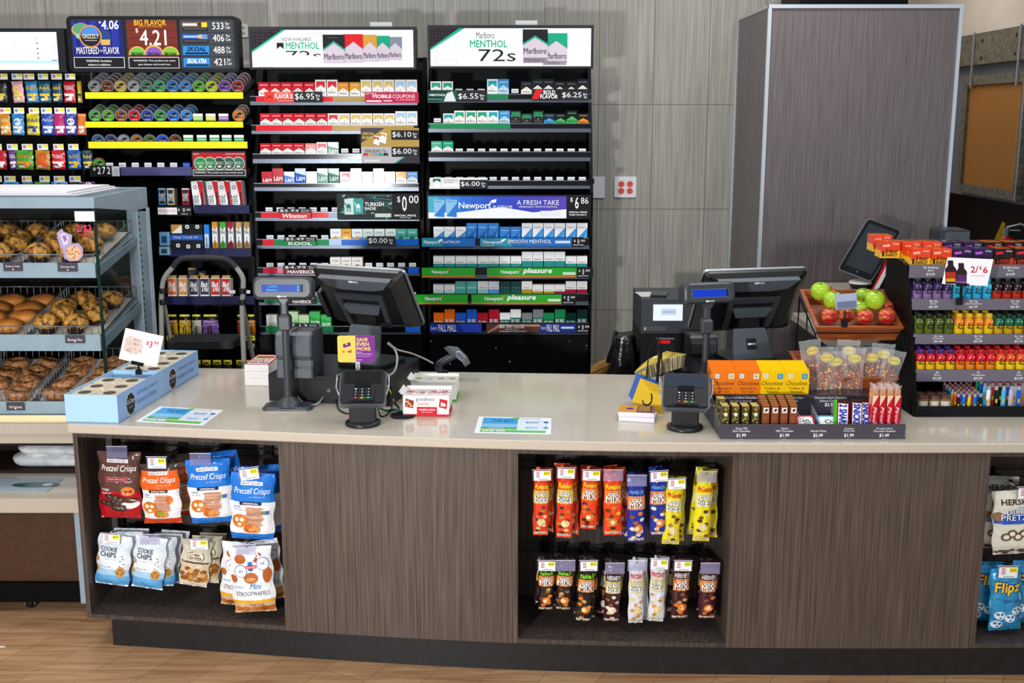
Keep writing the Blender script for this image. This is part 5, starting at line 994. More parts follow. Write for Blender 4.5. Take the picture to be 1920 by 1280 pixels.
# ---------------- tobacco pouches below, with yellow price strips
yshelf2(rb_, 310, 480, 640, 646, '#0c0c0e', ls='black strip')
for i, (u0, u1, c, cn) in enumerate(((311, 332, '#b88a1e', 'mustard'), (333, 357, '#c9a21c', 'gold'), (357, 377, '#b9b7a8', 'silver'), (377, 409, '#8a62b4', 'violet'), (442, 461, '#a8321c', 'red-brown'), (462, 478, '#b8761c', 'amber'))):
    x0, z1 = P(u0, 590, RY); x1, z0 = P(u1, 629, RY); w = x1-x0; h = z1-z0
    me = bagmesh(w, h, .02, [(.72, '#15161a'), (0, c)], [('R', -.8, .9, .8, .99, '#d6c81c', 1), ('R', -.35, .08, -.15, .42, '#3a2d1c', 1), ('R', 0, .08, .2, .5, '#3a2d1c', 1), ('T', 'SWISHER', -.7, .62, .7, .7, '#e8e0c8', .01, 0, 1)], seed=50+i, nx=6, nz=8)
    hang('cigarillo_pouch', me, (x0+x1)/2, RY+.02, z1, '%s and black cigarillo pouch, %s from left in the row behind the stool' % (cn, ORD[i]), 'pouch', 'cigarillo pouches')
for u0, u1, v, s in ((312, 350, 629, '2/99'), (352, 400, 629, '99'), (440, 478, 629, '2-99')):
    p = Panel(u0, v, u1, v+9, RY-.004, .003, '#d8cf1c'); p.text(s, u0+4, v+2, u0+16, v+7, '#2a2a12'); p.rect(u0+20, v+3, u1-3, v+6, '#4a4a1c'); part(p.mb, 'price_tab', rb_, 'yellow price tab')
p = Panel(452, 641, 479, 655, RY-.004, .003, '#101114'); p.text('.99', 464, 644, 477, 652, '#d8cf1c'); part(p.mb, 'price_tab', rb_, 'black price tab with yellow .99')
for i, u in enumerate((366, 385, 405, 425, 449, 462)):
    me = bagmesh(.045, .06, .012, [(.6, '#c9b81c'), (0, '#26261c')], [('R', -.6, .7, .6, .85, '#26261c', 1)], seed=70+i, nx=4, nz=5)
    x_, z_ = P(u, 676, RY); hang('cigarillo_pouch', me, x_, RY+.02, z_, 'small yellow-topped pouch under the step stool tread, %s from left' % ORD[i], 'pouch', 'small yellow pouches')
# ---------------- step stool
SY_ = 5.32
t = thing('step_stool', (P(380, 650, SY_)[0], SY_, 0), 'folding step stool with grey tube frame and black tread in front of the tin rack', 'step stool')
def q3(u, v, Y=SY_): return P3(u, v, Y)
b = MB(); fl = [q3(314, 560), q3(316, 640)]
path = [q3(306, 690)[:2]+(0,)] if 0 else []
pl = spline([(P(303, 720, SY_)[0]-.015, SY_-.02, .02), q3(303, 620), q3(304, 545), q3(309, 520), q3(324, 501)], 5); b.tube(pl, .0125, ('#8d8c86', 'p'), 10)
pl = spline([(P(455, 720, SY_)[0]+.015, SY_-.02, .02), q3(455, 620), q3(456, 545), q3(455, 520), q3(443, 501)], 5); b.tube(pl, .0125, ('#8d8c86', 'p'), 10); part(b, 'front_frame', t)
b = MB(); b.tube(spline([q3(324, 501), q3(334, 489), q3(350, 483.5), q3(410, 483.5), q3(430, 489), q3(443, 501)], 5), .0145, ('#2c2e31', 'p'), 10); part(b, 'grip', t, 'dark foam grip')
for (ua, va, ub) in ((306, 565, 330), (453, 565, 478)):
    b = MB(); x1_, z1_ = P(ua, va, SY_+.02); x2_, z2_ = P(ub, 690, SY_+.16); b.tube([(x1_, SY_+.022, z1_), (x2_, SY_+.16, z2_), (x2_+(x2_-x1_)*1.6, SY_+.38, .02)], .0115, ('#8a8983', 'p'), 10); part(b, 'leg', t)
b = MB()
for u, v in ((306, 545), (306, 566), (455, 545), (455, 566)):
    x_, y_, z_ = q3(u, v); b.lathe([(.017, -.013), (.019, 0), (.017, .013)], ('#1c1d20', 'p'), (x_, y_, z_), 12)
part(b, 'hinge', t, 'black plastic hinge collars')
ztr = P(380, 645, SY_)[1]
b = MB(); x0_ = P(314, 650, SY_)[0]; x1_ = P(440, 650, SY_)[0]; o_ = rrect(x0_, SY_-.03, x1_, SY_+.17, .025); b.prism(o_, ztr-.018, ztr+.018, ('#23262a', 'p'), 'z'); part(b, 'tread', t, 'black step tread')
b = MB(); b.prism(rrect(x0_, SY_-.2, x1_, SY_+.0, .025), .28, .31, ('#23262a', 'p'), 'z'); part(b, 'tread', t, 'black step tread')
# ================================================================ tills and things on the counter
PG, PD, PL = 'pos_grey', 'pos_dark', 'pos_light'
def mat4(loc, yaw=0, tilt=0, roll=0): return Matrix.Translation(loc) @ Matrix.Rotation(yaw, 4, 'Z') @ Matrix.Rotation(tilt, 4, 'X') @ Matrix.Rotation(roll, 4, 'Y')
def monitor(loc, yaw, lean, W, Hh, zb, label, sidebox=False, plate=True):
    """loc = centre of the panel; the back of the screen faces the customer"""
    t = thing('till_monitor', (loc[0], loc[1], zb), label, 'monitor'); T = mat4(loc, yaw, lean); w, h = W/2, Hh/2
    b = MB(); b.T = T
    def ring(a, c, y, r=.02): return [(x, y, z) for x, z in rrect(-a, -c, a, c, r)]
    b.loft([ring(w, h, .020), ring(w, h, .008)], ('#9aa0a5', 's')); part(b, 'bezel', t, 'silver rim')
    b = MB(); b.T = T; b.prism(rrect(-w+.012, -h+.012, w-.012, h-.012, .01), .0195, .0215, ('#0a0c10', 'g')); part(b, 'screen', t)
    b = MB(); b.T = T; b.loft([ring(w-.002, h-.002, .008), ring(w-.004, h-.004, -.006, .02), ring(w-.03, h-.02, -.028, .02), ring(w-.055, h-.045, -.045, .015)], PD); part(b, 'housing', t)
    b = MB(); b.T = T; y = -.0395
    b.loft([[(x, yy, z) for x, z in [(-w*.78, h-.018), (w*.78, h-.018), (w*.58, h-.062), (w*.3, h-.072), (-w*.3, h-.072), (-w*.58, h-.062)]] for yy in (-.012, -.050)], PL)
    b.text('NCR', -.004, h-.032, .022, h-.022, -.0506, ('#f2f2f2', 'm'), .02)
    for cx_ in (-.018, -.009): b.flat([(cx_+p_[0], h-.027+p_[1]) for p_ in circ(12, .0055)], -.0506, ('#f2f2f2', 'm'))
    part(b, 'vent_panel', t, 'raised grey panel with maker mark')
    b = MB(); b.T = T   # U-shaped recess
    for x0, x1 in ((-.115, -.092), (.092, .115)):
        b.loft([[(x0, yy, .035), (x1, yy, .035), (x1*.9+.0, yy, -.115), (x0*.9, yy, -.115)] for yy in (-.04, -.058)], PG)
    b.loft([[(-.115, yy, .055), (.115, yy, .055), (.112, yy, .032), (-.112, yy, .032)] for yy in (-.04, -.060)], PG)
    b.loft([[(-.088, yy, .0), (.088, yy, .0), (.07, yy, -.04), (-.07, yy, -.04)] for yy in (-.04, -.066)], PL); part(b, 'mount', t)
    # arm and foot
    c_, s_ = cos(yaw), sin(yaw); top = T @ Vector((0, -.055, -.05)); 
    b = MB(); fx, fy = top[0]+s_*.0, top[1]
    def rp(x, y, z): return (top[0]+c_*x-s_*y, top[1]+s_*x+c_*y, z)
    b.loft([[rp(-.045, 0, top[2]), rp(.045, 0, top[2]), rp(.045, .03, top[2]), rp(-.045, .03, top[2])], [rp(-.05, .0, top[2]-.06), rp(.05, .0, top[2]-.06), rp(.05, .03, top[2]-.06), rp(-.05, .03, top[2]-.06)]], PD); part(b, 'neck', t)
    b = MB(); z1 = top[2]-.045; z0 = zb+.012
    b.loft([[rp(-.07, -.006, z1), rp(.07, -.006, z1), rp(.07, .006, z1), rp(-.07, .006, z1)], [rp(-.074, -.012, z1-.012), rp(.074, -.012, z1-.012), rp(.074, .0, z1-.012), rp(-.074, .0, z1-.012)], [rp(-.088, -.055, z0), rp(.088, -.055, z0), rp(.088, -.04, z0), rp(-.088, -.04, z0)]], PL)
    if plate:
        zc = (z1+z0)/2-.0; fy_ = lambda z: -.0125-(z1-.012-z)/(z1-.012-z0)*.043-.0012
        b.add([rp(-.022, fy_(zc-.022), zc-.022), rp(.022, fy_(zc-.022), zc-.022), rp(.022, fy_(zc+.022), zc+.022), rp(-.022, fy_(zc+.022), zc+.022)], [(0, 1, 2, 3)], PD)
        b.text('NCR', -.002, zc-.004, .019, zc+.004, 0, ('#f2f2f2', 'm'), .02, sf=lambda x, z: rp(x, fy_(z)-.0008, z))
        for q in (-.013, -.006): b.add([rp(q+dx, fy_(zc+dz)-.0008, zc+dz) for dx, dz in circ(10, .0045)], [tuple(range(10))], ('#f2f2f2', 'm'))
    part(b, 'stand_plate', t, 'flat grey stand plate')
    b = MB(); b.loft([[rp(x, y, z) for x, y in rrect(-.11, -.075, .11, .15, .03)] for z in (zb+.0005, zb+.014)], PD); part(b, 'foot', t)
    if sidebox:
        b = MB(); b.T = T; b.prism(rrect(-w-.012, -.11, -w+.012, .03, .005), -.03, .015, PD); part(b, 'card_reader', t)
    return t
DZ = ZC+.112
dl = PZ(505, 751, ZC); dr = PZ(734, 762, ZC)
yaw1 = math.atan2(dr[1]-dl[1], dr[0]-dl[0])
dw = math.hypot(dr[0]-dl[0], dr[1]-dl[1])
t = thing('cash_register_base', (dl[0], dl[1], ZC+.001), 'wide black cash box under the left till monitor', 'cash register base', rz=yaw1)
b = MB(); b.box(0, dw, 0, .42, 0, .11, PD); part(b, 'body', t, local=True)
b = MB(); b.box(.012, dw-.012, -.004, 0, .012, .098, PD); b.lathe([(.008, 0), (.008, -.004)], ('#6f747a', 's'), (dw*.5, -.004, .055), 12, 'y'); part(b, 'drawer_front', t, local=True)
mc = P3(690, 556, 4.62)
monitor(mc, R(-25), R(33), .44, .30, DZ+.0005, 'black till monitor seen from behind, turned left, above the left cash box', sidebox=True, plate=False)
# receipt printers
def printer(u, v, z, yaw, label, s=1, dark=False):
    x, y = PZ(u, v, z); t = thing('receipt_printer', (x, y, z+.0005), label, 'printer', rz=yaw); A, B_ = (PG, PL) if not dark else (PD, PG)
    prof = [(0, 0), (0, .035), (.012, .045), (.012, .07), (-.004, .09), (-.006, .14), (.004, .168), (.02, .178), (.15, .178), (.16, .165), (.16, 0)]
    b = MB(); b.prism([(a*s, c*s) for a, c in prof], .0, .145*s, A, 'x'); part(b, 'casing', t, local=True)
    b = MB(); pr = [(-.003, .002), (-.003, .036), (.006, .047), (.006, .07), (-.009, .09), (-.011, .14), (.0, .170), (.02, .1815), (.10, .1815), (.10, .170), (.02, .168), (.006, .14), (.006, .09), (.02, .06), (.008, .03), (.008, .002)]
    b.prism([(a*s, c*s) for a, c in pr], .006*s, .06*s, B_, 'x'); part(b, 'front_cover', t, local=True)
    b = MB(); b.prism([(a*s, c*s) for a, c in pr], .085*s, .139*s, B_, 'x'); part(b, 'paper_cover', t, local=True); return t
printer(519, 708, DZ, yaw1*.6, 'grey receipt printer on the cash box behind the left price pole', 1.02)
# customer pole displays
def pole(u, v, uh, vh, yaw, label, txt=True, hw=.118):
    x, y = PZ(u, v, ZC); _, zh = P(uh, vh, y); xh = P(uh, vh, y)[0]
    t = thing('pole_display', (x, y, ZC+.0005), label, 'customer display')
    zt = zh-ZC
    b = MB(); b.prism(rrect(-.098, -.045, .098, .065, .02), 0, .008, PG, 'z'); b.loft([[(a, c, z) for a, c in rrect(-k, -k2+.01, k, k2+.01, .02)] for k, k2, z in ((.09, .05, .008), (.085, .046, .013))], PG); b.lathe([(.05, .012), (.042, .03), (.022, .045), (.020, .05)], PG, seg=20); part(b, 'foot', t, local=True)
    b = MB(); b.lathe([(.0145, .045), (.0145, zt-.10)], PG, seg=16); part(b, 'pole', t, local=True)
    b = MB(); b.loft([[(a, c, z) for a, c in rrect(-k, -k, k, k, .006)] for k, z in ((.019, zt-.165), (.024, zt-.16), (.024, zt-.115), (.019, zt-.105), (.014, zt-.10), (.014, zt-.055))], PG); part(b, 'collar', t, local=True)
    T = Matrix.Translation((0, 0, zt)) @ Matrix.Rotation(yaw, 4, 'Z') @ Matrix.Rotation(R(-8), 4, 'X')
    b = MB(); b.T = T; b.loft([[(x_, yy, z_) for x_, z_ in rrect(-a, -c, a, c, .02)] for a, c, yy in ((hw, .040, .03), (hw, .044, .0), (hw-.004, .040, -.022), (hw-.012, .034, -.028))], PG)
    b.loft([[(x_, yy, z_-.001) for x_, z_ in rrect(-a, -c, a, c, .004)] for a, c, yy in ((hw*.72, .0185, -.0275), (hw*.72, .0185, -.0295))], PL)
    b.loft([[(a, c, -.04) for a, c in rrect(-.03, -.014, .03, .014, .01)], [(a, c, -.062) for a, c in rrect(-.016, -.012, .016, .012, .01)]], PG)
    b.text('NCR', -.006, -.036, .017, -.030, -.0288, ('#e8e8e8', 'm'), .02); [b.flat(circ(10, .0038, q, -.033), -.0286, ('#e8e8e8', 'm')) for q in (-.017, -.011)]
    part(b, 'display_head', t, local=True)
    b = MB(); b.T = T; b.flat([(-hw*.68, -.0155), (hw*.68, -.0155), (hw*.68, .0135), (-hw*.68, .0135)], -.0302, ('#0b3fa0' if txt else '#1338b8', 'e')); b.flat([(hw*.6, -.0155), (hw*.68, -.0155), (hw*.68, .0135), (hw*.6, .0135)], -.0304, ('#06152c', 'g'))
    if txt: b.text('-1.MC', -hw*.5, .002, -hw*.16, .010, -.0308, ('#37c8f4', 'e')); b.text('Balan', -hw*.5, -.011, -hw*.16, -.003, -.0308, ('#37c8f4', 'e')); b.text('1', hw*.5, .001, hw*.54, .010, -.0308, ('#37c8f4', 'e')); b.text('1', hw*.5, -.011, hw*.54, -.002, -.0308, ('#37c8f4', 'e'))
    part(b, 'screen', t, 'blue glowing display window', local=True)
pole(541, 765, 531, 540, R(0), 'grey pole price display with glowing blue text at the left till', True)
pole(1320, 748, 1328, 549, R(14), 'grey pole price display with blank blue window at the right till', False, .113)
# card terminals
def terminal(u, v, yaw, label, holder):
    x, y = PZ(u, v, ZC); t = thing('card_terminal', (x, y, ZC+.0005), label, 'card terminal', rz=yaw)
    b = MB(); b.lathe([(.066, 0), (.068, .004), (.066, .012), (.055, .016)], PD, seg=28); part(b, 'round_foot', t, local=True)
    b = MB(); b.loft([[(a, c, z) for a, c in rrect(-k, -.022, k, .022, .006)] for k, z in ((.05, .014), (.05, .088), (.045, .10))], PD); b.lathe([(.009, -.06), (.009, .06)], PD, (0, .005, .098), 12, 'x'); part(b, 'stand', t, local=True)
    T = Matrix.Translation((0, .03, .135)) @ Matrix.Rotation(R(38), 4, 'X')
    def slab(b, x0, x1, y0, y1, z0, z1, r, m): b.loft([[(p_, q_, z) for p_, q_ in rrect(x0, y0, x1, y1, r)] for z in (z0, z1)], m)
    b = MB(); b.T = T; slab(b, -.088, .088, -.082, .082, -.022, -.004, .016, ('#767c82', 's')); part(b, 'chrome_tray', t, 'silver tray', local=True)
    b = MB(); b.T = T; slab(b, -.082, .082, -.076, .078, -.018, .008, .012, PD); b.loft([[(p_, q_, z) for p_, q_ in rrect(-.045, -.074, .045, -.005, .01)] for z in (.008, .014)], PD); b.loft([[(p_, q_, z) for p_, q_ in rrect(-.03, -.01, .03, .012, .008)] for z in (.008, .017)], ('#08090b', 'g')); part(b, 'body', t, local=True)
    b = MB(); b.T = T; slab(b, -.070, .070, .012, .070, .008, .0092, .003, ('#2c3440' if holder else '#14120f', 'g')); part(b, 'screen', t, 'dark glossy screen', local=True)
    b = MB(); b.T = T
    for r_ in range(4):
        for c_ in range(3):
            xx = -.024+c_*.024; yy = -.022-r_*.0135; col = '#1d1f23' if r_ < 3 else ('#5a1c1c', '#6a5a1c', '#1c5a3a')[c_]
            slab(b, xx-.009, xx+.009, yy-.005, yy+.005, .014, .0172, .003, (col, 'p')); b.text('123456789X0O'[r_*3+c_], xx-.003, 0, xx+.003, 1, 0, ('#d0d4d8', 'm'), sf=lambda X, Z, yy=yy: (X, yy-.003+Z*.006, .0176))
    part(b, 'keypad', t, local=True)
    b = MB(); b.T = T; b.tube([(-.086, .07, -.01), (-.098, .05, .012), (-.098, -.01, .012), (-.088, -.03, -.01)], .003, ('#9ea3a8', 's')); b.tube([(.086, .07, -.01), (.098, .05, .012), (.098, -.01, .012), (.088, -.03, -.01)], .003, ('#9ea3a8', 's')); part(b, 'side_clip', t, local=True)
    return t
terminal(681, 795, R(3), 'black card terminal on round stand in front of left monitor', False)
terminal(1284, 803, R(-9), 'black card terminal on round stand beside the chocolate display', True)
# SAVE EVEN MORE card on its clip
t = thing('loyalty_card_sign', P3(670, 700, 4.215), 'yellow and purple SAVE EVEN MORE card clipped above the left card terminal', 'sign')
p = Panel(633, 629, 703, 679, 4.215, .0015, '#e9c558', 'p', r=4); p.poly([(667, 679), (700, 679), (703, 676), (703, 632), (700, 629), (667, 629)], '#7a2f8e'); 
p.poly([(643, 645), (657, 641), (658, 648), (644, 652)], '#6a2a86'); p.disc(650, 645, 2.5, '#e9c558', l=2, r2=1.2); p.disc(644, 659, 2.6, '#e0822e'); p.rect(652, 657, 655, 661, '#5a6a2e'); p.rect(656, 656, 659, 661, '#b8321e')
for s_, v0, v1, u1 in (('SAVE', 633, 640, 690), ('EVEN', 641.5, 648.5, 692), ('MORE', 650, 657, 695)): p.text(s_, 669, v0, u1, v1, '#f3d56a', off=.02)
p.text('with the', 669, 659, 679, 661); p.text('Cumberland rewards', 669, 662, 698, 664.5) if 0 else p.text('free rewards program', 669, 662, 698, 664.5); p.rect(669, 667, 695, 668, '#c9a0d0', l=2); p.rect(668, 674, 678, 675, '#e0c8e6', l=2)
part(p.mb, 'card', t)
b = MB(); xk, zk = P(671, 680, 4.215); b.box(xk-.008, xk+.008, 4.209, 4.219, zk-.028, zk+.005, ('#c9ccd0', 'g')); b.box(xk-.004, xk+.004, 4.208, 4.2085, zk-.02, zk-.002, ('#7a7e84', 's')); part(b, 'clip', t, 'clear plastic clip')
# right till
m2 = P3(1402, 563, 4.72)
x_, y_ = PZ(1300, 766, ZC)
t = thing('cash_register_base', (P(1335, 700, 4.38)[0], 4.36, ZC+.001), 'black cash box under the right till monitor', 'cash register base', rz=R(4))
b = MB(); b.box(0, .44, 0, .44, 0, .11, PD); part(b, 'body', t, local=True)
b = MB(); b.box(.012, .428, -.004, 0, .012, .098, PD); part(b, 'drawer_front', t, local=True)
monitor(m2, R(13), R(30), .47, .32, DZ+.0005, 'black till monitor seen from behind at the right till, grey stand plate')
printer(1293, 693, ZC+.05, R(3), 'low black receipt printer with red lamp left of right monitor', .82, True)
b = MB(); xq, yq = PZ(1293, 693, ZC+.05); b.box(xq-.03, xq+.13, yq-.02, yq+.17, ZC+.0005, ZC+.05, PD); single(b, 'printer_plinth', 'black block under the low receipt printer at right till', 'stand')
b = MB()
for i in range(5): xx, zz = P(1237+i*4.4, 641, 4.86); b.box(xx-.004, xx+.004, 4.86, 4.864, zz-.006, zz+.006, ('#e8141c', 'e'))
xx, zz = P(1246, 641, 4.865); b.box(xx-.035, xx+.045, 4.864, 4.90, ZC+.001, zz+.012, PD); single(b, 'key_display', 'small black unit with red glowing digits near the trash bag', 'display')
# money machine behind the counter
x0, z1 = P(1203, 561, 5.25); x1, _ = P(1318, 561, 5.25)
t = thing('cash_safe', ((x0+x1)/2, 5.4, 0), 'dark grey cash safe with lit white screen standing behind counter', 'safe')
b = MB(); b.box(x0, x1, 5.25, 5.62, .0, P(1250, 625, 5.25)[1], PD); part(b, 'lower_body', t)
b = MB(); zb_ = P(1250, 624, 5.25)[1]; b.prism([(5.24, zb_), (5.25, z1), (5.62, z1+.0), (5.62, zb_)], x0, x1, PG, 'x'); part(b, 'upper_body', t)
p = Panel(1225, 571, 1280, 601, 5.238, .006, '#dfe8f6', 'e'); p.rect(1240, 579, 1268, 590, '#b9c6e2', 'e', 1); p.rect(1244, 584, 1264, 585, '#8f9fc6', l=2); part(p.mb, 'screen', t, 'lit white screen')
p = Panel(1205, 612, 1250, 620, 5.238, .006, '#6f7274', 's', r=4); p.rect(1208, 613.5, 1211, 618.5, '#b9bcbe'); part(p.mb, 'handle', t, 'grey pill-shaped handle')
b = MB(); xa, ya = P(1236, 551, 5.38)[0], 5.38; T = mat4((xa, ya, z1+.001), R(-12)); b.T = T; b.prism(rrect(-.038, -.075, .038, .075, .01), 0, .009, ('#1b2029', 'g'), 'z'); b.prism(rrect(-.035, -.072, .035, .072, .008), .009, .0095, ('#2d3b44', 'g'), 'z'); single(b, 'mobile_phone', 'dark mobile phone lying on top of the grey safe', 'phone')
b = MB(); b.T = mat4((xa-.05, ya+.02, z1+.0002), R(8)); b.box(-.05, .03, -.07, .08, 0, .0006, ('#c9c9c4', 'm')); single(b, 'receipt_paper', 'white slip of paper beside the phone on the safe', 'paper')
# trash bag and paper bag
b = MB(); rings = []
xa = P(1160, 660, 5.3)[0]
for i in range(15):
    zt = i/14; z = .45+zt*(P(1168, 630, 5.3)[1]-.45); ww = .085*(1-.42*max(0, zt-.6)/.4)
    rings.append([(xa+.01+(ww*(1+.10*sin(7*a+9*zt)+.06*sin(13*a-14*zt)))*cos(a)+.02*zt, 5.34+(.09*(1+.1*sin(5*a+7*zt)))*sin(a), z+.01*sin(3*a)) for a in [2*pi*k/22 for k in range(22)]])
b.loft(rings, 'black_bag', smooth=True); single(b, 'trash_bag', 'crumpled black trash bag beside the grey safe', 'bag')
b = MB(); xa, za = P(1128, 690, 5.35); b.loft([[(xa-.06, 5.34, .3), (xa+.05, 5.34, .3), (xa+.05, 5.40, .3), (xa-.06, 5.40, .3)], [(xa-.055, 5.33, za-.02), (xa+.05, 5.33, za+.03), (xa+.055, 5.42, za+.05), (xa-.05, 5.40, za+.0)]], 'kraft'); b.loft([[(xa-.09, 5.30, za-.05), (xa-.0, 5.29, za+.0), (xa+.0, 5.31, za+.0), (xa-.09, 5.32, za-.05)], [(xa-.08, 5.30, za-.30), (xa+.0, 5.29, za-.30), (xa+.0, 5.31, za-.3), (xa-.08, 5.32, za-.3)]], 'kraft')
single(b, 'paper_bag', 'brown kraft paper bag between the rack and black trash bag', 'bag')
# ---------------- small goods on the counter
def mat(cu, name_lab, pts):
    W_ = [PZ(u, v, ZC) for u, v in pts]   # bl br tr tl
    def m(a, c, l): 
        x = (1-c)*((1-a)*W_[0][0]+a*W_[1][0])+c*((1-a)*W_[3][0]+a*W_[2][0]); y = (1-c)*((1-a)*W_[0][1]+a*W_[1][1])+c*((1-a)*W_[3][1]+a*W_[2][1]); return (x, y, ZC+.0012+.0003*l)
    b = MB(); b.loft([[m(a, c, 0) for a, c in rrect(0, 0, 1, 1, .02)], [(x, y, z-.001) for x, y, z in [m(a, c, 0) for a, c in rrect(0, 0, 1, 1, .02)]]][::-1], ('#f2f5f8', 'g'))
    def r(x0, y0, x1, y1, col, l=1): b.add([m(x0, y0, l), m(x1, y0, l), m(x1, y1, l), m(x0, y1, l)], [(0, 1, 2, 3)], (col, 'g'))
    r(.07, .22, .55, .93, '#4aa3dc'); r(.07, .35, .55, .55, '#8cc6ea', 2); r(.07, .22, .55, .34, '#5fae46', 2); r(.16, .24, .38, .33, '#9fb6c4', 3); r(.07, .05, .93, .18, '#5fbf4e'); r(.57, .22, .90, .86, '#dfe8f2')
    b.text('THE BEST', .2, .66, .5, .82, 0, ('#1b6fb8', 'm'), sf=lambda x, z: m(x, z, 4)); b.text('SAVE 20%', .1, .07, .4, .16, 0, ('#ffffff', 'm'), .02, sf=lambda x, z: m(x, z, 4)); b.text('BOOST', .66, .62, .84, .72, 0, ('#2b4f9a', 'm'), sf=lambda x, z: m(x, z, 4)); b.text('BASIC', .66, .30, .82, .39, 0, ('#3aa0dc', 'm'), sf=lambda x, z: m(x, z, 4)); b.text('10% OFF WITH THE', .58, .88, .85, .94, 0, ('#7a8aa0', 'm'), sf=lambda x, z: m(x, z, 4))
    for a, c, col in ((.93, .70, '#2f58b0'), (.93, .36, '#3aa0dc')): b.add([m(a+.035*cos(q), c+.05*sin(q), 4) for q in [2*pi*k/14 for k in range(14)]], [tuple(range(14))], (col, 'm'))
    r(.926, .2, .934, .7, '#7aa6d8', 3); b.add([m(.52+.05*cos(q), .93+.05*sin(q), 4) for q in [2*pi*k/14 for k in range(14)]], [tuple(range(14))], ('#7cc03e', 'm'))
    single(b, 'counter_mat', name_lab, 'counter mat')
mat(0, 'blue and green promotional counter mat beside the blue cartons', [(255, 790), (381, 797), (419, 769), (300, 762)])
mat(0, 'blue and green promotional counter mat in the middle of the counter', [(889, 811), (1033, 814), (1034, 784), (898, 781)])
def obox(cx, cy, z, w, d, h, yaw, m): b = MB(); b.T = mat4((cx, cy, z), yaw); b.box(-w/2, w/2, -d/2, d/2, 0, h, m); return b
x_, y_ = PZ(492, 716, ZC)
for k in range(3):
    b = obox(x_, y_-.03+.06, ZC+.001+k*.031, .105, .20, .030, R(-4), ('#eceae8', 'm'))
    if k == 2:
        b.box(-.0525, .0525, -.1, .1, .0305, .0312, ('#c8202c', 'g')); b.box(-.046, .046, -.09, .09, .0313, .0316, ('#f2efea', 'g'))
        b.text('RAISE IT', -.04, -.03, .04, .0, 0, ('#c8202c', 'm'), .02, sf=lambda x, z: (x, z, .0322)); b.text('FOR KIDS', -.04, -.075, .04, -.045, 0, ('#2a2a2e', 'm'), .02, sf=lambda x, z: (x, z, .0322)); b.box(-.04, .04, .02, .07, .0318, .0321, ('#b06a3a', 'g'))
    for q in range(3): b.T = mat4((x_, y_+.03, ZC+.001+k*.031), R(-4)); b.box(-.0530, .0530, -.1005, -.1, .008*q+.005, .008*q+.0055, ('#d3a0a0', 'm'))
    single(b, 'leaflet_pad', 'pad of leaflets left of receipt printer, %s of three' % ('bottom', 'middle', 'red and white topmost')[k], 'leaflets', 'leaflet pads by the left till')
x_, y_ = PZ(1197, 786, ZC)
for k in range(2):
    b = obox(x_-.005*k, y_+.005*k+.01, ZC+.001+k*.018, .135, .10, .017, R(-14+5*k), ('#e9e0ee', 'm'))
    if k:
        b.box(-.0675, .0, -.05, .05, .0172, .0178, ('#d8962a', 'g')); b.box(.0, .0675, -.05, .05, .0172, .0178, ('#5e2a5e', 'g')); b.box(-.04, -.015, -.01, .015, .018, .0184, ('#5b2a6e', 'g'))
        for q, s_ in enumerate(('SAVE', 'EVEN', 'MORE')): b.text(s_, .01, .02-q*.022, .05, .036-q*.022, 0, ('#e0b450', 'm'), .02, sf=lambda x, z: (x, z, .0184))
    single(b, 'booklet_stack', '%s stack of small gold and purple booklets by the right terminal' % ('lower', 'upper')[k], 'booklets', 'booklets')
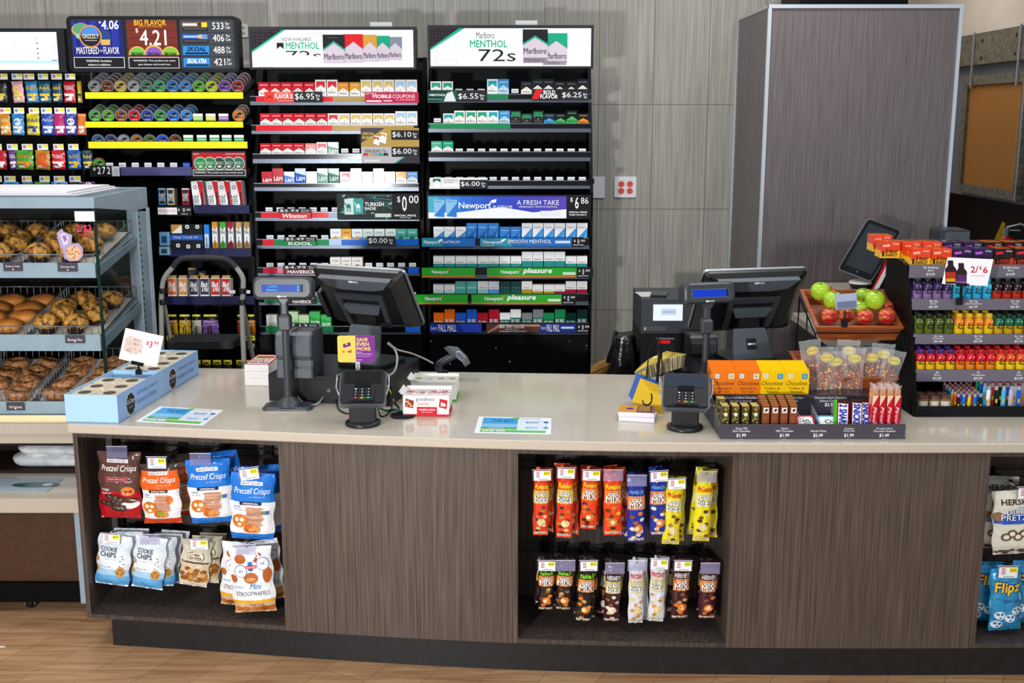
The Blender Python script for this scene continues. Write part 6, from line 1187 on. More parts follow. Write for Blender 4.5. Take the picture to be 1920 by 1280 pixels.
# snack bar cartons
def barcarton(pl_, pr_, h, d, c1, c2, label, front=True):
    A = PZ(*pl_, ZC); B_ = PZ(*pr_, ZC); yaw = math.atan2(B_[1]-A[1], B_[0]-A[0]); w = math.hypot(B_[0]-A[0], B_[1]-A[1])
    t = thing('snack_bar_carton', (A[0], A[1], ZC+.001), label, 'carton', rz=yaw)
    b = MB(); b.box(0, w, 0, .002, 0, h, ('#f3f0ee', 'm')); b.box(0, .002, .002, d, 0, h, ('#f3f0ee', 'm')); b.box(w-.002, w, .002, d, 0, h, ('#f3f0ee', 'm')); b.box(0, w, d, d+.002, 0, h*1.12, ('#f3f0ee', 'm')); b.box(0, w, 0, d, 0, .002, ('#f3f0ee', 'm'))
    b.box(0, w, -.0008, 0, 0, h*.1, (c1, 'm')); b.box(w*.3, w*.74, -.0008, 0, h*.1, h*.45, (c1, 'm')); b.box(w-.0002, w+.0006, 0, d, 0, h*.3, (c1, 'm'))
    if front:
        b.text('goodness', w*.28, h*.68, w*.68, h*.92, -.001, ('#6d6468', 'm')); b.text('KNOWS', w*.33, h*.52, w*.58, h*.66, -.001, ('#c8304a', 'm')); b.text('CRANBERRY & ALMOND', w*.34, h*.28, w*.70, h*.36, -.0016, ('#ffffff', 'm'), .01); b.text('DARK CHOCOLATE', w*.40, h*.18, w*.64, h*.22, -.0016, ('#ffffff', 'm'))
        b.flat([(w*.04, h*.45), (w*.22, h*.38), (w*.24, h*.75), (w*.06, h*.85)], -.001, ('#a03a2a', 'm')); [b.flat(circ(8, .004, w*(.08+.04*(i % 4)), h*(.5+.1*(i//4))), -.0016, (('#d8a060', '#7a2018', '#e6c090')[i % 3], 'm')) for i in range(11)]
        b.flat([(w*.78, h*.45), (w*.95, h*.35), (w*.97, h*.78), (w*.8, h*.85)], -.001, ('#c8202c', 'm')); b.flat([(w*.82, h*.5), (w*.92, h*.48), (w*.93, h*.6), (w*.83, h*.7)], -.0016, ('#f0e8e4', 'm'))
    part(b, 'tray', t, local=True)
    b = MB(); b.loft([[(0, 0, h), (w, 0, h), (w, .001, h), (0, .001, h)], [(-.006, -.018, h+.010), (w+.004, -.018, h+.010), (w+.004, -.017, h+.011), (-.006, -.017, h+.011)]], ('#e6e6ea', 'm')); b.loft([[(0, .0, h), (0, d, h), (.001, d, h), (.001, 0, h)], [(-.016, .0, h+.014), (-.014, d, h+.014), (-.013, d, h+.014), (-.015, 0, h+.014)]], ('#eceaea', 'm')); part(b, 'flap', t, local=True)
    c_, s_ = cos(yaw), sin(yaw); n = 0
    for i in range(4):
        for j in range(3):
            xx = w*(i+.5)/4; yy = d*(j+.5)/3; hh_ = h*.86 if (i+j) % 3 else h*.8
            q = MB(); q.T = mat4((A[0]+c_*xx-s_*yy, A[1]+s_*xx+c_*yy, ZC+.0035), yaw+random.uniform(-.03, .03))
            q.box(-w*.115, w*.115, -d*.15, d*.15, 0, hh_, ('#f0e9e6', 'g')); q.box(-w*.11, w*.11, -d*.12, -d*.02, hh_, hh_+.001, (c2, 'g')); q.box(-w*.08, w*.05, d*.02, d*.10, hh_, hh_+.001, ('#a0522d', 'g'))
            single(q, 'snack_bar', 'wrapped snack bar, %s column %s row, %s' % (ORD[i], ORD[j], 'red carton' if front else 'green-sided carton'), 'snack bar', 'snack bars in cartons')
barcarton((756, 780), (842, 781), .082, .12, '#d0202e', '#b01a28', 'white and red GOODNESS KNOWS carton of snack bars right of the terminal')
barcarton((771, 752), (856, 753), .082, .11, '#5fb62e', '#5fb62e', 'white and green carton of snack bars behind the red carton', False)
b = MB(); x_, y_ = PZ(757, 780, ZC); b.lathe([(.047, .0005), (.048, .004), (.046, .007), (.01, .008)], ('#15171a', 'p'), (x_-.004, y_+.0, ZC), 26); single(b, 'cable_grommet', 'flat black round cable cap between terminal and red carton', 'cable cap')
# barcode scanner on its stand
sy = 4.80; t = thing('barcode_scanner', (P(835, 700, sy)[0], sy, ZC+.0005), 'grey barcode scanner gun resting on a black stand at the counter back edge', 'scanner')
b = MB(); x_, _ = P(833, 702, sy); b.lathe([(.045, .0), (.045, .008), (.02, .016), (.016, .04)], PD, (x_, sy, ZC+.0005), 20); part(b, 'stand', t)
b = MB(); b.tube(spline([P3(826, 697, sy), P3(822, 684, sy), P3(836, 674, sy), P3(856, 664, sy)], 5), .016, PG, 10); b.box(P(818, 680, sy)[0], P(826, 680, sy)[0], sy-.012, sy+.012, P(820, 694, sy)[1], P(820, 680, sy)[1], PD); part(b, 'handle', t)
b = MB(); b.loft([[P3(u, v, sy+dy) for u, v, dy in ring] for ring in (
   ((832, 652, -.02), (845, 666, -.02), (845, 666, .03), (832, 652, .03)), ((840, 648, -.03), (858, 672, -.03), (858, 672, .035), (840, 648, .035)), ((858, 650, -.036), (866, 678, -.036), (866, 678, .04), (858, 650, .04)), ((876, 668, -.036), (870, 685, -.036), (870, 685, .04), (876, 668, .04)), ((882, 680, -.03), (872, 688, -.03), (872, 688, .035), (882, 680, .035)))], PL, smooth=False)
part(b, 'head', t)
b = MB(); b.tube(spline([P3(866, 677, sy-.037), P3(857, 668, sy-.037), P3(856, 660, sy-.037), P3(863, 660, sy-.037), P3(872, 670, sy-.037)], 4), .0022, ('#b9c2ca', 's'), 6); part(b, 'trim_line', t, 'pale curved trim')
b = MB(); b.ell(P3(844, 682, sy-.014), .005, .005, .005, ('#2a3f9a', 'g'), 8, 6); part(b, 'trigger', t, 'blue trigger')
# cables
def cable(pts, r, col, lab, kind='p'): b = MB(); b.tube(spline(pts, 6), r, (col, kind), 6); return single(b, 'cable', lab, 'cable')
cable([P3(728, 642, 4.55), P3(745, 655, 4.6), P3(770, 662, 4.7), P3(795, 672, 4.78), P3(812, 681, sy)], .004, '#b9b9b4', 'pale grey cable from left monitor to the barcode scanner')
cable([P3(727, 644, 4.5), P3(740, 655, 4.44), P3(745, 672, 4.38), P3(740, 695, 4.3), P3(726, 705, 4.22), P3(720, 700, 4.19)], .0045, '#9a9a96', 'grey cable looping down right side of left terminal')
zt_ = ZC+.006
def cz(u, v, dz=0): x, y = PZ(u, v, ZC); return (x, y, zt_+dz)
cable([cz(556, 752, .02), cz(575, 762, 0), cz(600, 760, .01), cz(618, 745, .05), cz(628, 740, .07)], .004, '#8f959a', 'grey cable bundle strand behind the left terminal')
cable([cz(560, 747, .02), cz(590, 752, .01), cz(612, 740, .04), cz(625, 735, .08)], .004, '#1d2a2a', 'dark cable strand behind the left terminal')
cable([cz(618, 745, .04), cz(607, 742, .03), cz(606, 752, .01), cz(622, 755, .02), cz(630, 745, .06)], .004, '#9aa0a4', 'grey cable loop left of the left terminal')
cable([cz(628, 742, .04), cz(633, 765), cz(645, 776), cz(655, 778)], .003, '#121416', 'thin black cable left of the terminal stand')
cable([cz(706, 768, .03), cz(712, 780), cz(722, 782), cz(733, 772), cz(735, 765)], .003, '#121416', 'thin black cable curling right of the terminal stand')
cable([cz(712, 775, .015), cz(725, 772), cz(740, 770), cz(752, 773)], .0045, '#1c6a66', 'teal cable running to the round cable cap')
cable([P3(724, 712, 4.22), P3(735, 730, 4.2), P3(738, 750, 4.15), cz(748, 772, .01)], .0045, '#15171a', 'black cable down to the round cable cap')
cable([P3(725, 722, 4.21), P3(734, 738, 4.18), P3(738, 752, 4.15), cz(742, 768, .01)], .003, '#c9a018', 'yellow cable beside the left terminal')
b = MB(); x_, y_ = PZ(563, 748, ZC); b.T = mat4((x_, y_, ZC+.004), R(-25)); b.prism(rrect(-.025, -.010, .025, .010, .005), 0, .02, ('#1f8a62', 'h'), 'z'); b.prism(rrect(-.02, -.006, .02, .006, .004), .003, .017, ('#2a7a5c', 'g'), 'z'); single(b, 'cable_connector', 'translucent green cable connector beside the left pole foot', 'connector')
cable([cz(1247, 758, .07), P3(1243, 720, 4.3), P3(1240, 660, 4.35), P3(1236, 636, 4.38), P3(1228, 640, 4.38), P3(1217, 660, 4.36), P3(1213, 700, 4.32), P3(1205, 740, 4.28), P3(1208, 758, 4.24), P3(1220, 755, 4.24), P3(1221, 738, 4.25), P3(1208, 736, 4.27)], .0028, '#0d0e10', 'thin black looped cable hanging beside the yellow cards')
cable([P3(1232, 735, 4.28), P3(1233, 700, 4.32), P3(1237, 665, 4.33), P3(1240, 645, 4.33)], .006, '#0d0e10', 'short thick black stylus cord by the right terminal')
# gift card rack
gy = 4.42
t = thing('card_rack', (P(1225, 740, gy)[0], gy, ZC+.0005), 'small wire rack holding fanned yellow cards left of right terminal', 'card rack')
b = MB(); x_, y_ = PZ(1225, 745, ZC); b.tube([(x_+.055*cos(a), y_+.05*sin(a), ZC+.003) for a in [2*pi*i/20 for i in range(21)]], .0022, ('#8f9499', 's'), 6)
for dx in (-.035, .035): b.tube([(x_+dx, y_-.02, ZC+.004), (x_+dx, y_-.01, ZC+.10), (x_+dx, y_+.05, ZC+.12)], .002, ('#8f9499', 's'), 6)
part(b, 'wire_base', t)
b = MB(); b.box(x_-.06, x_+.06, y_-.035, y_-.033, ZC+.002, ZC+.06, ('#e8eef4', 'c')); part(b, 'clear_pocket', t)
for i in range(16):
    f = i/15; u = 1203+f*62; v = 700-f*30+abs(f-.5)*6; yy = 4.36+f*.12; x, z = P(u, v, yy)
    b = MB(); b.T = mat4((x, yy, z), R(-62+f*70), R(-8), R(-28+f*38)); face = '#6b6250' if i == 15 else ('#b8a878' if i % 2 else '#7f7a68')
    b.box(-.043, .043, 0, .0012, -.027, .027, (face, 'g')); b.box(-.0432, .0432, -.0002, .0014, .024, .0272, ('#d9bf52', 'g'))
    if i in (15,): b.text('REWARDS', -.036, .006, .036, .018, -.0008, ('#d9bf52', 'm'), .02); b.text('MORE PERKS', -.03, -.006, .02, .0, -.0008, ('#d9bf52', 'm'))
    else: b.box(-.03, .03, -.0008, 0, -.012, .012, ('#d2b23e', 'g'))
    single(b, 'gift_card', 'yellow-edged card, %s from left in the upper fan of card rack' % (ORD[i]), 'card', 'fanned gift cards')
for i in range(7):
    yy = 4.24+i*.012; u = 1228-i*3.5; v = 754-i*5; x, z = P(u, v, yy); b = MB(); b.T = mat4((x, yy, z), R(-12), R(-10), R(18))
    col = '#d9b21c' if i < 5 else '#2f58a8'; b.box(-.044, .044, 0, .0014, -.058, .04, (col, 'g'))
    if i == 0: b.tube([(.0+.018*cos(a), -.001, .005+.018*sin(a)) for a in [2*pi*k/16 for k in range(17)]], .001, ('#f3dc6a', 'm'), 4); b.add([(.02+p_[0], -.001, -.035+p_[1]) for p_ in circ(12, .008)], [tuple(range(12))], ('#e08a1e', 'm'))
    single(b, 'gift_card', '%s tall card, %s from front in lower pocket of card rack' % ('bright yellow' if i < 5 else 'blue', ORD[i]), 'card', 'lower pocket cards')
# ================================================================ boxed sweets display
fy = 3.872; bl = P(1350, 828, fy)[0]; br_ = P(1697, 828, fy)[0]; DW = br_-bl
t = thing('candy_display', ((bl+br_)/2, fy+.2, ZC+.001), 'clear two-step sweets display with dark priced strips at the counter front', 'display stand')
zt1 = P(1520, 795, fy)[1]; t2y = 4.055; z2a = ZC+.045; z2b = P(1520, 740, t2y)[1]
b = MB(); b.box(bl, br_, fy, t2y+.26, ZC+.0015, ZC+.005, ('#20202a', 'g')); b.box(bl, br_, t2y+.004, t2y+.26, P(1430, 739, t2y+.02)[1]-.004, P(1430, 739, t2y+.02)[1], ('#20202a', 'g')); part(b, 'base_tray', t)
for x in (bl-.003, br_):
    b = MB(); b.prism([(fy, ZC+.002), (fy, zt1), (t2y, z2b), (t2y+.26, z2b+.03), (t2y+.26, ZC+.002)], x, x+.003, ('#dfe8ee', 'c'), 'x'); part(b, 'side_wall', t, 'clear acrylic side')
p = Panel(1350, 795, 1697, 826, fy-.002, .003, '#4b4650', 'g')
for uc, l1, l2, pr in ((1390, 'Divine 70%', 'Dark Chocolate', '$1.99'), (1471, 'Divine', 'Milk Chocolate', '$1.99'), (1534, '', 'Altoids Mints', '$2.49'), (1592, 'Snickers', 'King Size', '$1.99'), (1658, 'Pirouline Dark', 'Chocolate Hazelnut', '$1.49')):
    w1 = len(l1)*1.1; w2 = len(l2)*1.15
    if l1: p.text(l1, uc-w1, 801, uc+w1, 804.5)
    p.text(l2, uc-w2, 805.5, uc+w2, 809.5); p.text(pr, uc-9, 812.5, uc+9, 819.5, off=.015); p.text('plus tax', uc-4, 822, uc+4, 823.5)
part(p.mb, 'price_strip', t, 'dark violet strip with white chalk-style prices')
p = Panel(1345, 740, 1690, 788, t2y-.002, .003, '#403b46', 'g')
for uc, l1, l2, pr in ((1388, 'Chocolove Dark Chocolate', 'Sea Salt & Almond', ''), (1475, 'Chocolove Dark Chocolate', 'Toffee & Almonds', ''), (1556, 'Chocolove Dark Chocolate', 'Salted Caramel', '$2.99')):
    p.text(l1, uc-30, 743, uc+30, 747); p.text(l2, uc-20, 749, uc+20, 753)
    if pr: p.text(pr, uc-10, 755, uc+9, 762, off=.015)
part(p.mb, 'price_strip', t, 'dark upper strip with white chalk-style lettering')
for u in (1499, 1533, 1572, 1636):
    b = MB(); x_ = P(u, 780, fy+.08)[0]; b.prism([(fy+.01, ZC+.006), (fy+.01, zt1-.01), (t2y-.01, zt1+.03), (t2y-.01, ZC+.006)], x_, x_+.002, ('#dfe6ee', 'h'), 'x'); part(b, 'divider', t, 'clear divider')
def items(name, nfile, ndeep, u0, u1, vt, yf, zb, dpt, builder, lab, cat, grp, gap=.0):
    xa = P(u0, vt, yf)[0]; xb = P(u1, vt, yf)[0]; h = P((u0+u1)/2, vt, yf)[1]-zb; w = (xb-xa)/nfile; me = {}
    for i in range(nfile):
        for k in range(ndeep):
            key = 0
            if key not in me: b = MB(); builder(b, w*(1-gap)/2, h, dpt*.92); me[key] = mesh(b, name)
            o = bpy.data.objects.new(name, me[key]); COL.objects.link(o); o.location = (xa+w*(i+.5), yf+k*dpt, zb+.0006+(.004*k if ndeep > 4 else 0)); o.rotation_euler = (0, 0, random.uniform(-.03, .03))
            tag(o, lab % (ORD[i], ('front' if k == 0 else ORD[k])), cat, grp)
def choco(c, c2, bx, l2, l3):
    def f(b, w, h, d):
        b.loft([[(x, y, z) for x, z in rrect(-w, 0, w, h, .004)] for y in (0, d)], (c, 'g'))
        b.flat([(-w*.7, h*.68), (-w*.35, h*.68), (-w*.35, h*.86), (-w*.7, h*.86)], -.0006, ('#e6e4de', 'm')); b.text('55', -w*.62, h*.73, -w*.43, h*.82, -.001, ('#555555', 'm')); b.flat([(w*.4, h*.64), (w*.85, h*.66), (w*.85, h*.88), (w*.4, h*.86)], -.0006, (bx, 'm')); b.flat(circ(8, w*.12, w*.62, h*.76)[::-1], -.001, (c2, 'm'))
        b.text('Chocolove', -w*.85, h*.38, w*.85, h*.56, -.0006, ('#3a1c10', 'm'), .0, .35); b.text(l2, -w*.65, h*.20, w*.65, h*.30, -.0006, ('#5a2c14', 'm')); b.text(l3, -w*.5, h*.07, w*.5, h*.16, -.0006, ('#5a2c14', 'm'))
    return f
zq = P(1430, 739, t2y+.02)[1]
items('chocolate_bar', 2, 6, 1334, 1427, 695, t2y+.02, zq, .016, choco('#e8781c', '#c9a53a', '#d8e0c8', 'Almonds &', 'Sea Salt'), 'orange wrapped chocolate bar, %s file, %s row, upper step of sweets display', 'chocolate bar', 'orange chocolate bars')
items('chocolate_bar', 2, 6, 1426, 1518, 695, t2y+.02, zq, .016, choco('#f2c20e', '#7fb0c8', '#3f8fb8', 'Toffee &', 'Almonds'), 'yellow wrapped chocolate bar, %s file, %s row, upper step of sweets display', 'chocolate bar', 'yellow chocolate bars')
def goldbar(b, w, h, d):
    b.loft([[(x, y, z) for x, z in rrect(-w*.9, 0, w*.9, h, .003)] for y in (0, d)], ('#4a431f', 'g')); rnd = random.Random(3)
    for k in range(26): x = rnd.uniform(-w*.75, w*.75); z = rnd.uniform(h*.05, h*.95); b.flat(circ(6, rnd.uniform(.0015, .003), x, z)[::-1], -.0006, (rnd.choice(('#c9b066', '#a8924a', '#e6d490')), 'g'))
    b.flat(circ(10, w*.5, 0, h*.72)[::-1], -.001, ('#e0dcc8', 'm')); b.text('D', -w*.35, h*.10, w*.35, h*.35, -.001, ('#b39a4a', 'm')); b.box(-w*.88, w*.88, .001, d-.001, h, h+.0006, ('#c9b870', 'g'))
def brownbar(b, w, h, d):
    b.loft([[(x, y, z) for x, z in rrect(-w*.92, 0, w*.92, h, .003)] for y in (0, d)], ('#8a4a2c', 'g')); b.flat([(-w*.6, h*.74), (w*.7, h*.74), (w*.7, h*.92), (-w*.6, h*.92)], -.0006, ('#e9e4de', 'm')); b.flat([(-w*.3, h*.78), (w*.3, h*.80), (w*.5, h*.88), (-w*.1, h*.88)], -.001, ('#17181b', 'm'))
    b.text('Divine', 0, 0, 1, 1, 0, ('#a8643c', 'm'), 0, .3, sf=lambda x, z: ((z-.5)*w*1.1, -.0006, h*.06+x*h*.56)); b.box(-w*.9, w*.9, .001, d-.001, h, h+.0006, ('#a8734a', 'g'))
zf0 = ZC+.0055
items('chocolate_bar', 4, 4, 1352, 1427, 762, fy+.03, zf0, .014, goldbar, 'small black and gold chocolate bar, %s file, %s row, lower step', 'chocolate bar', 'black and gold bars', .2)
items('chocolate_bar', 1, 3, 1344, 1362, 748, fy+.10, zf0, .014, goldbar, 'taller black and gold bar behind at the left, %s file, %s row', 'chocolate bar', 'tall black and gold bars', .1)
items('chocolate_bar', 4, 5, 1428, 1497, 760, fy+.03, zf0, .017, brownbar, 'brown milk chocolate bar, %s file, %s row, lower step of display', 'chocolate bar', 'brown milk chocolate bars', .14)
for i, (u0, u1, c, cn, s_) in enumerate(((1494, 1528, '#c81c38', 'red', 'OIDS'), (1533, 1572, '#1f86b8', 'blue', 'ALTO'))):
    x0 = P(u0, 785, fy+.08)[0]; x1 = P(u1, 785, fy+.08)[0]; w = (x1-x0)/2
    b = MB(); b.T = mat4(((x0+x1)/2, fy+.075, zf0+.012), 0, R(34)); b.prism(rrect(-w, -.05, w, .05, .012), 0, .016, (c, 'g'), 'z'); b.prism(rrect(-w*.8, -.043, w*.8, .043, .008), .016, .0165, ('#eef0ee', 'g'), 'z'); b.text(s_, 0, 0, 1, 1, 0, ('#4a4e52', 'm'), .01, sf=lambda x, z: (w*.4-z*w*.7, -.04+x*.07, .0170)); b.box(w*.4, w*.6, -.03, .02, .0166, .0170, ('#7fc0a8', 'm'))
    single(b, 'mint_tin', '%s-rimmed white mint tin lying on the lower display step' % cn, 'mint tin')
for i, (u, cn) in enumerate(((1575, 'left'), (1602, 'middle'), (1621, 'right'))):
    x = P(u, 770, fy+.06)[0]; h = .125; w = .021 if i != 1 else .019
    b = MB(); b.T = mat4((x+.01, fy+.05+i*.006, zf0), 0, R(-22), R(5))
    b.loft([[(x_, y, z) for x_, z in rrect(-w, 0, w, h, .004)] for y in (0, .016)], ('#3a1c14', 'g')); b.flat([(-w*.92, h*.02), (w*.92, h*.02), (w*.92, h*.88), (-w*.92, h*.88)], -.0006, ('#f4f2f4', 'm')); 
    b.text(('SNEAKIN' if 0 else 'SNICKERS') if i else '2 SHARE IT', 0, 0, 1, 1, 0, ('#2534a8', 'm'), .03, .0, sf=lambda x_, z: (-w*.7+z*w*1.4, -.0012, h*.86-x_*h*.84)); b.flat([(-w*.95, 0), (-w*.82, 0), (-w*.82, h*.9), (-w*.95, h*.9)], -.001, ('#c81c28', 'm')); b.flat([(w*.82, 0), (w*.95, 0), (w*.95, h*.9), (w*.82, h*.9)], -.001, ('#c81c28', 'm'))
    if i == 0: b.box(-w*1.5, -w*1.0, .002, .014, h*.25, h*.98, ('#4fae2a', 'g'))
    single(b, 'candy_bar', 'brown, white and blue-lettered candy bar, %s of three beside the mint tins' % cn, 'candy bar')
def wafer(b, w, h, d):
    for q in (-.5, .5): b.lathe([(.006, 0), (.006, h*.96)], ('#c98a4e', 'm'), (q*w, .008, 0), 8)
    b.loft([[(x, y, z) for x, z in rrect(-w*.95, 0, w*.95, h*.86, .005)] for y in (.0, .014)], ('#c8182c', 'g')); b.flat([(-w*.95, h*.86), (-w*.95, h*.6), (w*.9, h*.86)], -.0008, ('#e6c9a8', 'm'))
    b.text('Pirouline', 0, 0, 1, 1, 0, ('#f6e6e6', 'm'), .01, .2, sf=lambda x_, z: (-w*.5+z*w*1.0, -.0009, h*.60-x_*h*.56))
    rr = [[(a*(1+.35*k), .007+c*(1+.3*k), h*(.9+.09*k)+.004*sin(5*i_)) for i_, (a, c) in enumerate(circ(9, w*.7, 0, 0, .007))] for k in range(3)]; b.loft(rr, ('#f2dfe0', 'h'), smooth=True)
items('wafer_stick_pack', 4, 2, 1636, 1692, 730, fy+.05, zf0, .03, wafer, 'red wrapped wafer stick pack, %s file, %s row, right end of lower step', 'wafer sticks', 'red wafer packs', .12)
# ---------------- apple crates on a wire stand
ct = thing('wire_stand', (P(1600, 640, 4.45)[0], 4.45, ZC+.001), 'black wire stand carrying two small wooden crates behind the sweets display', 'stand')
AY0, AY1 = 4.35, 4.62
def crate(y0, y1, zf, zb, ua, ub, h, lab):
    """open slanted tray; front rim height zf at y0, back rim zb at y1"""
    xa = P(ua, 612, y0)[0]; xb = P(ub, 612, y0)[0]; tt = .012; i_ = .022
    t = thing('wooden_crate', ((xa+xb)/2, y0, zf-h), lab, 'crate')
    sl = (zb-zf)/(y1-y0)
    def pnt(fx, y, d): # fx 0..1, depth under rim d
        s_ = i_*d/h; return (xa+s_+(xb-xa-2*s_)*fx, y0+s_*.6+(y-y0)*(1-.6*2*s_/(y1-y0)), zf+sl*(y-y0)-d)
    b = MB()
    def wall(q): b.loft(q, 'orange_wood')
    def ringat(d, ins): s_ = i_*d/h+ins; ya, yb = y0+s_*.7, y1-s_*.7; return [(xa+s_, ya, zf+sl*(ya-y0)-d), (xb-s_, ya, zf+sl*(ya-y0)-d), (xb-s_, yb, zf+sl*(yb-y0)-d), (xa+s_, yb, zf+sl*(yb-y0)-d)]
    b.loft([ringat(h, 0), ringat(0, 0), ringat(0, tt), ringat(h-.01, tt)], 'orange_wood'); part(b, 'tray', t)
    b = MB(); o_, n_ = ringat(.012, -.004), ringat(.0, -.004); u_ = ringat(-.0008, -.004); v_ = ringat(-.0008, tt); b.loft([o_, u_, v_], 'orange_wood', caps=False); part(b, 'rim', t)
    return ringat
rg = crate(AY0, AY1, P(1610, 613, AY0)[1], P(1590, 543, AY1)[1], 1531, 1693, .062, 'upper small reddish wooden crate full of apples')
rg2 = crate(4.16, 4.42, P(1610, 704, 4.2)[1]+.0, P(1610, 704, 4.2)[1]+.05, 1515, 1690, .06, 'lower wooden crate holding the cellophane pretzel bags')
b = MB(); q = rg(.066, -.004); q0 = rg(.03, -.006)
for s_ in (0, 1):
    f, k = (q0[0], q0[3]) if s_ == 0 else (q0[1], q0[2]); dx = -.008 if s_ == 0 else .008
    b.tube([(f[0]+dx, f[1], f[2]), (k[0]+dx, k[1], k[2]), (k[0]+dx, k[1]+.03, ZC+.004), (f[0]+dx, 4.2, ZC+.004), (f[0]+dx, f[1], f[2])], .0035, ('#101113', 'p'), 6)
    m0 = ((f[0]+k[0])/2+dx, (f[1]+k[1])/2, (f[2]+k[2])/2); b.tube([m0, (m0[0], m0[1]-.02, ZC+.004)], .0035, ('#101113', 'p'), 6)
b.tube([(q0[0][0]-.008, q0[0][1]-.008, q0[0][2]+.005), (q0[1][0]+.008, q0[1][1]-.008, q0[1][2]+.005)], .003, ('#101113', 'p'), 6); b.tube([(q[3][0], q[3][1]+.02, ZC+.006), (q[2][0], q[2][1]+.02, ZC+.006)], .0035, ('#101113', 'p'), 6)
part(b, 'wire_frame', ct)
def apple(u, v, y, r, mat_, lab, tiltx=0):
    x, z = P(u, v, y); t = thing('apple', (x, y, z-r*.9), lab, 'apple', 'apples in the upper crate')
    def prof(a): return r*(.98*sin(a)**.82), -r*.88*cos(a)
    b = MB(); pr = []
    for k in range(1, 16):
        a = pi*k/16; rr_, h_ = prof(a)
        pr.append((rr_*(1.0 if h_ > 0 else .96+.0), h_+r*.9))
    pr = [(r*.12, r*.14)]+pr+[(r*.25, r*1.70), (r*.06, r*1.58)]; b.T = Matrix.Translation((0, 0, r*.9)) @ Matrix.Rotation(tiltx, 4, 'X') @ Matrix.Rotation(random.uniform(-.25, .25), 4, 'Y') @ Matrix.Translation((0, 0, -r*.9))
    b.lathe(pr, mat_, (0, 0, 0), 22); T = b.T.copy(); part(b, 'flesh', t, local=True)
    b = MB(); b.T = T; b.tube([(0, 0, r*1.58), (.002, 0, r*1.78), (.005, .002, r*1.98)], .0016, ('#4a2f14', 'm'), 5); part(b, 'stalk', t, local=True)
for k, (u, v, y, r, g, lab) in enumerate((
    (1553, 553, 4.54, .037, 'red_apple', 'red apple at the far left back of the crate'), (1660, 577, 4.50, .036, 'red_apple', 'red apple at the right behind the large red one'),
    (1556, 592, 4.415, .036, 'red_apple', 'red and yellow apple at left front of the crate'), (1586, 591, 4.41, .034, 'red_apple', 'dark red apple behind the black clip'), (1622, 594, 4.405, .036, 'red_apple', 'pinkish red apple at the middle front of the crate'), (1663, 592, 4.405, .037, 'red_apple', 'bright red apple at the right front corner of crate'),
    (1538, 546, 4.52, .041, 'green_apple', 'green apple in the left back corner of the crate'), (1562, 563, 4.45, .041, 'green_apple', 'green apple behind the clear card holder'), (1619, 556, 4.55, .038, 'green_apple', 'green apple at the back right of crate'), (1612, 578, 4.46, .034, 'green_apple', 'small green apple low in the middle of crate'), (1640, 563, 4.45, .044, 'green_apple', 'largest green apple on top at right'))):
    apple(u, v, y, r, g, lab, R(15))
t = thing('card_clip', P3(1584, 612, 4.335), 'clear card pocket on a black clip at the front of apple crate', 'card holder')
b = MB(); q = [P3(1565, 552, 4.36), P3(1606, 549, 4.36), P3(1608, 578, 4.34), P3(1567, 581, 4.34)]; b.loft([q, [(x, y+.002, z) for x, y, z in q]], ('#9fa6bd', 'g')); q2 = [P3(1569, 566, 4.352), P3(1604, 563, 4.352), P3(1605, 575, 4.336), P3(1570, 577, 4.336)]; b.add([(x, y-.004, z) for x, y, z in q2], [(0, 1, 2, 3)], ('#5f667f', 'g')); part(b, 'card_pocket', t, 'clear card pocket')
b = MB(); x_, z_ = P(1584, 582, 4.335); x2, z2 = P(1583, 612, 4.33); b.tube([(x_, 4.335, z_), (x2, 4.33, z2)], .005, ('#0c0d0f', 'g'), 8); b.box(x2-.011, x2+.011, 4.322, 4.34, z2-.002, z2+.03, ('#0c0d0f', 'g')); part(b, 'clip', t, 'black clip')
# ---------------- cellophane pretzel bags
cel = M('#f4f7fa', 'h').copy(); cel.name = 'cellophane'; cel.node_tree.nodes['Principled BSDF'].inputs['Alpha'].default_value = .13; cel.node_tree.nodes['Principled BSDF'].inputs['Roughness'].default_value = .05
nt_ = cel.node_tree; n_ = nt_.nodes.new('ShaderNodeTexNoise'); n_.inputs['Scale'].default_value = 45; n_.inputs['Detail'].default_value = 2; bp_ = nt_.nodes.new('ShaderNodeBump'); bp_.inputs['Strength'].default_value = .9; bp_.inputs['Distance'].default_value = .01; tc_ = nt_.nodes.new('ShaderNodeTexCoord'); nt_.links.new(tc_.outputs['Object'], n_.inputs['Vector']); nt_.links.new(n_.outputs[0], bp_.inputs['Height']); nt_.links.new(bp_.outputs[0], nt_.nodes['Principled BSDF'].inputs['Normal']); nt_.nodes['Principled BSDF'].inputs['Specular IOR Level'].default_value = 1.0
rnd = random.Random(11)
spots = [(1521, 655, 737, 0), (1549, 668, 738, 0), (1566, 676, 738, 0), (1590, 655, 738, 1), (1602, 670, 738, 0), (1633, 668, 738, 1), (1655, 662, 738, 1), (1672, 673, 735, 0)]
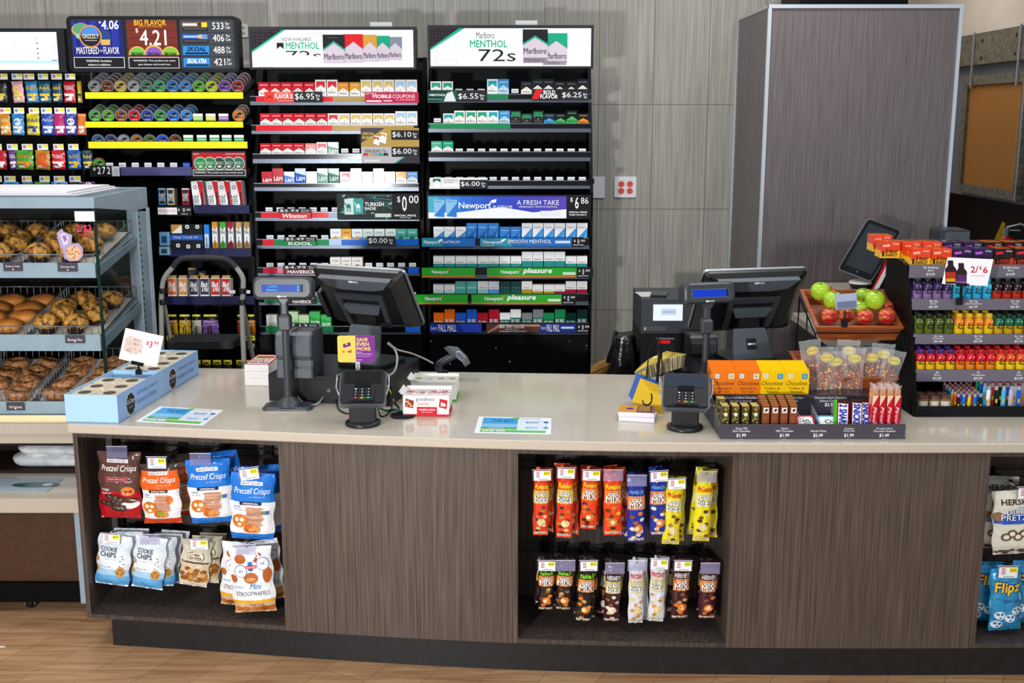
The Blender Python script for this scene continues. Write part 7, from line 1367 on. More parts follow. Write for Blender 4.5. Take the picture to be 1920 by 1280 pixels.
for i, (u, vs_, vb, back) in enumerate(spots):
    y = 4.15+.06*back+rnd.uniform(0, .02); x, zst = P(u, vs_, y); z0 = ZC+.075; top = zst+.035; hh_ = top-z0; lean = R(rnd.uniform(-5, 5)+(u-1596)*.09)
    t = thing('pretzel_bag', (x-(sin(lean)*hh_*.7), y, z0), 'cellophane bag of candy-dotted pretzel rods, gold oval sticker, %s from left' % ORD[i], 'pretzel bag', 'cellophane pretzel bags')
    T = Matrix.Rotation(lean, 4, 'Y') @ Matrix.Rotation(R(rnd.uniform(-12, 12)), 4, 'Z')
    b = MB(); b.T = T; w = .036; rows = []
    for j in range(13):
        f = j/12; ww = w*(1+.25*max(0, f-.6)/.4); th = .017*(1-max(0, (f-.5)/.5)**1.5)+.001
        rows.append([(ww*cos(a)*(1+.05*sin(5*a+i)), th*sin(a)*(1+.3*sin(9*f+3*a)), hh_*f*(1+.02*sin(3*a)*(f > .9))) for a in [2*pi*k/14 for k in range(14)]])
    b.loft(rows, cel, smooth=False); part(b, 'cellophane', t, 'clear crinkled film', local=True)
    b = MB(); b.T = T
    for q_ in (-.016, 0, .016):
        L_ = hh_*rnd.uniform(.62, .74); b.tube([(q_, .002, .004), (q_*1.02, .003, L_)], .0058, ('#7a4424', 'g'), 7)
    part(b, 'pretzel_rods', t, 'caramel-brown rods', local=True)
    b = MB(); b.T = T
    for k in range(46): a = rnd.choice((-.016, 0, .016)); zz = rnd.uniform(.006, hh_*.58); an = rnd.uniform(-2.6, -.5); b.ell((a+.0075*cos(an), .002+.0085*sin(an), zz), .0043, .0043, .0043, (rnd.choice(('#f0601c', '#f6c81c', '#e88a2a', '#c8481c', '#f6b878')), 'g'), 7, 5)
    o = part(b, 'candy_coating', t, 'orange and yellow candy beads', local=True); o['kind'] = 'stuff'
    b = MB(); b.T = T; zs_ = hh_-.035; b.flat([(p_[0]+rnd.uniform(-.001, .001), p_[1]) for p_ in circ(18, .024, 0, zs_, .017)][::-1], -.0195, ('#dccb7a', 'g')); b.text('FROSTED', -.016, zs_-.003, .016, zs_+.003, -.0199, ('#8a7420', 'm')); b.tube([(.019*cos(a), -.0197, zs_+.0125*sin(a)) for a in [2*pi*k/16 for k in range(17)]], .0005, ('#8a7420', 'm'), 4); part(b, 'sticker', t, 'gold oval sticker', local=True)
# ================================================================ energy drink rack
ex = PZ(1717, 780, ZC)[0]; EX1 = ex+.62
def ey(z): return 4.185+(z-.92)*.318
t = thing('drink_rack', (ex+.3, 4.35, ZC+.001), 'black tiered counter rack of little energy drink bottles and lighters', 'rack')
zs1 = P(1800, 520, 4.357)[1]
b = MB(); zt = P(1690, 492, 4.45)[1]; b.prism([(4.175, ZC+.002), (4.175, ZC+.05), (ey(zt), zt), (4.60, zt+.01), (4.62, ZC+.002)], ex-.012, ex, BK, 'x'); part(b, 'side_panel', t)
b = MB(); b.box(ex, EX1, 4.60, 4.615, ZC+.002, zt-.02, BK); part(b, 'back_panel', t)
b = MB(); b.box(ex-.01, EX1, 4.172, 4.178, ZC+.002, P(1800, 760, 4.185)[1], ('#141618', 'p')); b.box(ex, EX1, 4.178, 4.60, ZC+.002, ZC+.008, BK); part(b, 'base_tray', t)
TI = []
for k, (v0, v1, texts) in enumerate(((496, 521, (('5hr Vita Boost', 'Berry', '$13.99', 1745), ('5hr Extra Boost', 'Berry', '$14.99', 1895))), (560, 581, (('5hr Vita', 'Berry', '$3.49', 1750), ('5hr Vita', 'Blue Raspberry', '$3.49', 1825), ('5hr Vita', 'Grape', '$3.49', 1903))), (626, 645, (('5hr Vita', 'Strawberry', '$3.49', 1759), ('5hr Vita', 'Peach', '$3.49', 1834), ('5hr Vita', 'Apple', '$3.49', 1910))), (693, 715, (('5hr', 'Berry', '$3.29', 1757), ('5hr', 'Pomegranate', '$3.29', 1834), ('5hr', 'Grape', '$3.29', 1910))))):
    u0 = (1705, 1710, 1716, 1718)[k]; yy = (4.357, 4.317, 4.276, 4.233)[k]; p = Panel(u0, v0, 1999, v1, yy-.012, .003, '#6d6874', 'p')
    for a, bb, c, uc in texts:
        hgt = (v1-v0)/25; p.text(a, uc-len(a)*1.0, v0+3*hgt, uc+len(a)*1.0, v0+7.5*hgt, off=.01); p.text(bb, uc-len(bb)*1.1, v0+9*hgt, uc+len(bb)*1.1, v0+13.5*hgt, off=.01); p.text(c, uc-8, v0+15.5*hgt, uc+8, v0+21*hgt, off=.015)
    zt_s = p.z1; part(p.mb, 'price_strip', t, 'grey price strip with white lettering')
    zsf = p.z1-.012; b = MB(); b.loft([[(ex, yy-.008, zsf), (ex, 4.60, zsf+.045), (ex, 4.60, zsf+.049), (ex, yy-.008, zsf+.004)], [(EX1, yy-.008, zsf), (EX1, 4.60, zsf+.045), (EX1, 4.60, zsf+.049), (EX1, yy-.008, zsf+.004)]], ('#b9bcc2' if k else '#2a2c30', 'm')); part(b, 'shelf', t); TI.append((yy, zsf+.004, zt_s))
BT = {}
def bottle(x, y, z, style, lab):
    lid, col, low, h = style
    if style not in BT:
        b = MB(); r = .0178
        b.lathe([(r*.9, 0), (r, .003), (r, h*.40)], (low, 'g'), seg=16); b.lathe([(r*1.001, h*.40), (r*1.001, h*.62), (r*.86, h*.72), (r*.60, h*.79)], (col, 'g'), seg=16); b.lathe([(r*.68, h*.79), (r*.70, h*.80), (r*.70, h), (r*.6, h*1.01)], (lid, 'g'), seg=16)
        def cyl(x_, z_): a = x_/r; return (r*1.04*sin(a), -r*1.04*cos(a), z_)
        b.text('5', -r*.75, h*.30, -r*.15, h*.56, 0, ('#16171a', 'm'), .02, .2, sf=cyl); b.text('hour', -r*.1, h*.42, r*.7, h*.52, 0, ('#16171a', 'm'), .02, .1, sf=cyl); b.text('ENERGY', -r*.5, h*.26, r*.8, h*.35, 0, ('#16171a', 'm'), .02, sf=cyl)
        b.add([cyl(a_, c_) for a_, c_ in ((-r*.5, h*.60), (r*.5, h*.60), (r*.5, h*.66), (-r*.5, h*.66))], [(0, 1, 2, 3)], ('#e0d8e0' if lid != '#6a2a8a' else '#c05ad0', 'm'))
        BT[style] = mesh(b, 'energy_drink')
    o = bpy.data.objects.new('energy_drink', BT[style]); COL.objects.link(o); o.location = (x, y, z); o.rotation_euler = (0, 0, random.uniform(-.15, .15)); tag(o, lab, 'energy drink', 'energy drink bottles')
S_ = {'purple': ('#15121c', '#3a2a5c', '#8a6a9a', .079), 'cyan': ('#1a9ac8', '#2fb0d8', '#2fb0d8', .079), 'black and red': ('#141416', '#2a1418', '#b8341c', .079), 'olive': ('#161a12', '#4a5a1c', '#5a6a24', .079), 'yellow-orange': ('#c8a81c', '#e8881c', '#e8c01c', .079), 'dark green': ('#12241a', '#1f6a4a', '#c9a01c', .079), 'red with violet cap': ('#3a2468', '#c8202c', '#e8b81c', .079), 'bright red': ('#a8141c', '#d81f2c', '#e8861c', .079), 'red and yellow': ('#b81a1c', '#e0521c', '#f0c81c', .079)}
lay = ((1, (('purple', 4), ('cyan', 4), ('black and red', 4), ('black and red', 2))), (2, (('olive', 4), ('yellow-orange', 4), ('dark green', 4), ('dark green', 2))), (3, (('red with violet cap', 4), ('bright red', 4), ('red and yellow', 4), ('red and yellow', 2))))
for tier, groups in lay:
    yy, zz, _ = TI[tier]; n = 0
    for g, cnt_ in groups:
        for i in range(cnt_):
            x = ex+.026+n*.0388; n += 1
            for k in range(3):
                y = yy+.016+k*.039
                bottle(x, y, zz+(y-yy+.008)*.045/.28+.001, S_[g], '%s bottle, %s from left, %s row, %s bottle tier' % (g, ORD[n-1], ('front', 'second', 'third')[k], ('upper', 'middle', 'lower')[tier-1]))
# cartons on the top tier
def ecarton(c1, c2, tc):
    def f(b, w, h, d):
        b.box(-w, w, 0, d, 0, h*.45, (c2, 'g')); b.box(-w, w, 0, d, h*.45, h, (c1, 'g')); b.flat([(-w, h*.30), (w, h*.45), (w, h*.46), (-w, h*.46)], -.0004, (c1, 'g')); b.text('5 hour', -w*.5, h*.30, w*.75, h*.55, -.0012, ('#16120e', 'm'), .015, .15); b.text('ENERGY', -w*.55, h*.10, w*.75, h*.28, -.0012, ('#16120e', 'm'), .015, .15); b.text('1', -w*.85, h*.1, -w*.65, h*.4, -.0012, ('#16120e', 'm'), .02)
        b.flat([(-w*.8, h*.66), (-w*.1, h*.70), (-w*.1, h*.84), (-w*.8, h*.80)], -.0006, (tc, 'm')); b.text('10 Pack', w*.2, h*.80, w*.8, h*.92, -.0006, ('#f2f2f2', 'm')); b.box(-w*.8, w*.8, d*.1, d*.9, h, h+.0006, ('#e8701c' if c1 != '#2e1a48' else '#5a4a6a', 'g')); b.text('5 hour ENERGY', -w*.7, d*.35, w*.7, d*.65, 0, ('#2a1a14', 'm'), .015, sf=lambda x, y: (x, y, h+.0012))
    return f
yy, zz, _ = TI[0]
n = 0
for g, (c1, c2, tc) in (('orange and yellow', ('#e0421c', '#efb41c', '#f2b0a0')), ('purple', ('#2e1a48', '#3a2458', '#c05ad0')), ('black, red and orange', ('#241414', '#c8401c', '#e81c3c'))):
    me = None
    for i in range(2 if g != 'black, red and orange' else 3):
        for k in range(2):
            b = MB(); 
            if me is None: ecarton(c1, c2, tc)(b, .0385, .066, .088); me = mesh(b, 'energy_drink_carton')
            o = bpy.data.objects.new('energy_drink_carton', me); COL.objects.link(o); y = yy+.002+k*.094; o.location = (ex+.040+n*.081-.004*k, y, zz+(y-yy+.008)*.045/.28+.001); o.rotation_euler = (0, 0, random.uniform(-.03, .03))
            tag(o, '%s energy drink carton on rack top, %s from left, %s row' % (g, ORD[n], ('front', 'back')[k]), 'carton', 'energy drink cartons')
        n += 1
for k in range(2):
    b = MB(); ecarton('#e0421c', '#efb41c', '#f2b0a0')(b, .0385, .066, .088); o = bpy.data.objects.new('energy_drink_carton', mesh(b, 'energy_drink_carton')); COL.objects.link(o); y = yy+.03+k*.11; o.location = (ex-.047-.004*k, yy+.10+k*.094, zz+.020+k*.015); o.rotation_euler = (0, 0, R(-3)); tag(o, 'orange and yellow carton overhanging the rack\'s left side, %s' % ('in front', 'behind')[k], 'carton')
# coffee shots and lighters in the base
for i in range(3):
    for k in range(2):
        x = ex+.030+i*.043; y = 4.20+k*.045; t2 = thing('coffee_shot', (x, y, ZC+.009), 'small brown-lidded coffee shot cup, %s from left, %s row of rack base' % (ORD[i], ('front', 'back')[k]), 'coffee cup', 'coffee shots')
        b = MB(); b.lathe([(.014, 0), (.019, .06)], ('#8a6a4a', 'g'), seg=18); b.text('eight', -.012, .034, .012, .046, 0, ('#e8e0d0', 'm'), .01, sf=lambda X, z: ((.014+.005*z/.06)*1.04*sin(X/.018), -(.014+.005*z/.06)*1.04*cos(X/.018), z)); b.text('COFFEE', -.010, .014, .012, .022, 0, ('#3a1c10', 'm'), .01, sf=lambda X, z: ((.014+.005*z/.06)*1.05*sin(X/.018), -(.014+.005*z/.06)*1.05*cos(X/.018), z))
        b.lathe([(.0175, .020), (.0192, .050)], ('#d8cfc0', 'g'), seg=18, caps=False); part(b, 'cup', t2, local=True); b = MB(); b.lathe([(.0205, .06), (.0205, .066), (.017, .072)], ('#5a3a30', 'g'), seg=18); part(b, 'lid', t2, local=True)
LT = {}
def lighter(x, y, z, c, s, lab):
    k = (c, s)
    if k not in LT:
        b = MB(); w, d, h = .0065*s, .0045*s, .058*s; b.loft([[(a, q_, z_) for a, q_ in circ(10, w, 0, 0, d)] for z_ in (0, h)], (c, 'g')); b.flat([(-w*.5, h*.35), (w*.5, h*.35), (w*.5, h*.55), (-w*.5, h*.55)], -d*1.02, ('#e8c01c', 'm')); b.loft([[(a, q_, z_) for a, q_ in circ(8, w*.8, 0, 0, d*.9)] for z_ in (h, h*1.2)], ('#c9ccd0', 's')); b.box(-w*.6, w*.1, -d*.6, d*.6, h*1.2, h*1.26, ('#b81c1c', 'p')); LT[k] = mesh(b, 'lighter')
    o = bpy.data.objects.new('lighter', LT[k]); COL.objects.link(o); o.location = (x, y, z); o.rotation_euler = (0, 0, R(8)); tag(o, lab, 'lighter', 'pocket lighters')
cols = ('#15161a', '#e8482c', '#e6d21c', '#1c6ad0', '#2a8a3a', '#8a2a9a'); cn_ = ('black', 'orange', 'yellow', 'blue', 'green', 'purple')
for i in range(5):
    for k in range(6):
        j = (i*2+k) % 6 if k else (0, 3, 2, 3, 0)[i]
        lighter(ex+.165+i*.0215-k*.003, 4.20+k*.021, ZC+.012+k*.004, cols[j], 1.05, '%s small lighter, %s column %s row, left tray' % (cn_[j], ORD[i], ORD[k]))
cols2 = ('#f0f0f2', '#15161a', '#4ac0e0', '#c8b8d0', '#1c5ad0', '#d8382c', '#2a9a5a')
cn2 = ('white', 'black', 'cyan', 'lilac', 'blue', 'red', 'green')
for i in range(7):
    for k in range(6):
        j = i if k == 0 else (i*3+k*2) % 7
        lighter(ex+.285+i*.029-k*.004, 4.21+k*.026, ZC+.020+k*.006, cols2[j], 1.35, '%s large lighter, %s column %s row, right tray' % (cn2[j], ORD[i], ORD[k]))
b = MB(); b.box(ex+.15, ex+.262, 4.19, 4.33, ZC+.0085, ZC+.012, BK); b.box(ex+.26, ex+.27, 4.19, 4.36, ZC+.0085, ZC+.06, ('#2a8ab0', 'g')); single(b, 'lighter_tray', 'low black tray under the small lighters with blue divider', 'tray')
b = MB(); b.box(ex+.272, ex+.50, 4.195, 4.37, ZC+.0085, ZC+.02, BK); single(b, 'lighter_tray', 'black tray under the larger lighters at right', 'tray')
# 2/$6 card
t = thing('price_card_holder', P3(1798, 575, 4.27), 'white card priced 2 for 6 with two bottle pictures, clipped on the drink rack', 'price sign')
b = MB(); Yc = 4.275
def ce(u, v, l=0): return P3(u, v, Yc-.0006*l)
q = [(1766, 532), (1851, 536), (1863, 486), (1777, 482)]; b.loft([[ce(*p_) for p_ in q], [(x, y+.0015, z) for x, y, z in [ce(*p_) for p_ in q]]], ('#fbfafc', 'm'))
def bot(u, v, c1, c2, sx):
    b.add([ce(*p_, 1) for p_ in ((u-10, v+44), (u+9, v+44), (u+10, v+16), (u+5, v+10), (u+4, v), (u-6, v), (u-6, v+10), (u-11, v+16))], [tuple(range(8))], ('#2a1c20', 'm')); b.add([ce(*p_, 2) for p_ in ((u-9, v+40), (u+8, v+40), (u+9, v+22), (u-10, v+22))], [(0, 1, 2, 3)], (c1, 'm')); b.add([ce(*p_, 3) for p_ in ((u-9, v+40), (u+8, v+40), (u+8, v+34), (u-9, v+34))], [(0, 1, 2, 3)], (c2, 'm'))
bot(1783, 488, '#b8321c', '#d8a01c', 1); bot(1803, 493, '#5a2a6a', '#8a5a9a', 1)
b.text('2/', 1820, -511, 1834, -499, 0, ('#c81c3c', 'm'), .01, sf=lambda x, z: ce(x, -z, 2)); b.text('$', 1836, -506, 1841, -499, 0, ('#c81c3c', 'm'), .0, sf=lambda x, z: ce(x, -z, 2)); b.text('6', 1843, -512, 1852, -500, 0, ('#c81c3c', 'm'), .01, sf=lambda x, z: ce(x, -z, 2)); b.text('any two bottles', 1820, -519, 1846, -515, 0, ('#d8a0b0', 'm'), sf=lambda x, z: ce(x, -z, 2)); part(b, 'card', t)
b = MB(); b.loft([[P3(1792, 530, Yc-.005), P3(1817, 532, Yc-.005), P3(1817, 536, Yc-.005), P3(1792, 535, Yc-.005)], [P3(1792, 530, Yc+.006), P3(1817, 532, Yc+.006), P3(1817, 536, Yc+.006), P3(1792, 535, Yc+.006)]], ('#0c0d0f', 'g')); b.tube([P3(1802, 536, Yc), P3(1801, 560, Yc+.005)], .004, ('#0c0d0f', 'g')); x_, z_ = P(1799, 562, Yc); b.box(x_-.010, x_+.012, Yc-.004, Yc+.012, z_-.02, z_+.008, ('#0c0d0f', 'g')); part(b, 'clip', t, 'black clip')
# ---------------- tablet, cup, printer on the raised ledge
t = thing('tablet_terminal', P3(1632, 530, 5.42), 'large dark touch tablet tilted on a stand behind the apple crate', 'tablet')
C4 = [P3(1573, 503, 5.34), P3(1634, 526, 5.34), P3(1690, 433, 5.44), P3(1628, 410, 5.44)]
cv = [Vector(p_) for p_ in C4]; nrm = (cv[1]-cv[0]).cross(cv[3]-cv[0]).normalized()
if nrm.y > 0: nrm = -nrm
def tq(a, c, l): p_ = cv[0]*(1-a)*(1-c)+cv[1]*a*(1-c)+cv[2]*a*c+cv[3]*(1-a)*c; return tuple(p_+nrm*l)
b = MB(); b.loft([[tq(a, c, -.03) for a, c in rrect(.03, .03, .97, .97, .06)], [tq(a, c, -.006) for a, c in rrect(0, 0, 1, 1, .06)], [tq(a, c, 0) for a, c in rrect(0, 0, 1, 1, .06)]], ('#14161a', 'p')); part(b, 'casing', t)
b = MB(); b.loft([[tq(a, c, -.012) for a, c in rrect(-.012, -.008, 1.02, 1.01, .06)], [tq(a, c, -.005) for a, c in rrect(-.012, -.008, 1.02, 1.01, .06)]], ('#a9adb2', 's')); part(b, 'rim', t, 'silver rim')
b = MB(); b.add([tq(a, c, .0006) for a, c in rrect(.09, .10, .91, .93, .01)], [tuple(range(16))], ('#2a2f33', 'g')); b.add([tq(.5+.02*cos(a), .055+.012*sin(a), .0012) for a in [2*pi*k/10 for k in range(10)]], [tuple(range(10))], ('#3a7ae0', 'e')); part(b, 'screen', t)
b = MB(); q0 = [(1638, 470), (1666, 470), (1660, 548), (1620, 548)]; b.loft([[P3(u, v, 5.46) for u, v in q0], [P3(u, v, 5.50) for u, v in q0]], PD); b.box(P(1615, 548, 5.42)[0], P(1668, 548, 5.42)[0], 5.37, 5.52, 1.2255, 1.238, PD); part(b, 'stand', t)
b = MB(); q0 = [(1631, 549), (1640, 549), (1672, 484), (1664, 482)]; b.loft([[P3(u, v, 5.36) for u, v in q0], [P3(u, v, 5.366) for u, v in q0]], ('#c8202c', 'p')); q1 = [(1637, 544), (1648, 540), (1670, 498), (1664, 494)]; b.loft([[P3(u, v, 5.354) for u, v in q1], [P3(u, v, 5.3595) for u, v in q1]], ('#ece8e8', 'm')); part(b, 'card_strip', t, 'red and white card strip')
b = MB(); x_, y_ = P(1612, 544, 5.42)[0], 5.42; b.lathe([(.040, 0), (.050, .02), (.052, .032)], ('#1a1b1d', 'g'), (x_, y_, 1.2256), 26); b.lathe([(.054, .032), (.054, .040), (.050, .044), (.01, .044)], ('#e6e4dc', 'g'), (x_, y_, 1.2256), 26); single(b, 'lidded_cup', 'low black tub with white lid below the tablet', 'tub')
b = MB(); x0, z1 = P(1757, 429, 5.45); x1, _ = P(1812, 429, 5.45); b.loft([[(x, y, z) for x, z in rrect(x0, 1.2256, x1, z1, .012)] for y in (5.40, 5.55)], PG); b.box(x0+.02, x1-.01, 5.385, 5.40, z1-.05, z1-.01, PL); single(b, 'label_printer', 'dark grey printer with rounded top seen above the drink cartons', 'printer')
# ================================================================ hooks and hanging snacks in the counter bays
def px(y, z): return (y*cos(TH)+(H-z)*sin(TH))/F      # metres per pixel at a point
def bar(bay, v, ua, ub):
    xa, xb = bay[1]+.02, bay[2]-.02; y = YF((xa+xb)/2)+.38
    za = P(ua, v, y)[1]; b = MB(); b.tube([(xa, YF(xa)+.385, za), (xb, YF(xb)+.385, za)], .0035, ('#2a3a3e', 's'), 6); b.tube([(xa, YF(xa)+.385, za-.03), (xb, YF(xb)+.385, za-.03)], .003, ('#1a2224', 's'), 6); part(b, 'hook_rail', bay[0], 'steel rail for hooks'); return za
def hook(bay, x, yf, z, zr, tagk=None, tw=.062, thh=.042, rot=0, clr='#b9b6dc'):
    """hook from rail to the front; tagk: None, 'clear', 'white'"""
    yb = YF(x)+.385
    b = MB(); 
    b.tube([(x, yb, zr), (x, yf-.012, z+.004), (x, yf-.018, z+.012)], .0025, ('#0c0d0f', 'p'), 6); b.tube([(x-.006, yb, zr-.012), (x+.002, yf-.014, z+.020)], .002, ('#0c0d0f', 'p'), 6)
    b.box(x-.018, x+.018, yb-.012, yb-.002, zr-.03, zr+.012, ('#0c0d0f', 'p')); b.box(x-.012, x-.008, yb-.02, yb-.012, zr-.0, zr+.02, ('#0c0d0f', 'p')); b.box(x+.008, x+.012, yb-.02, yb-.012, zr-.0, zr+.02, ('#0c0d0f', 'p'))
    o = part(b, 'peg_hook', bay[0], 'black wire peg hook')
    if tagk:
        T = Matrix.Translation((x, yf-.022, z+.012)) @ Matrix.Rotation(rot, 4, 'Y') @ Matrix.Translation((-x, -(yf-.022), -(z+.012)))
        b = MB(); b.T = T; Y_ = yf-.022; zt = z+.020
        b.box(x-tw/2, x+tw/2, Y_-.001, Y_+.001, zt-thh, zt, (clr, 'h' if tagk == 'clear' else 'c')); b.box(x-tw/2, x+tw/2, Y_-.0016, Y_-.001, zt-thh*.36, zt-thh*.32, ('#8f8cb8', 'h')); b.box(x-tw/2, x+tw/2, Y_-.0018, Y_-.001, zt-thh*.04, zt, ('#e6e4f6', 'g'))
        if tagk == 'white':
            b.box(x-tw*.42, x+tw*.44, Y_-.0022, Y_-.0016, zt-thh*.95, zt-thh*.12, ('#f2f3f5', 'm')); b.box(x+tw*.08, x+tw*.40, Y_-.0027, Y_-.0022, zt-thh*.52, zt-thh*.16, ('#e6dc1c', 'm')); b.text('$2.29', x+tw*.11, zt-thh*.44, x+tw*.36, zt-thh*.26, Y_-.0032, ('#3a3a1c', 'm'))
            for k in range(4): b.box(x-tw*.30, x-tw*.12, Y_-.0027, Y_-.0022, zt-thh*(.28+.13*k), zt-thh*(.22+.13*k), ('#c83a3a' if k < 3 else '#3a5aa8', 'm'))
            b.box(x-tw*.2, x+tw*.3, Y_-.0027, Y_-.0022, zt-thh*.86, zt-thh*.82, ('#6a6a72', 'm'))
        else: b.flat([(x-tw*.45, zt-thh*.9), (x+tw*.45, zt-thh*.9), (x+tw*.45, zt-thh*.45), (x-tw*.45, zt-thh*.45)], Y_-.0013, ('#a9a6d0', 'h'))
        part(b, 'price_tag', o, 'white and yellow price tag in a clear holder' if tagk == 'white' else 'empty clear tag holder')
def place(me, u, vt, y, name, lab, cat, grp=None, rz=0, ry=0, rx=0):
    x, z = P(u, vt, y); hang(name, me, x, y, z, lab, cat, grp, rz, ry, rx); return x, z
rr = random.Random(5)
# ---- bay 1, upper row: pretzel crisp bags
def pcbag(w, h, col, kind='std', seed=0):
    if kind == 'choc':
        bands = [(.42, '#5b3a33'), (0, '#b3121f')]
        d = [('R', -.5, .86, .5, .905, '#f0ecea', 1), ('T', 'SNACK FACTORY', -.44, .87, .44, .895, '#3a2a26', .01, 0, 2), ('T', 'Pretzel Crisps', -.82, .70, .88, .82, '#ffffff', .0, .35, 1), ('R', -.55, .57, .45, .64, '#e8707c', 1), ('R', -.52, .58, .42, .63, '#7a1a24', 2), ('T', 'Dark Chocolate', -.45, .60, .36, .62, '#ffffff', 0, 0, 3), ('T', 'Indulge', -.85, .42, -.45, .47, '#ffffff', 0, .35, 1), ('T', 'your pretzel', -.85, .37, -.35, .41, '#ffffff', 0, .35, 1)]
        d += [('D', .45, .43, w*.16, w*.11, '#d8862a', 1), ('D', .35, .42, w*.05, w*.04, '#b3121f', 2), ('D', .56, .42, w*.05, w*.04, '#b3121f', 2), ('D', .5, .24, w*.22, w*.12, '#e8e6e6', 3), ('D', .5, .30, w*.22, w*.07, '#5a2f1c', 4)]
        for k in range(16): d.append(('D', rr.uniform(-.75, .2), rr.uniform(.16, .36), w*.10, w*.065, rr.choice(('#3a2320', '#4d302a', '#2c1a18')), 4+k*.1)); d.append(('D', d[-1][1]+.02, d[-1][2]+.01, w*.03, w*.02, '#7a6058', 6+k*.1))
    else:
        bands = [(.58, col), (.10, '#eef1f4'), (0, col if kind != 'buf' else '#c8401c')]
        if kind == 'buf': bands = [(.90, '#3a302e'), (.58, col), (.10, '#eef1f4'), (0, '#c8401c')]
        bc = '#15224a' if kind == 'std' else '#4a1c14'
        d = [('R', -.5, .84, .5, .89, '#f0f2f4', 1), ('T', 'SNACK FACTORY', -.44, .853, .44, .88, '#2a3a5a', .01, 0, 2), ('T', 'Pretzel Crisps', -.85, .68, .85, .80, '#ffffff', .0, .35, 1), ('T', 'the original, deli style', -.1, .655, .6, .67, '#ffffff', 0, 0, 1), ('R', -.55, .54, .45, .59, bc, 2), ('T', 'ORIGINAL' if kind == 'std' else 'BUFFALO WING', -.4, .552, .32, .578, '#ffffff', .01, 0, 3), ('T', 'rethink', -.85, .49, -.5, .53, '#5a7ab0', 0, .35, 1), ('T', 'your pretzel', -.85, .45, -.4, .48, '#5a7ab0', 0, .35, 1)]
        for k in range(17): x0 = -.25+rr.uniform(-.08, .05); z = .23+k*.0165; d.append(('R', x0, z, x0+rr.uniform(.72, .82), z+.011, rr.choice(('#c8741c', '#e09a3a', '#b8601c', '#a8541a')), 2))
        d += [('D', -.55, .30, w*.19, w*.16, '#d07820', 4), ('D', -.68, .32, w*.055, w*.05, '#f0e0c8', 5), ('D', -.42, .32, w*.055, w*.05, '#f0e0c8', 5), ('D', -.54, .25, w*.05, w*.04, '#f0e0c8', 5), ('D', -.05, .19, w*.15, w*.11, '#c8641c', 5), ('D', .15, .18, w*.13, w*.10, '#d8904a', 5.5)]
        d += [('R', .45, .40, .8, .455, '#5fae7a', 1), ('R', .62, .40, .8, .455, '#5a6ab0', 2)] if kind == 'std' else [('D', .5, .42, w*.09, w*.11, '#e87a3a', 1), ('D', .0, .2, w*.1, w*.07, '#8a9a2a', 6)]
    return bagmesh(w, h, .045, bands, d, seed=seed, fold=1)
zr1 = bar(bay1, 838, 350, 350)
SC_ = px(4.1, .7)
Yh = lambda u: YF(P(u, 900, 4.0)[0])
def bg(u0, v0, u1, v1, y, f, name, lab, cat, grp, **k):
    zc = P(u0, (v0+v1)/2, y)[1]; m_ = px(y, zc); w = (u1-u0)*m_; h = (v1-v0)*m_*1.03
    me = f(w, h); x, z = place(me, (u0+u1)/2, v0, y, name, lab, cat, grp, **k); return x, z, w
cb = 'cracker bags'
def fr(u, off): return Yh(u)+off
x, z, w = bg(184, 846, 262, 972, fr(220, .09), lambda w, h: pcbag(w, h, 0, 'choc', 1), 'snack_bag', 'brown and red pretzel cracker bag with chocolate picture, leftmost in the upper row', 'snack bag', None, ry=R(2)); hook(bay1, x-.0, fr(220, .09), z+.008, zr1, 'clear', .08, .05, clr='#8f8cc0')
x, z, w = bg(262, 869, 333, 982, fr(300, .085), lambda w, h: pcbag(w, h, '#e8641c', 'buf', 2), 'snack_bag', 'orange and white pretzel cracker bag in front, second in the upper row', 'snack bag', None, ry=R(-1)); hook(bay1, x-.0, fr(300, .085), z+.016, zr1, 'white', .08, .05)
bg(322, 851, 358, 968, fr(340, .20), lambda w, h: pcbag(w*1.7, h, '#e8641c', 'buf', 3), 'snack_bag', 'orange and white pretzel cracker bag half hidden behind the front orange one', 'snack bag', None, rz=R(30))
x, z, w = bg(349, 860, 428, 981, fr(390, .085), lambda w, h: pcbag(w, h, '#1c78d8', 'std', 4), 'snack_bag', 'blue and white pretzel cracker bag under empty tag holder, upper row', 'snack bag', None, ry=R(-2), rz=R(4)); hook(bay1, x-.02, fr(390, .085), z+.010, zr1, 'clear', .08, .05, clr='#9f9cd0')
bg(372, 846, 444, 978, fr(408, .15), lambda w, h: pcbag(w, h, '#1c68c8', 'std', 5), 'snack_bag', 'blue pretzel cracker bag directly behind the one under empty holder', 'snack bag', None, rz=R(12), ry=R(-3))
bg(384, 852, 444, 970, fr(408, .22), lambda w, h: pcbag(w, h, '#1c68c8', 'std', 6), 'snack_bag', 'third blue pretzel cracker bag at the back of middle hook', 'snack bag', None, rz=R(18))
x, z, w = bg(434, 886, 515, 1012, fr(475, .07), lambda w, h: pcbag(w, h, '#1c78d8', 'std', 7), 'snack_bag', 'blue and white pretzel cracker bag at right with tilted price tag', 'snack bag', None, ry=R(3)); hook(bay1, x-.012, fr(475, .07), z+.008, zr1, 'white', .082, .05, R(-8))
bg(446, 872, 520, 1000, fr(480, .15), lambda w, h: pcbag(w, h, '#1c68c8', 'std', 8), 'snack_bag', 'blue pretzel cracker bag behind the right-hand one', 'snack bag', None, rz=R(6), ry=R(-2))
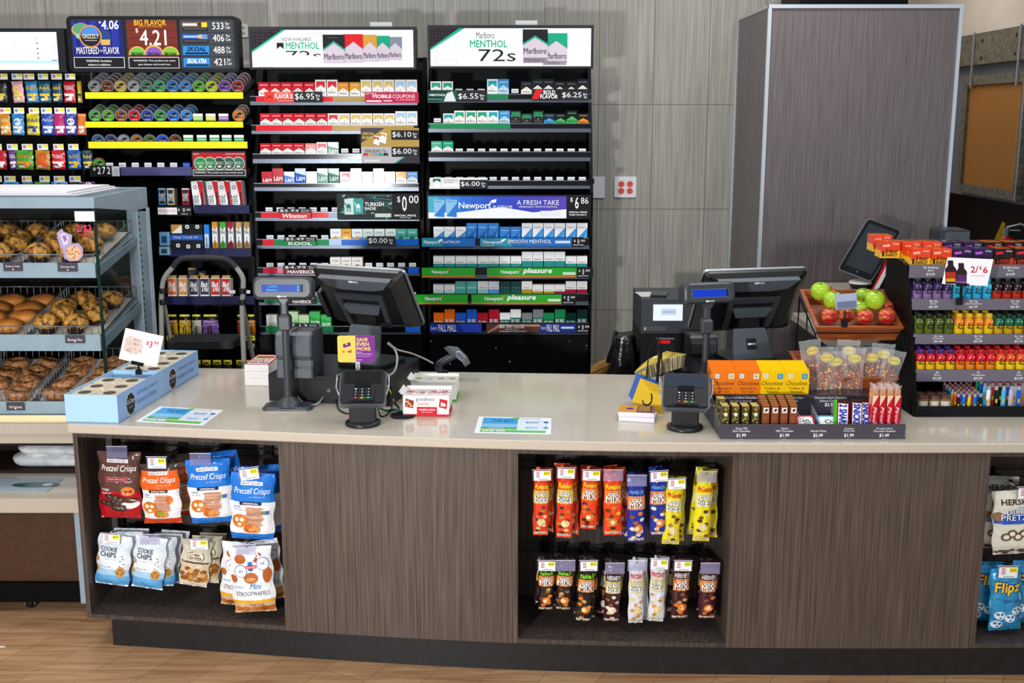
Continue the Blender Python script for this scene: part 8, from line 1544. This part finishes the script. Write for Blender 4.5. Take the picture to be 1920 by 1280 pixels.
# ---- bay 1, lower row
zr1b = bar(bay1, 990, 350, 350)
def cookie(w, h, seed=0):
    d = [('T', 'COOKIE', -.75, .70, .25, .79, '#26304a', .012, 0, 1), ('T', 'CHIPS', -.78, .58, .2, .685, '#26304a', .012, 0, 1), ('T', 'crunchy cookies', -.6, .53, .3, .55, '#8a98b0', 0, 0, 1), ('T', 'CHOCOLATE CHIP', -.78, .37, -.1, .395, '#4a5a7a', .0, 0, 1), ('D', .5, .30, w*.14, w*.17, '#c9924a', 1), ('D', -.98, .52, w*.09, w*.1, '#c9924a', 1), ('D', -.98, .33, w*.09, w*.1, '#c9924a', 1)]
    for k in range(7): a = k*1.9; d.append(('D', .5+.16*cos(a), .30+.05*sin(a), w*.018, w*.018, '#5a3518', 2))
    for k in range(5): d.append(('D', .55+.12*sin(k*9), .62-.05*k, w*.02, w*.016, '#3a3034', 1))
    return bagmesh(w, h, .035, [(.93, '#e3e9f0'), (.72, '#dce8f3'), (.34, '#e6eef5'), (.22, '#a6cdea'), (.10, '#63abe0'), (.03, '#4c9cd8'), (0, '#e6eef4')], d, seed=seed, fold=1)
def caramel(w, h, seed=0):
    d = [('P', [(-.5, .62), (.55, .60), (.65, .66), (.55, .76), (-.2, .78), (-.55, .74)], '#6a7a3a', 1), ('P', [(-.46, .63), (.5, .615), (.58, .67), (.5, .745), (-.18, .765), (-.5, .73)], '#e6e0d0', 2), ('T', 'Coffee', -.35, .70, .30, .755, '#8a3a3a', .01, .3, 3), ('T', 'Thin Brittle', -.42, .63, .48, .69, '#5a3028', .01, .1, 3), ('R', -.9, .53, .92, .565, '#5a3a28', 1), ('R', -.95, .12, .95, .50, '#d8c2a0', 1)]
    for k in range(20): d.append(('D', rr.uniform(-.8, .8), rr.uniform(.15, .44), w*.11, w*.08, rr.choice(('#b8803a', '#a0662a', '#d8a660', '#8a5426')), 2+k*.1))
    return bagmesh(w, h, .035, [(.90, '#b5ad95'), (.5, '#cfc8b4'), (.1, '#e6dccb'), (0, '#ded6c6')], d, seed=seed, fold=1, kind='g')
def stroop(w, h, seed=0):
    d = [('D', -.45, .84, w*.14, w*.12, '#b8622c', 1), ('P', [(.15, .80), (.45, .93), (.6, .90), (.3, .78)], '#a85a28', 1), ('D', -.45, .66, w*.15, w*.16, '#4a62a8', 1), ('D', -.45, .66, w*.135, w*.145, '#f0f2f6', 2), ('T', 'XO', -.55, .64, -.35, .68, '#4a62a8', .01, 0, 3), ('D', .60, .76, w*.15, w*.17, '#8a9cc8', 1), ('D', .60, .76, w*.13, w*.15, '#eef1f6', 2), ('T', 'H', .53, .74, .66, .79, '#4a62a8', 0, 0, 3), ('R', -.08, .66, .12, .80, '#1f6fb8', 2), ('R', -.2, .70, .3, .745, '#d8303a', 3), ('T', 'DAELMANS', -.17, .712, .27, .732, '#ffffff', .01, 0, 4), ('D', .0, .55, w*.17, w*.14, '#b86a34', 1), ('D', .75, .58, w*.10, w*.2, '#b8622c', 1), ('D', -.85, .54, w*.09, w*.1, '#b8622c', 1), ('D', .0, .53, w*.11, w*.05, '#d89a5c', 2), ('T', 'Mini', -.1, .38, .45, .47, '#2f6fb0', 0, .3, 1), ('T', 'STROOPWAFELS', -.78, .28, .78, .345, '#5a5f70', .0, 0, 1), ('T', 'caramel', -.9, .40, -.4, .44, '#6aa0d0', 0, .3, 1), ('T', '1.6 OZ', -.15, .12, .5, .15, '#6a4a2a', 0, 0, 3)]
    d += [('D', k, .07, w*.12, w*.07, rr.choice(('#b8662c', '#c87a3a', '#a05424')), 1) for k in (-.75, -.4, .1, .5, .8)]
    return bagmesh(w, h, .045, [(.97, '#e8ebee'), (.21, '#eceff2'), (.165, '#e8a81c'), (0, '#d8b48a')], d, seed=seed, fold=1)
x, z, w = bg(186, 1003, 248, 1099, fr(220, .09), lambda w, h: cookie(w, h, 11), 'snack_bag', 'pale blue cookie chip bag with price tag, lower left corner', 'snack bag', None, ry=R(8)); hook(bay1, x-.01, fr(220, .09), z-.002, zr1b, 'white', .078, .045, R(3)); 
for k in range(2): bg(208+k*9, 996-k*6, 268+k*9, 1090-k*4, fr(240, .14+.05*k), lambda w, h: cookie(w, h, 12+k), 'snack_bag', 'pale blue cookie chip bag, %s behind the leftmost tagged one' % ('first', 'second')[k], 'snack bag', None, ry=R(5), rz=R(10))
x, z, w = bg(256, 1006, 314, 1106, fr(285, .09), lambda w, h: cookie(w, h, 15), 'snack_bag', 'pale blue cookie chip bag under empty holder, second in the lower row', 'snack bag', None, ry=R(9)); hook(bay1, x-.005, fr(285, .09), z+.0, zr1b, 'clear', .078, .045)
for k in range(3): bg(277+k*14, 1006-k*6, 330+k*12, 1100-k*6, fr(300, .13+.05*k), lambda w, h: cookie(w, h, 16+k), 'snack_bag', 'pale blue cookie chip bag, %s behind the second tagged one' % ('first', 'second', 'third')[k], 'snack bag', None, ry=R(6+2*k), rz=R(14))
x, z, w = bg(344, 1013, 398, 1101, fr(372, .09), lambda w, h: caramel(w, h, 21), 'snack_bag', 'tan brittle bag with price tag, third in the lower row', 'snack bag', None, ry=R(9)); hook(bay1, x+.01, fr(372, .09), z-.004, zr1b, 'white', .078, .045)
for k in range(2): bg(362+k*14, 1004-k*5, 416+k*8, 1094-k*5, fr(390, .13+.06*k), lambda w, h: caramel(w, h, 22+k), 'snack_bag', 'tan brittle bag, %s behind the tagged tan one' % ('first', 'second')[k], 'snack bag', None, ry=R(7), rz=R(12))
x, z, w = bg(428, 1024, 507, 1150, fr(465, .05), lambda w, h: stroop(w, h, 31), 'snack_bag', 'white stroopwafel pouch with orange base, front of the lower right hook', 'snack bag', None, ry=R(-3)); hook(bay1, x-.01, fr(465, .05), z-.002, zr1b, 'clear', .08, .045)
bg(418, 1016, 486, 1138, fr(450, .11), lambda w, h: stroop(w, h, 32), 'snack_bag', 'white stroopwafel pouch peeping out left behind the front pouch', 'snack bag', None, ry=R(5))
bg(455, 1012, 520, 1128, fr(490, .13), lambda w, h: stroop(w, h, 33), 'snack_bag', 'white stroopwafel pouch peeping out right behind the front pouch', 'snack bag', None, ry=R(-5), rz=R(8))
b = MB(); xg = P(214, 850, YF(-1.4)+.38)[0]; b.box(xg-.012, xg+.012, YF(-1.4)+.33, YF(-1.4)+.40, .15, ZC-.06, ('#4a4440', 'm')); part(b, 'upright_post', bay1[0])
# ---- bay 2 tubes
def tube_bag(w, h, st, seed):
    base_, top, name, ncol, bandc, words, dots = st
    d = []
    if bandc: d.append(('R', -.95, .50, .95, .70, bandc, 1))
    d.append(('T', name, -.85, .72, .88, .80, ncol, .02, .15, 2))
    l1, l2 = words; 
    for off_, c_, lay_ in ((.045, '#15161a', 2), (.012, '#ffffff', 3)): d.append(('T', l1, -.55, .62, .6, .69, c_, off_, 0, lay_)); d.append(('T', l2, -.8, .52, .8, .62, c_, off_, 0, lay_))
    r2 = random.Random(seed)
    for k in range(9): d.append(('D', r2.uniform(-.65, .65), .08+.045*k, w*.15, w*.11, r2.choice(dots), 1+k*.1)); 
    d.append(('D', r2.uniform(-.2, .2), .22, w*.27, w*.24, dots[-1], 3)); d.append(('D', .0, .22, w*.16, w*.12, '#f2d8a8', 4)); d.append(('R', -.9, .03, .9, .07, '#c8b8a0', 1))
    return bagmesh(w, h, .028, [(.88, top), (0, base_)], d, seed=seed, nx=10, nz=24, fold=1)
BR = ('#6a3a1c', '#8a5a34', '#c8904a'); 
ST = {'reb': ('#e8401c', '#e84a1c', 'Reeses', '#f2d81c', '#d8c060', ('snack', 'bites'), ('#4a2414', '#6a3a1c', '#c87a2a', '#e6c890')),
      'rem': ('#e8441c', '#e84a1c', 'Reeses', '#f2d81c', '#e88a3a', ('snack', 'MIX'), ('#4a2414', '#6a3a1c', '#e6b81c', '#d87a2a')),
      'alm': ('#1c2f9a', '#1c2f9a', 'Almond Joy', '#6ab0e8', '#e8904a', ('snack', 'MIX'), ('#a8642a', '#e6dcc8', '#8a4a20', '#d87a2a')),
      'mrg': ('#e8dc1c', '#e8dc1c', 'Mr.Goodbar', '#d8341c', '#e6dc7a', ('snack', 'bites'), ('#5a3018', '#7a4a24', '#a87a3a', '#e6d890')),
      'tk5': ('#1c1a18', '#161516', 'take5', '#8ae03a', '#e8904a', ('snack', 'MIX'), ('#5a2f18', '#c8a070', '#8a5a34', '#e07a2a')),
      'hsb': ('#3a1420', '#3a1420', 'HERSHEYS', '#e6e0e0', '#d8c874', ('snack', 'bites'), ('#5a2f20', '#8a5a3a', '#c8a47a', '#e6dcc8')),
      'hsm': ('#3a1420', '#3a1420', 'HERSHEYS', '#e6e0e0', '#e8904a', ('snack', 'MIX'), ('#5a2f20', '#8a4a3a', '#c89a5a', '#e07a2a')),
      'pay': ('#dfe3ea', '#dfe3ea', 'PAYDAY', '#d8242c', '#d8cc8a', ('snack', 'bites'), ('#d8a85a', '#c8904a', '#e6c88a', '#e6cf8a'))}
NM = {'reb': 'orange snack-bites', 'rem': 'orange snack-mix', 'alm': 'royal blue snack-mix', 'mrg': 'yellow snack-bites', 'tk5': 'black and orange snack-mix', 'hsb': 'maroon snack-bites', 'hsm': 'maroon and orange snack-mix', 'pay': 'white snack-bites'}
zr2 = bar(bay2, 868, 1180, 1180)
Z2B = bar(bay2, 1024, 1180, 1180)
def tubes(row, zr):
    for i, (u, v0, v1, st, tg, back, rot, w_) in enumerate(row):
        y = fr(u, .08); x, z, w = bg(u-w_/2, v0, u+w_/2, v1, y, lambda w, h: tube_bag(w, h, ST[st], i*3+1), 'snack_tube', '%s tube bag, front of %s hook in %s row, middle bay' % (NM[st], ORD[i], 'upper' if row is T1 else 'lower'), 'snack tube', None, ry=R(rot), rz=R(rr.uniform(-6, 6)))
        hook(bay2, x, y, z-.012, zr, tg, .072, .044, R(-rr.uniform(-3, 3) if tg == 'white' else 0))
        for k in range(back):
            st2 = st if not (st in ('tk5', 'hsm') and k == 1) else 'hsb'
            bg(u-w_/2+rr.uniform(2, 9)*(1 if k % 2 == 0 else -1), v0-4-4*k, u+w_/2+rr.uniform(2, 9)*(1 if k % 2 == 0 else -1), v1-7-6*k, fr(u, .13+.05*k), lambda w, h: tube_bag(w, h, ST[st2], i*3+2+k), 'snack_tube', '%s tube bag, %s behind the front one on %s hook, %s row' % (NM[st2], ORD[k], ORD[i], 'upper' if row is T1 else 'lower'), 'snack tube', None, ry=R(rot+rr.uniform(-6, 6)), rz=R(rr.uniform(-20, 20)))
T1 = [(1016, 880, 1005, 'reb', 'white', 1, 1, 29), (1061, 876, 1010, 'reb', 'white', 2, 1, 30), (1108, 880, 993, 'rem', 'white', 2, 2, 30), (1149, 880, 1005, 'rem', 'clear', 2, -1, 33), (1193, 890, 1018, 'alm', 'clear', 2, -1, 33), (1234, 882, 1006, 'alm', 'white', 2, -2, 32), (1267, 896, 1022, 'mrg', 'white', 1, 3, 31), (1323, 883, 1016, 'mrg', 'clear', 2, 2, 31)]
T2 = [(1025, 1049, 1146, 'tk5', 'white', 2, 1, 29), (1060, 1049, 1146, 'tk5', 'clear', 2, 2, 30), (1103, 1049, 1169, 'tk5', 'white', 2, 4, 31), (1152, 1054, 1169, 'hsb', 'clear', 2, 2, 29), (1194, 1049, 1171, 'pay', 'clear', 1, 0, 28), (1235, 1046, 1168, 'pay', 'white', 1, 1, 28), (1279, 1049, 1163, 'hsm', 'white', 2, 1, 32), (1330, 1054, 1163, 'hsm', 'clear', 2, 1, 32)]
tubes(T1, zr2); tubes(T2, Z2B)
# ---- bay 3
zr3 = bar(bay3, 880, 1900, 1900); zr3b = bar(bay3, 1040, 1900, 1900)
def cream(w, h, seed=0):
    d = [('T', 'HERSHEYS', -.72, .80, .95, .89, '#3a241c', .015, 0, 2), ('T', 'cookies n creme', -.1, .745, .6, .775, '#4ab0d8', .01, 0, 2), ('T', 'DIPPED', -.5, .66, .7, .73, '#15224a', .035, 0, 2), ('T', 'DIPPED', -.5, .66, .7, .73, '#f2f2f6', .005, 0, 3), ('T', 'PRETZELS', -.7, .56, .9, .65, '#15224a', .035, 0, 2), ('T', 'PRETZELS', -.7, .56, .9, .65, '#f2f2f6', .005, 0, 3), ('R', -.95, .5, .95, .66, '#1c55c0', 1), ('D', -.8, .62, w*.1, w*.1, '#8a6a4a', 2)]
    for k in range(6): d.append(('D', -.5+.24*k, .30+.05*(k % 2), w*.11, w*.09, '#6a5244', 1)); d.append(('D', -.5+.24*k, .30+.05*(k % 2), w*.06, w*.05, '#e6e2d2', 2))
    for k in range(14): d.append(('D', rr.uniform(-.9, .9), rr.uniform(.03, .09), w*.06, w*.03, '#5a463a', 1))
    return bagmesh(w, h, .045, [(0, '#dcdac9')], d, seed=seed, fold=1)
def flipz(w, h, seed=0):
    d = [('T', 'Flipz', -.82, .58, .85, .82, '#1a2a8a', .05, .1, 1), ('T', 'Flipz', -.8, .59, .83, .81, '#f2cc1c', .02, .1, 3), ('P', [(-.95, .38), (.95, .48), (.95, .60), (-.95, .50)], '#c9dcee', 1), ('T', 'White Fudge', -.3, .46, .8, .53, '#3a4aa0', .0, .2, 2)]
    for cx_, cz_ in ((-.45, .27), (.2, .22), (.62, .33), (-.6, .12)):
        d += [('D', cx_, cz_, w*.17, w*.14, '#e9eef2', 1), ('D', cx_-.13, cz_+.02, w*.05, w*.045, '#2a7ab0', 2), ('D', cx_+.13, cz_+.02, w*.05, w*.045, '#2a7ab0', 2), ('D', cx_, cz_-.035, w*.04, w*.03, '#2a7ab0', 2)]
    return bagmesh(w, h, .045, [(.9, '#2a90c8'), (0, '#2f9ad0')], d, seed=seed, kind='f', fold=1)
x, z, w = bg(1862, 918, 1950, 1040, fr(1900, .08), lambda w, h: cream(w, h, 1), 'snack_bag', 'cream pretzel bag with blue stripe and price tag, front of right bay', 'snack bag', None, ry=R(-4)); hook(bay3, x+.03, fr(1900, .08), z-.0, zr3, 'white', .08, .05)
bg(1845, 924, 1920, 1028, fr(1885, .14), lambda w, h: cream(w, h, 2), 'snack_bag', 'cream pretzel bag directly behind the front one in right bay', 'snack bag', None, ry=R(4), rz=R(10)); bg(1838, 892, 1910, 1012, fr(1870, .22), lambda w, h: cream(w, h, 3), 'snack_bag', 'cream pretzel bag hanging furthest back in the right bay', 'snack bag', None, ry=R(2))
x, z, w = bg(1856, 1064, 1914, 1184, fr(1885, .08), lambda w, h: flipz(w, h, 5), 'snack_bag', 'shiny blue pretzel pouch with price tag, front of lower right bay', 'snack bag', None, ry=R(-4)); hook(bay3, x+.0, fr(1885, .08), z-.002, zr3b, 'white', .08, .05)
bg(1826, 1052, 1884, 1166, fr(1855, .14), lambda w, h: flipz(w, h, 6), 'snack_bag', 'shiny blue pretzel pouch behind and left of the front pouch', 'snack bag', None, ry=R(2)); bg(1900, 1050, 1958, 1170, fr(1925, .12), lambda w, h: flipz(w, h, 7), 'snack_bag', 'shiny blue pretzel pouch cut by the right picture edge', 'snack bag', None)
x, z, w = bg(1935, 890, 2010, 1010, fr(1960, .10), lambda w, h: pcbag(w, h, '#e8641c', 'buf', 9), 'snack_bag', 'orange snack bag just beyond the cream bags at picture edge', 'snack bag', None)
# small litter on floor near the bakery case
b = MB(); x, y = PZ(4, 1212, 0); b.box(x-.012, x+.012, y-.006, y+.004, .0, .002, ('#d8d8dc', 'g')); single(b, 'foil_scrap', 'tiny silver scrap on the floor by bakery case', 'litter')
# ================================================================ shared group names for the remaining repeats
GR = {'snack_bag': 'snack bags hanging in the counter bays', 'snack_tube': 'narrow snack tubes in the middle bay', 'vape_carton': 'small cartons on the tin rack', 'cigarillo_carton': 'cigarillo cartons', 'cable': 'cables around the tills', 'candy_bar': 'candy bars in the sweets display', 'mint_tin': 'mint tins', 'card_terminal': 'card terminals', 'pole_display': 'customer pole displays', 'till_monitor': 'till monitors', 'wooden_crate': 'wooden crates', 'brownie_carton': 'blue cartons of wrapped brownies', 'counter_mat': 'promotional counter mats', 'snack_bar_carton': 'snack bar cartons', 'receipt_printer': 'receipt printers', 'cash_register_base': 'black cash boxes', 'display_cabinet': 'open bays in the counter', 'base_cabinet': 'closed counter units', 'cigarette_rack': 'cigarette racks', 'energy_drink_carton': 'energy drink cartons'}
for o in list(COL.objects):
    if o.parent is None and o.get('label') and not o.get('group'):
        k = o.name.split('.')[0]
        if k in GR: o['group'] = GR[k]
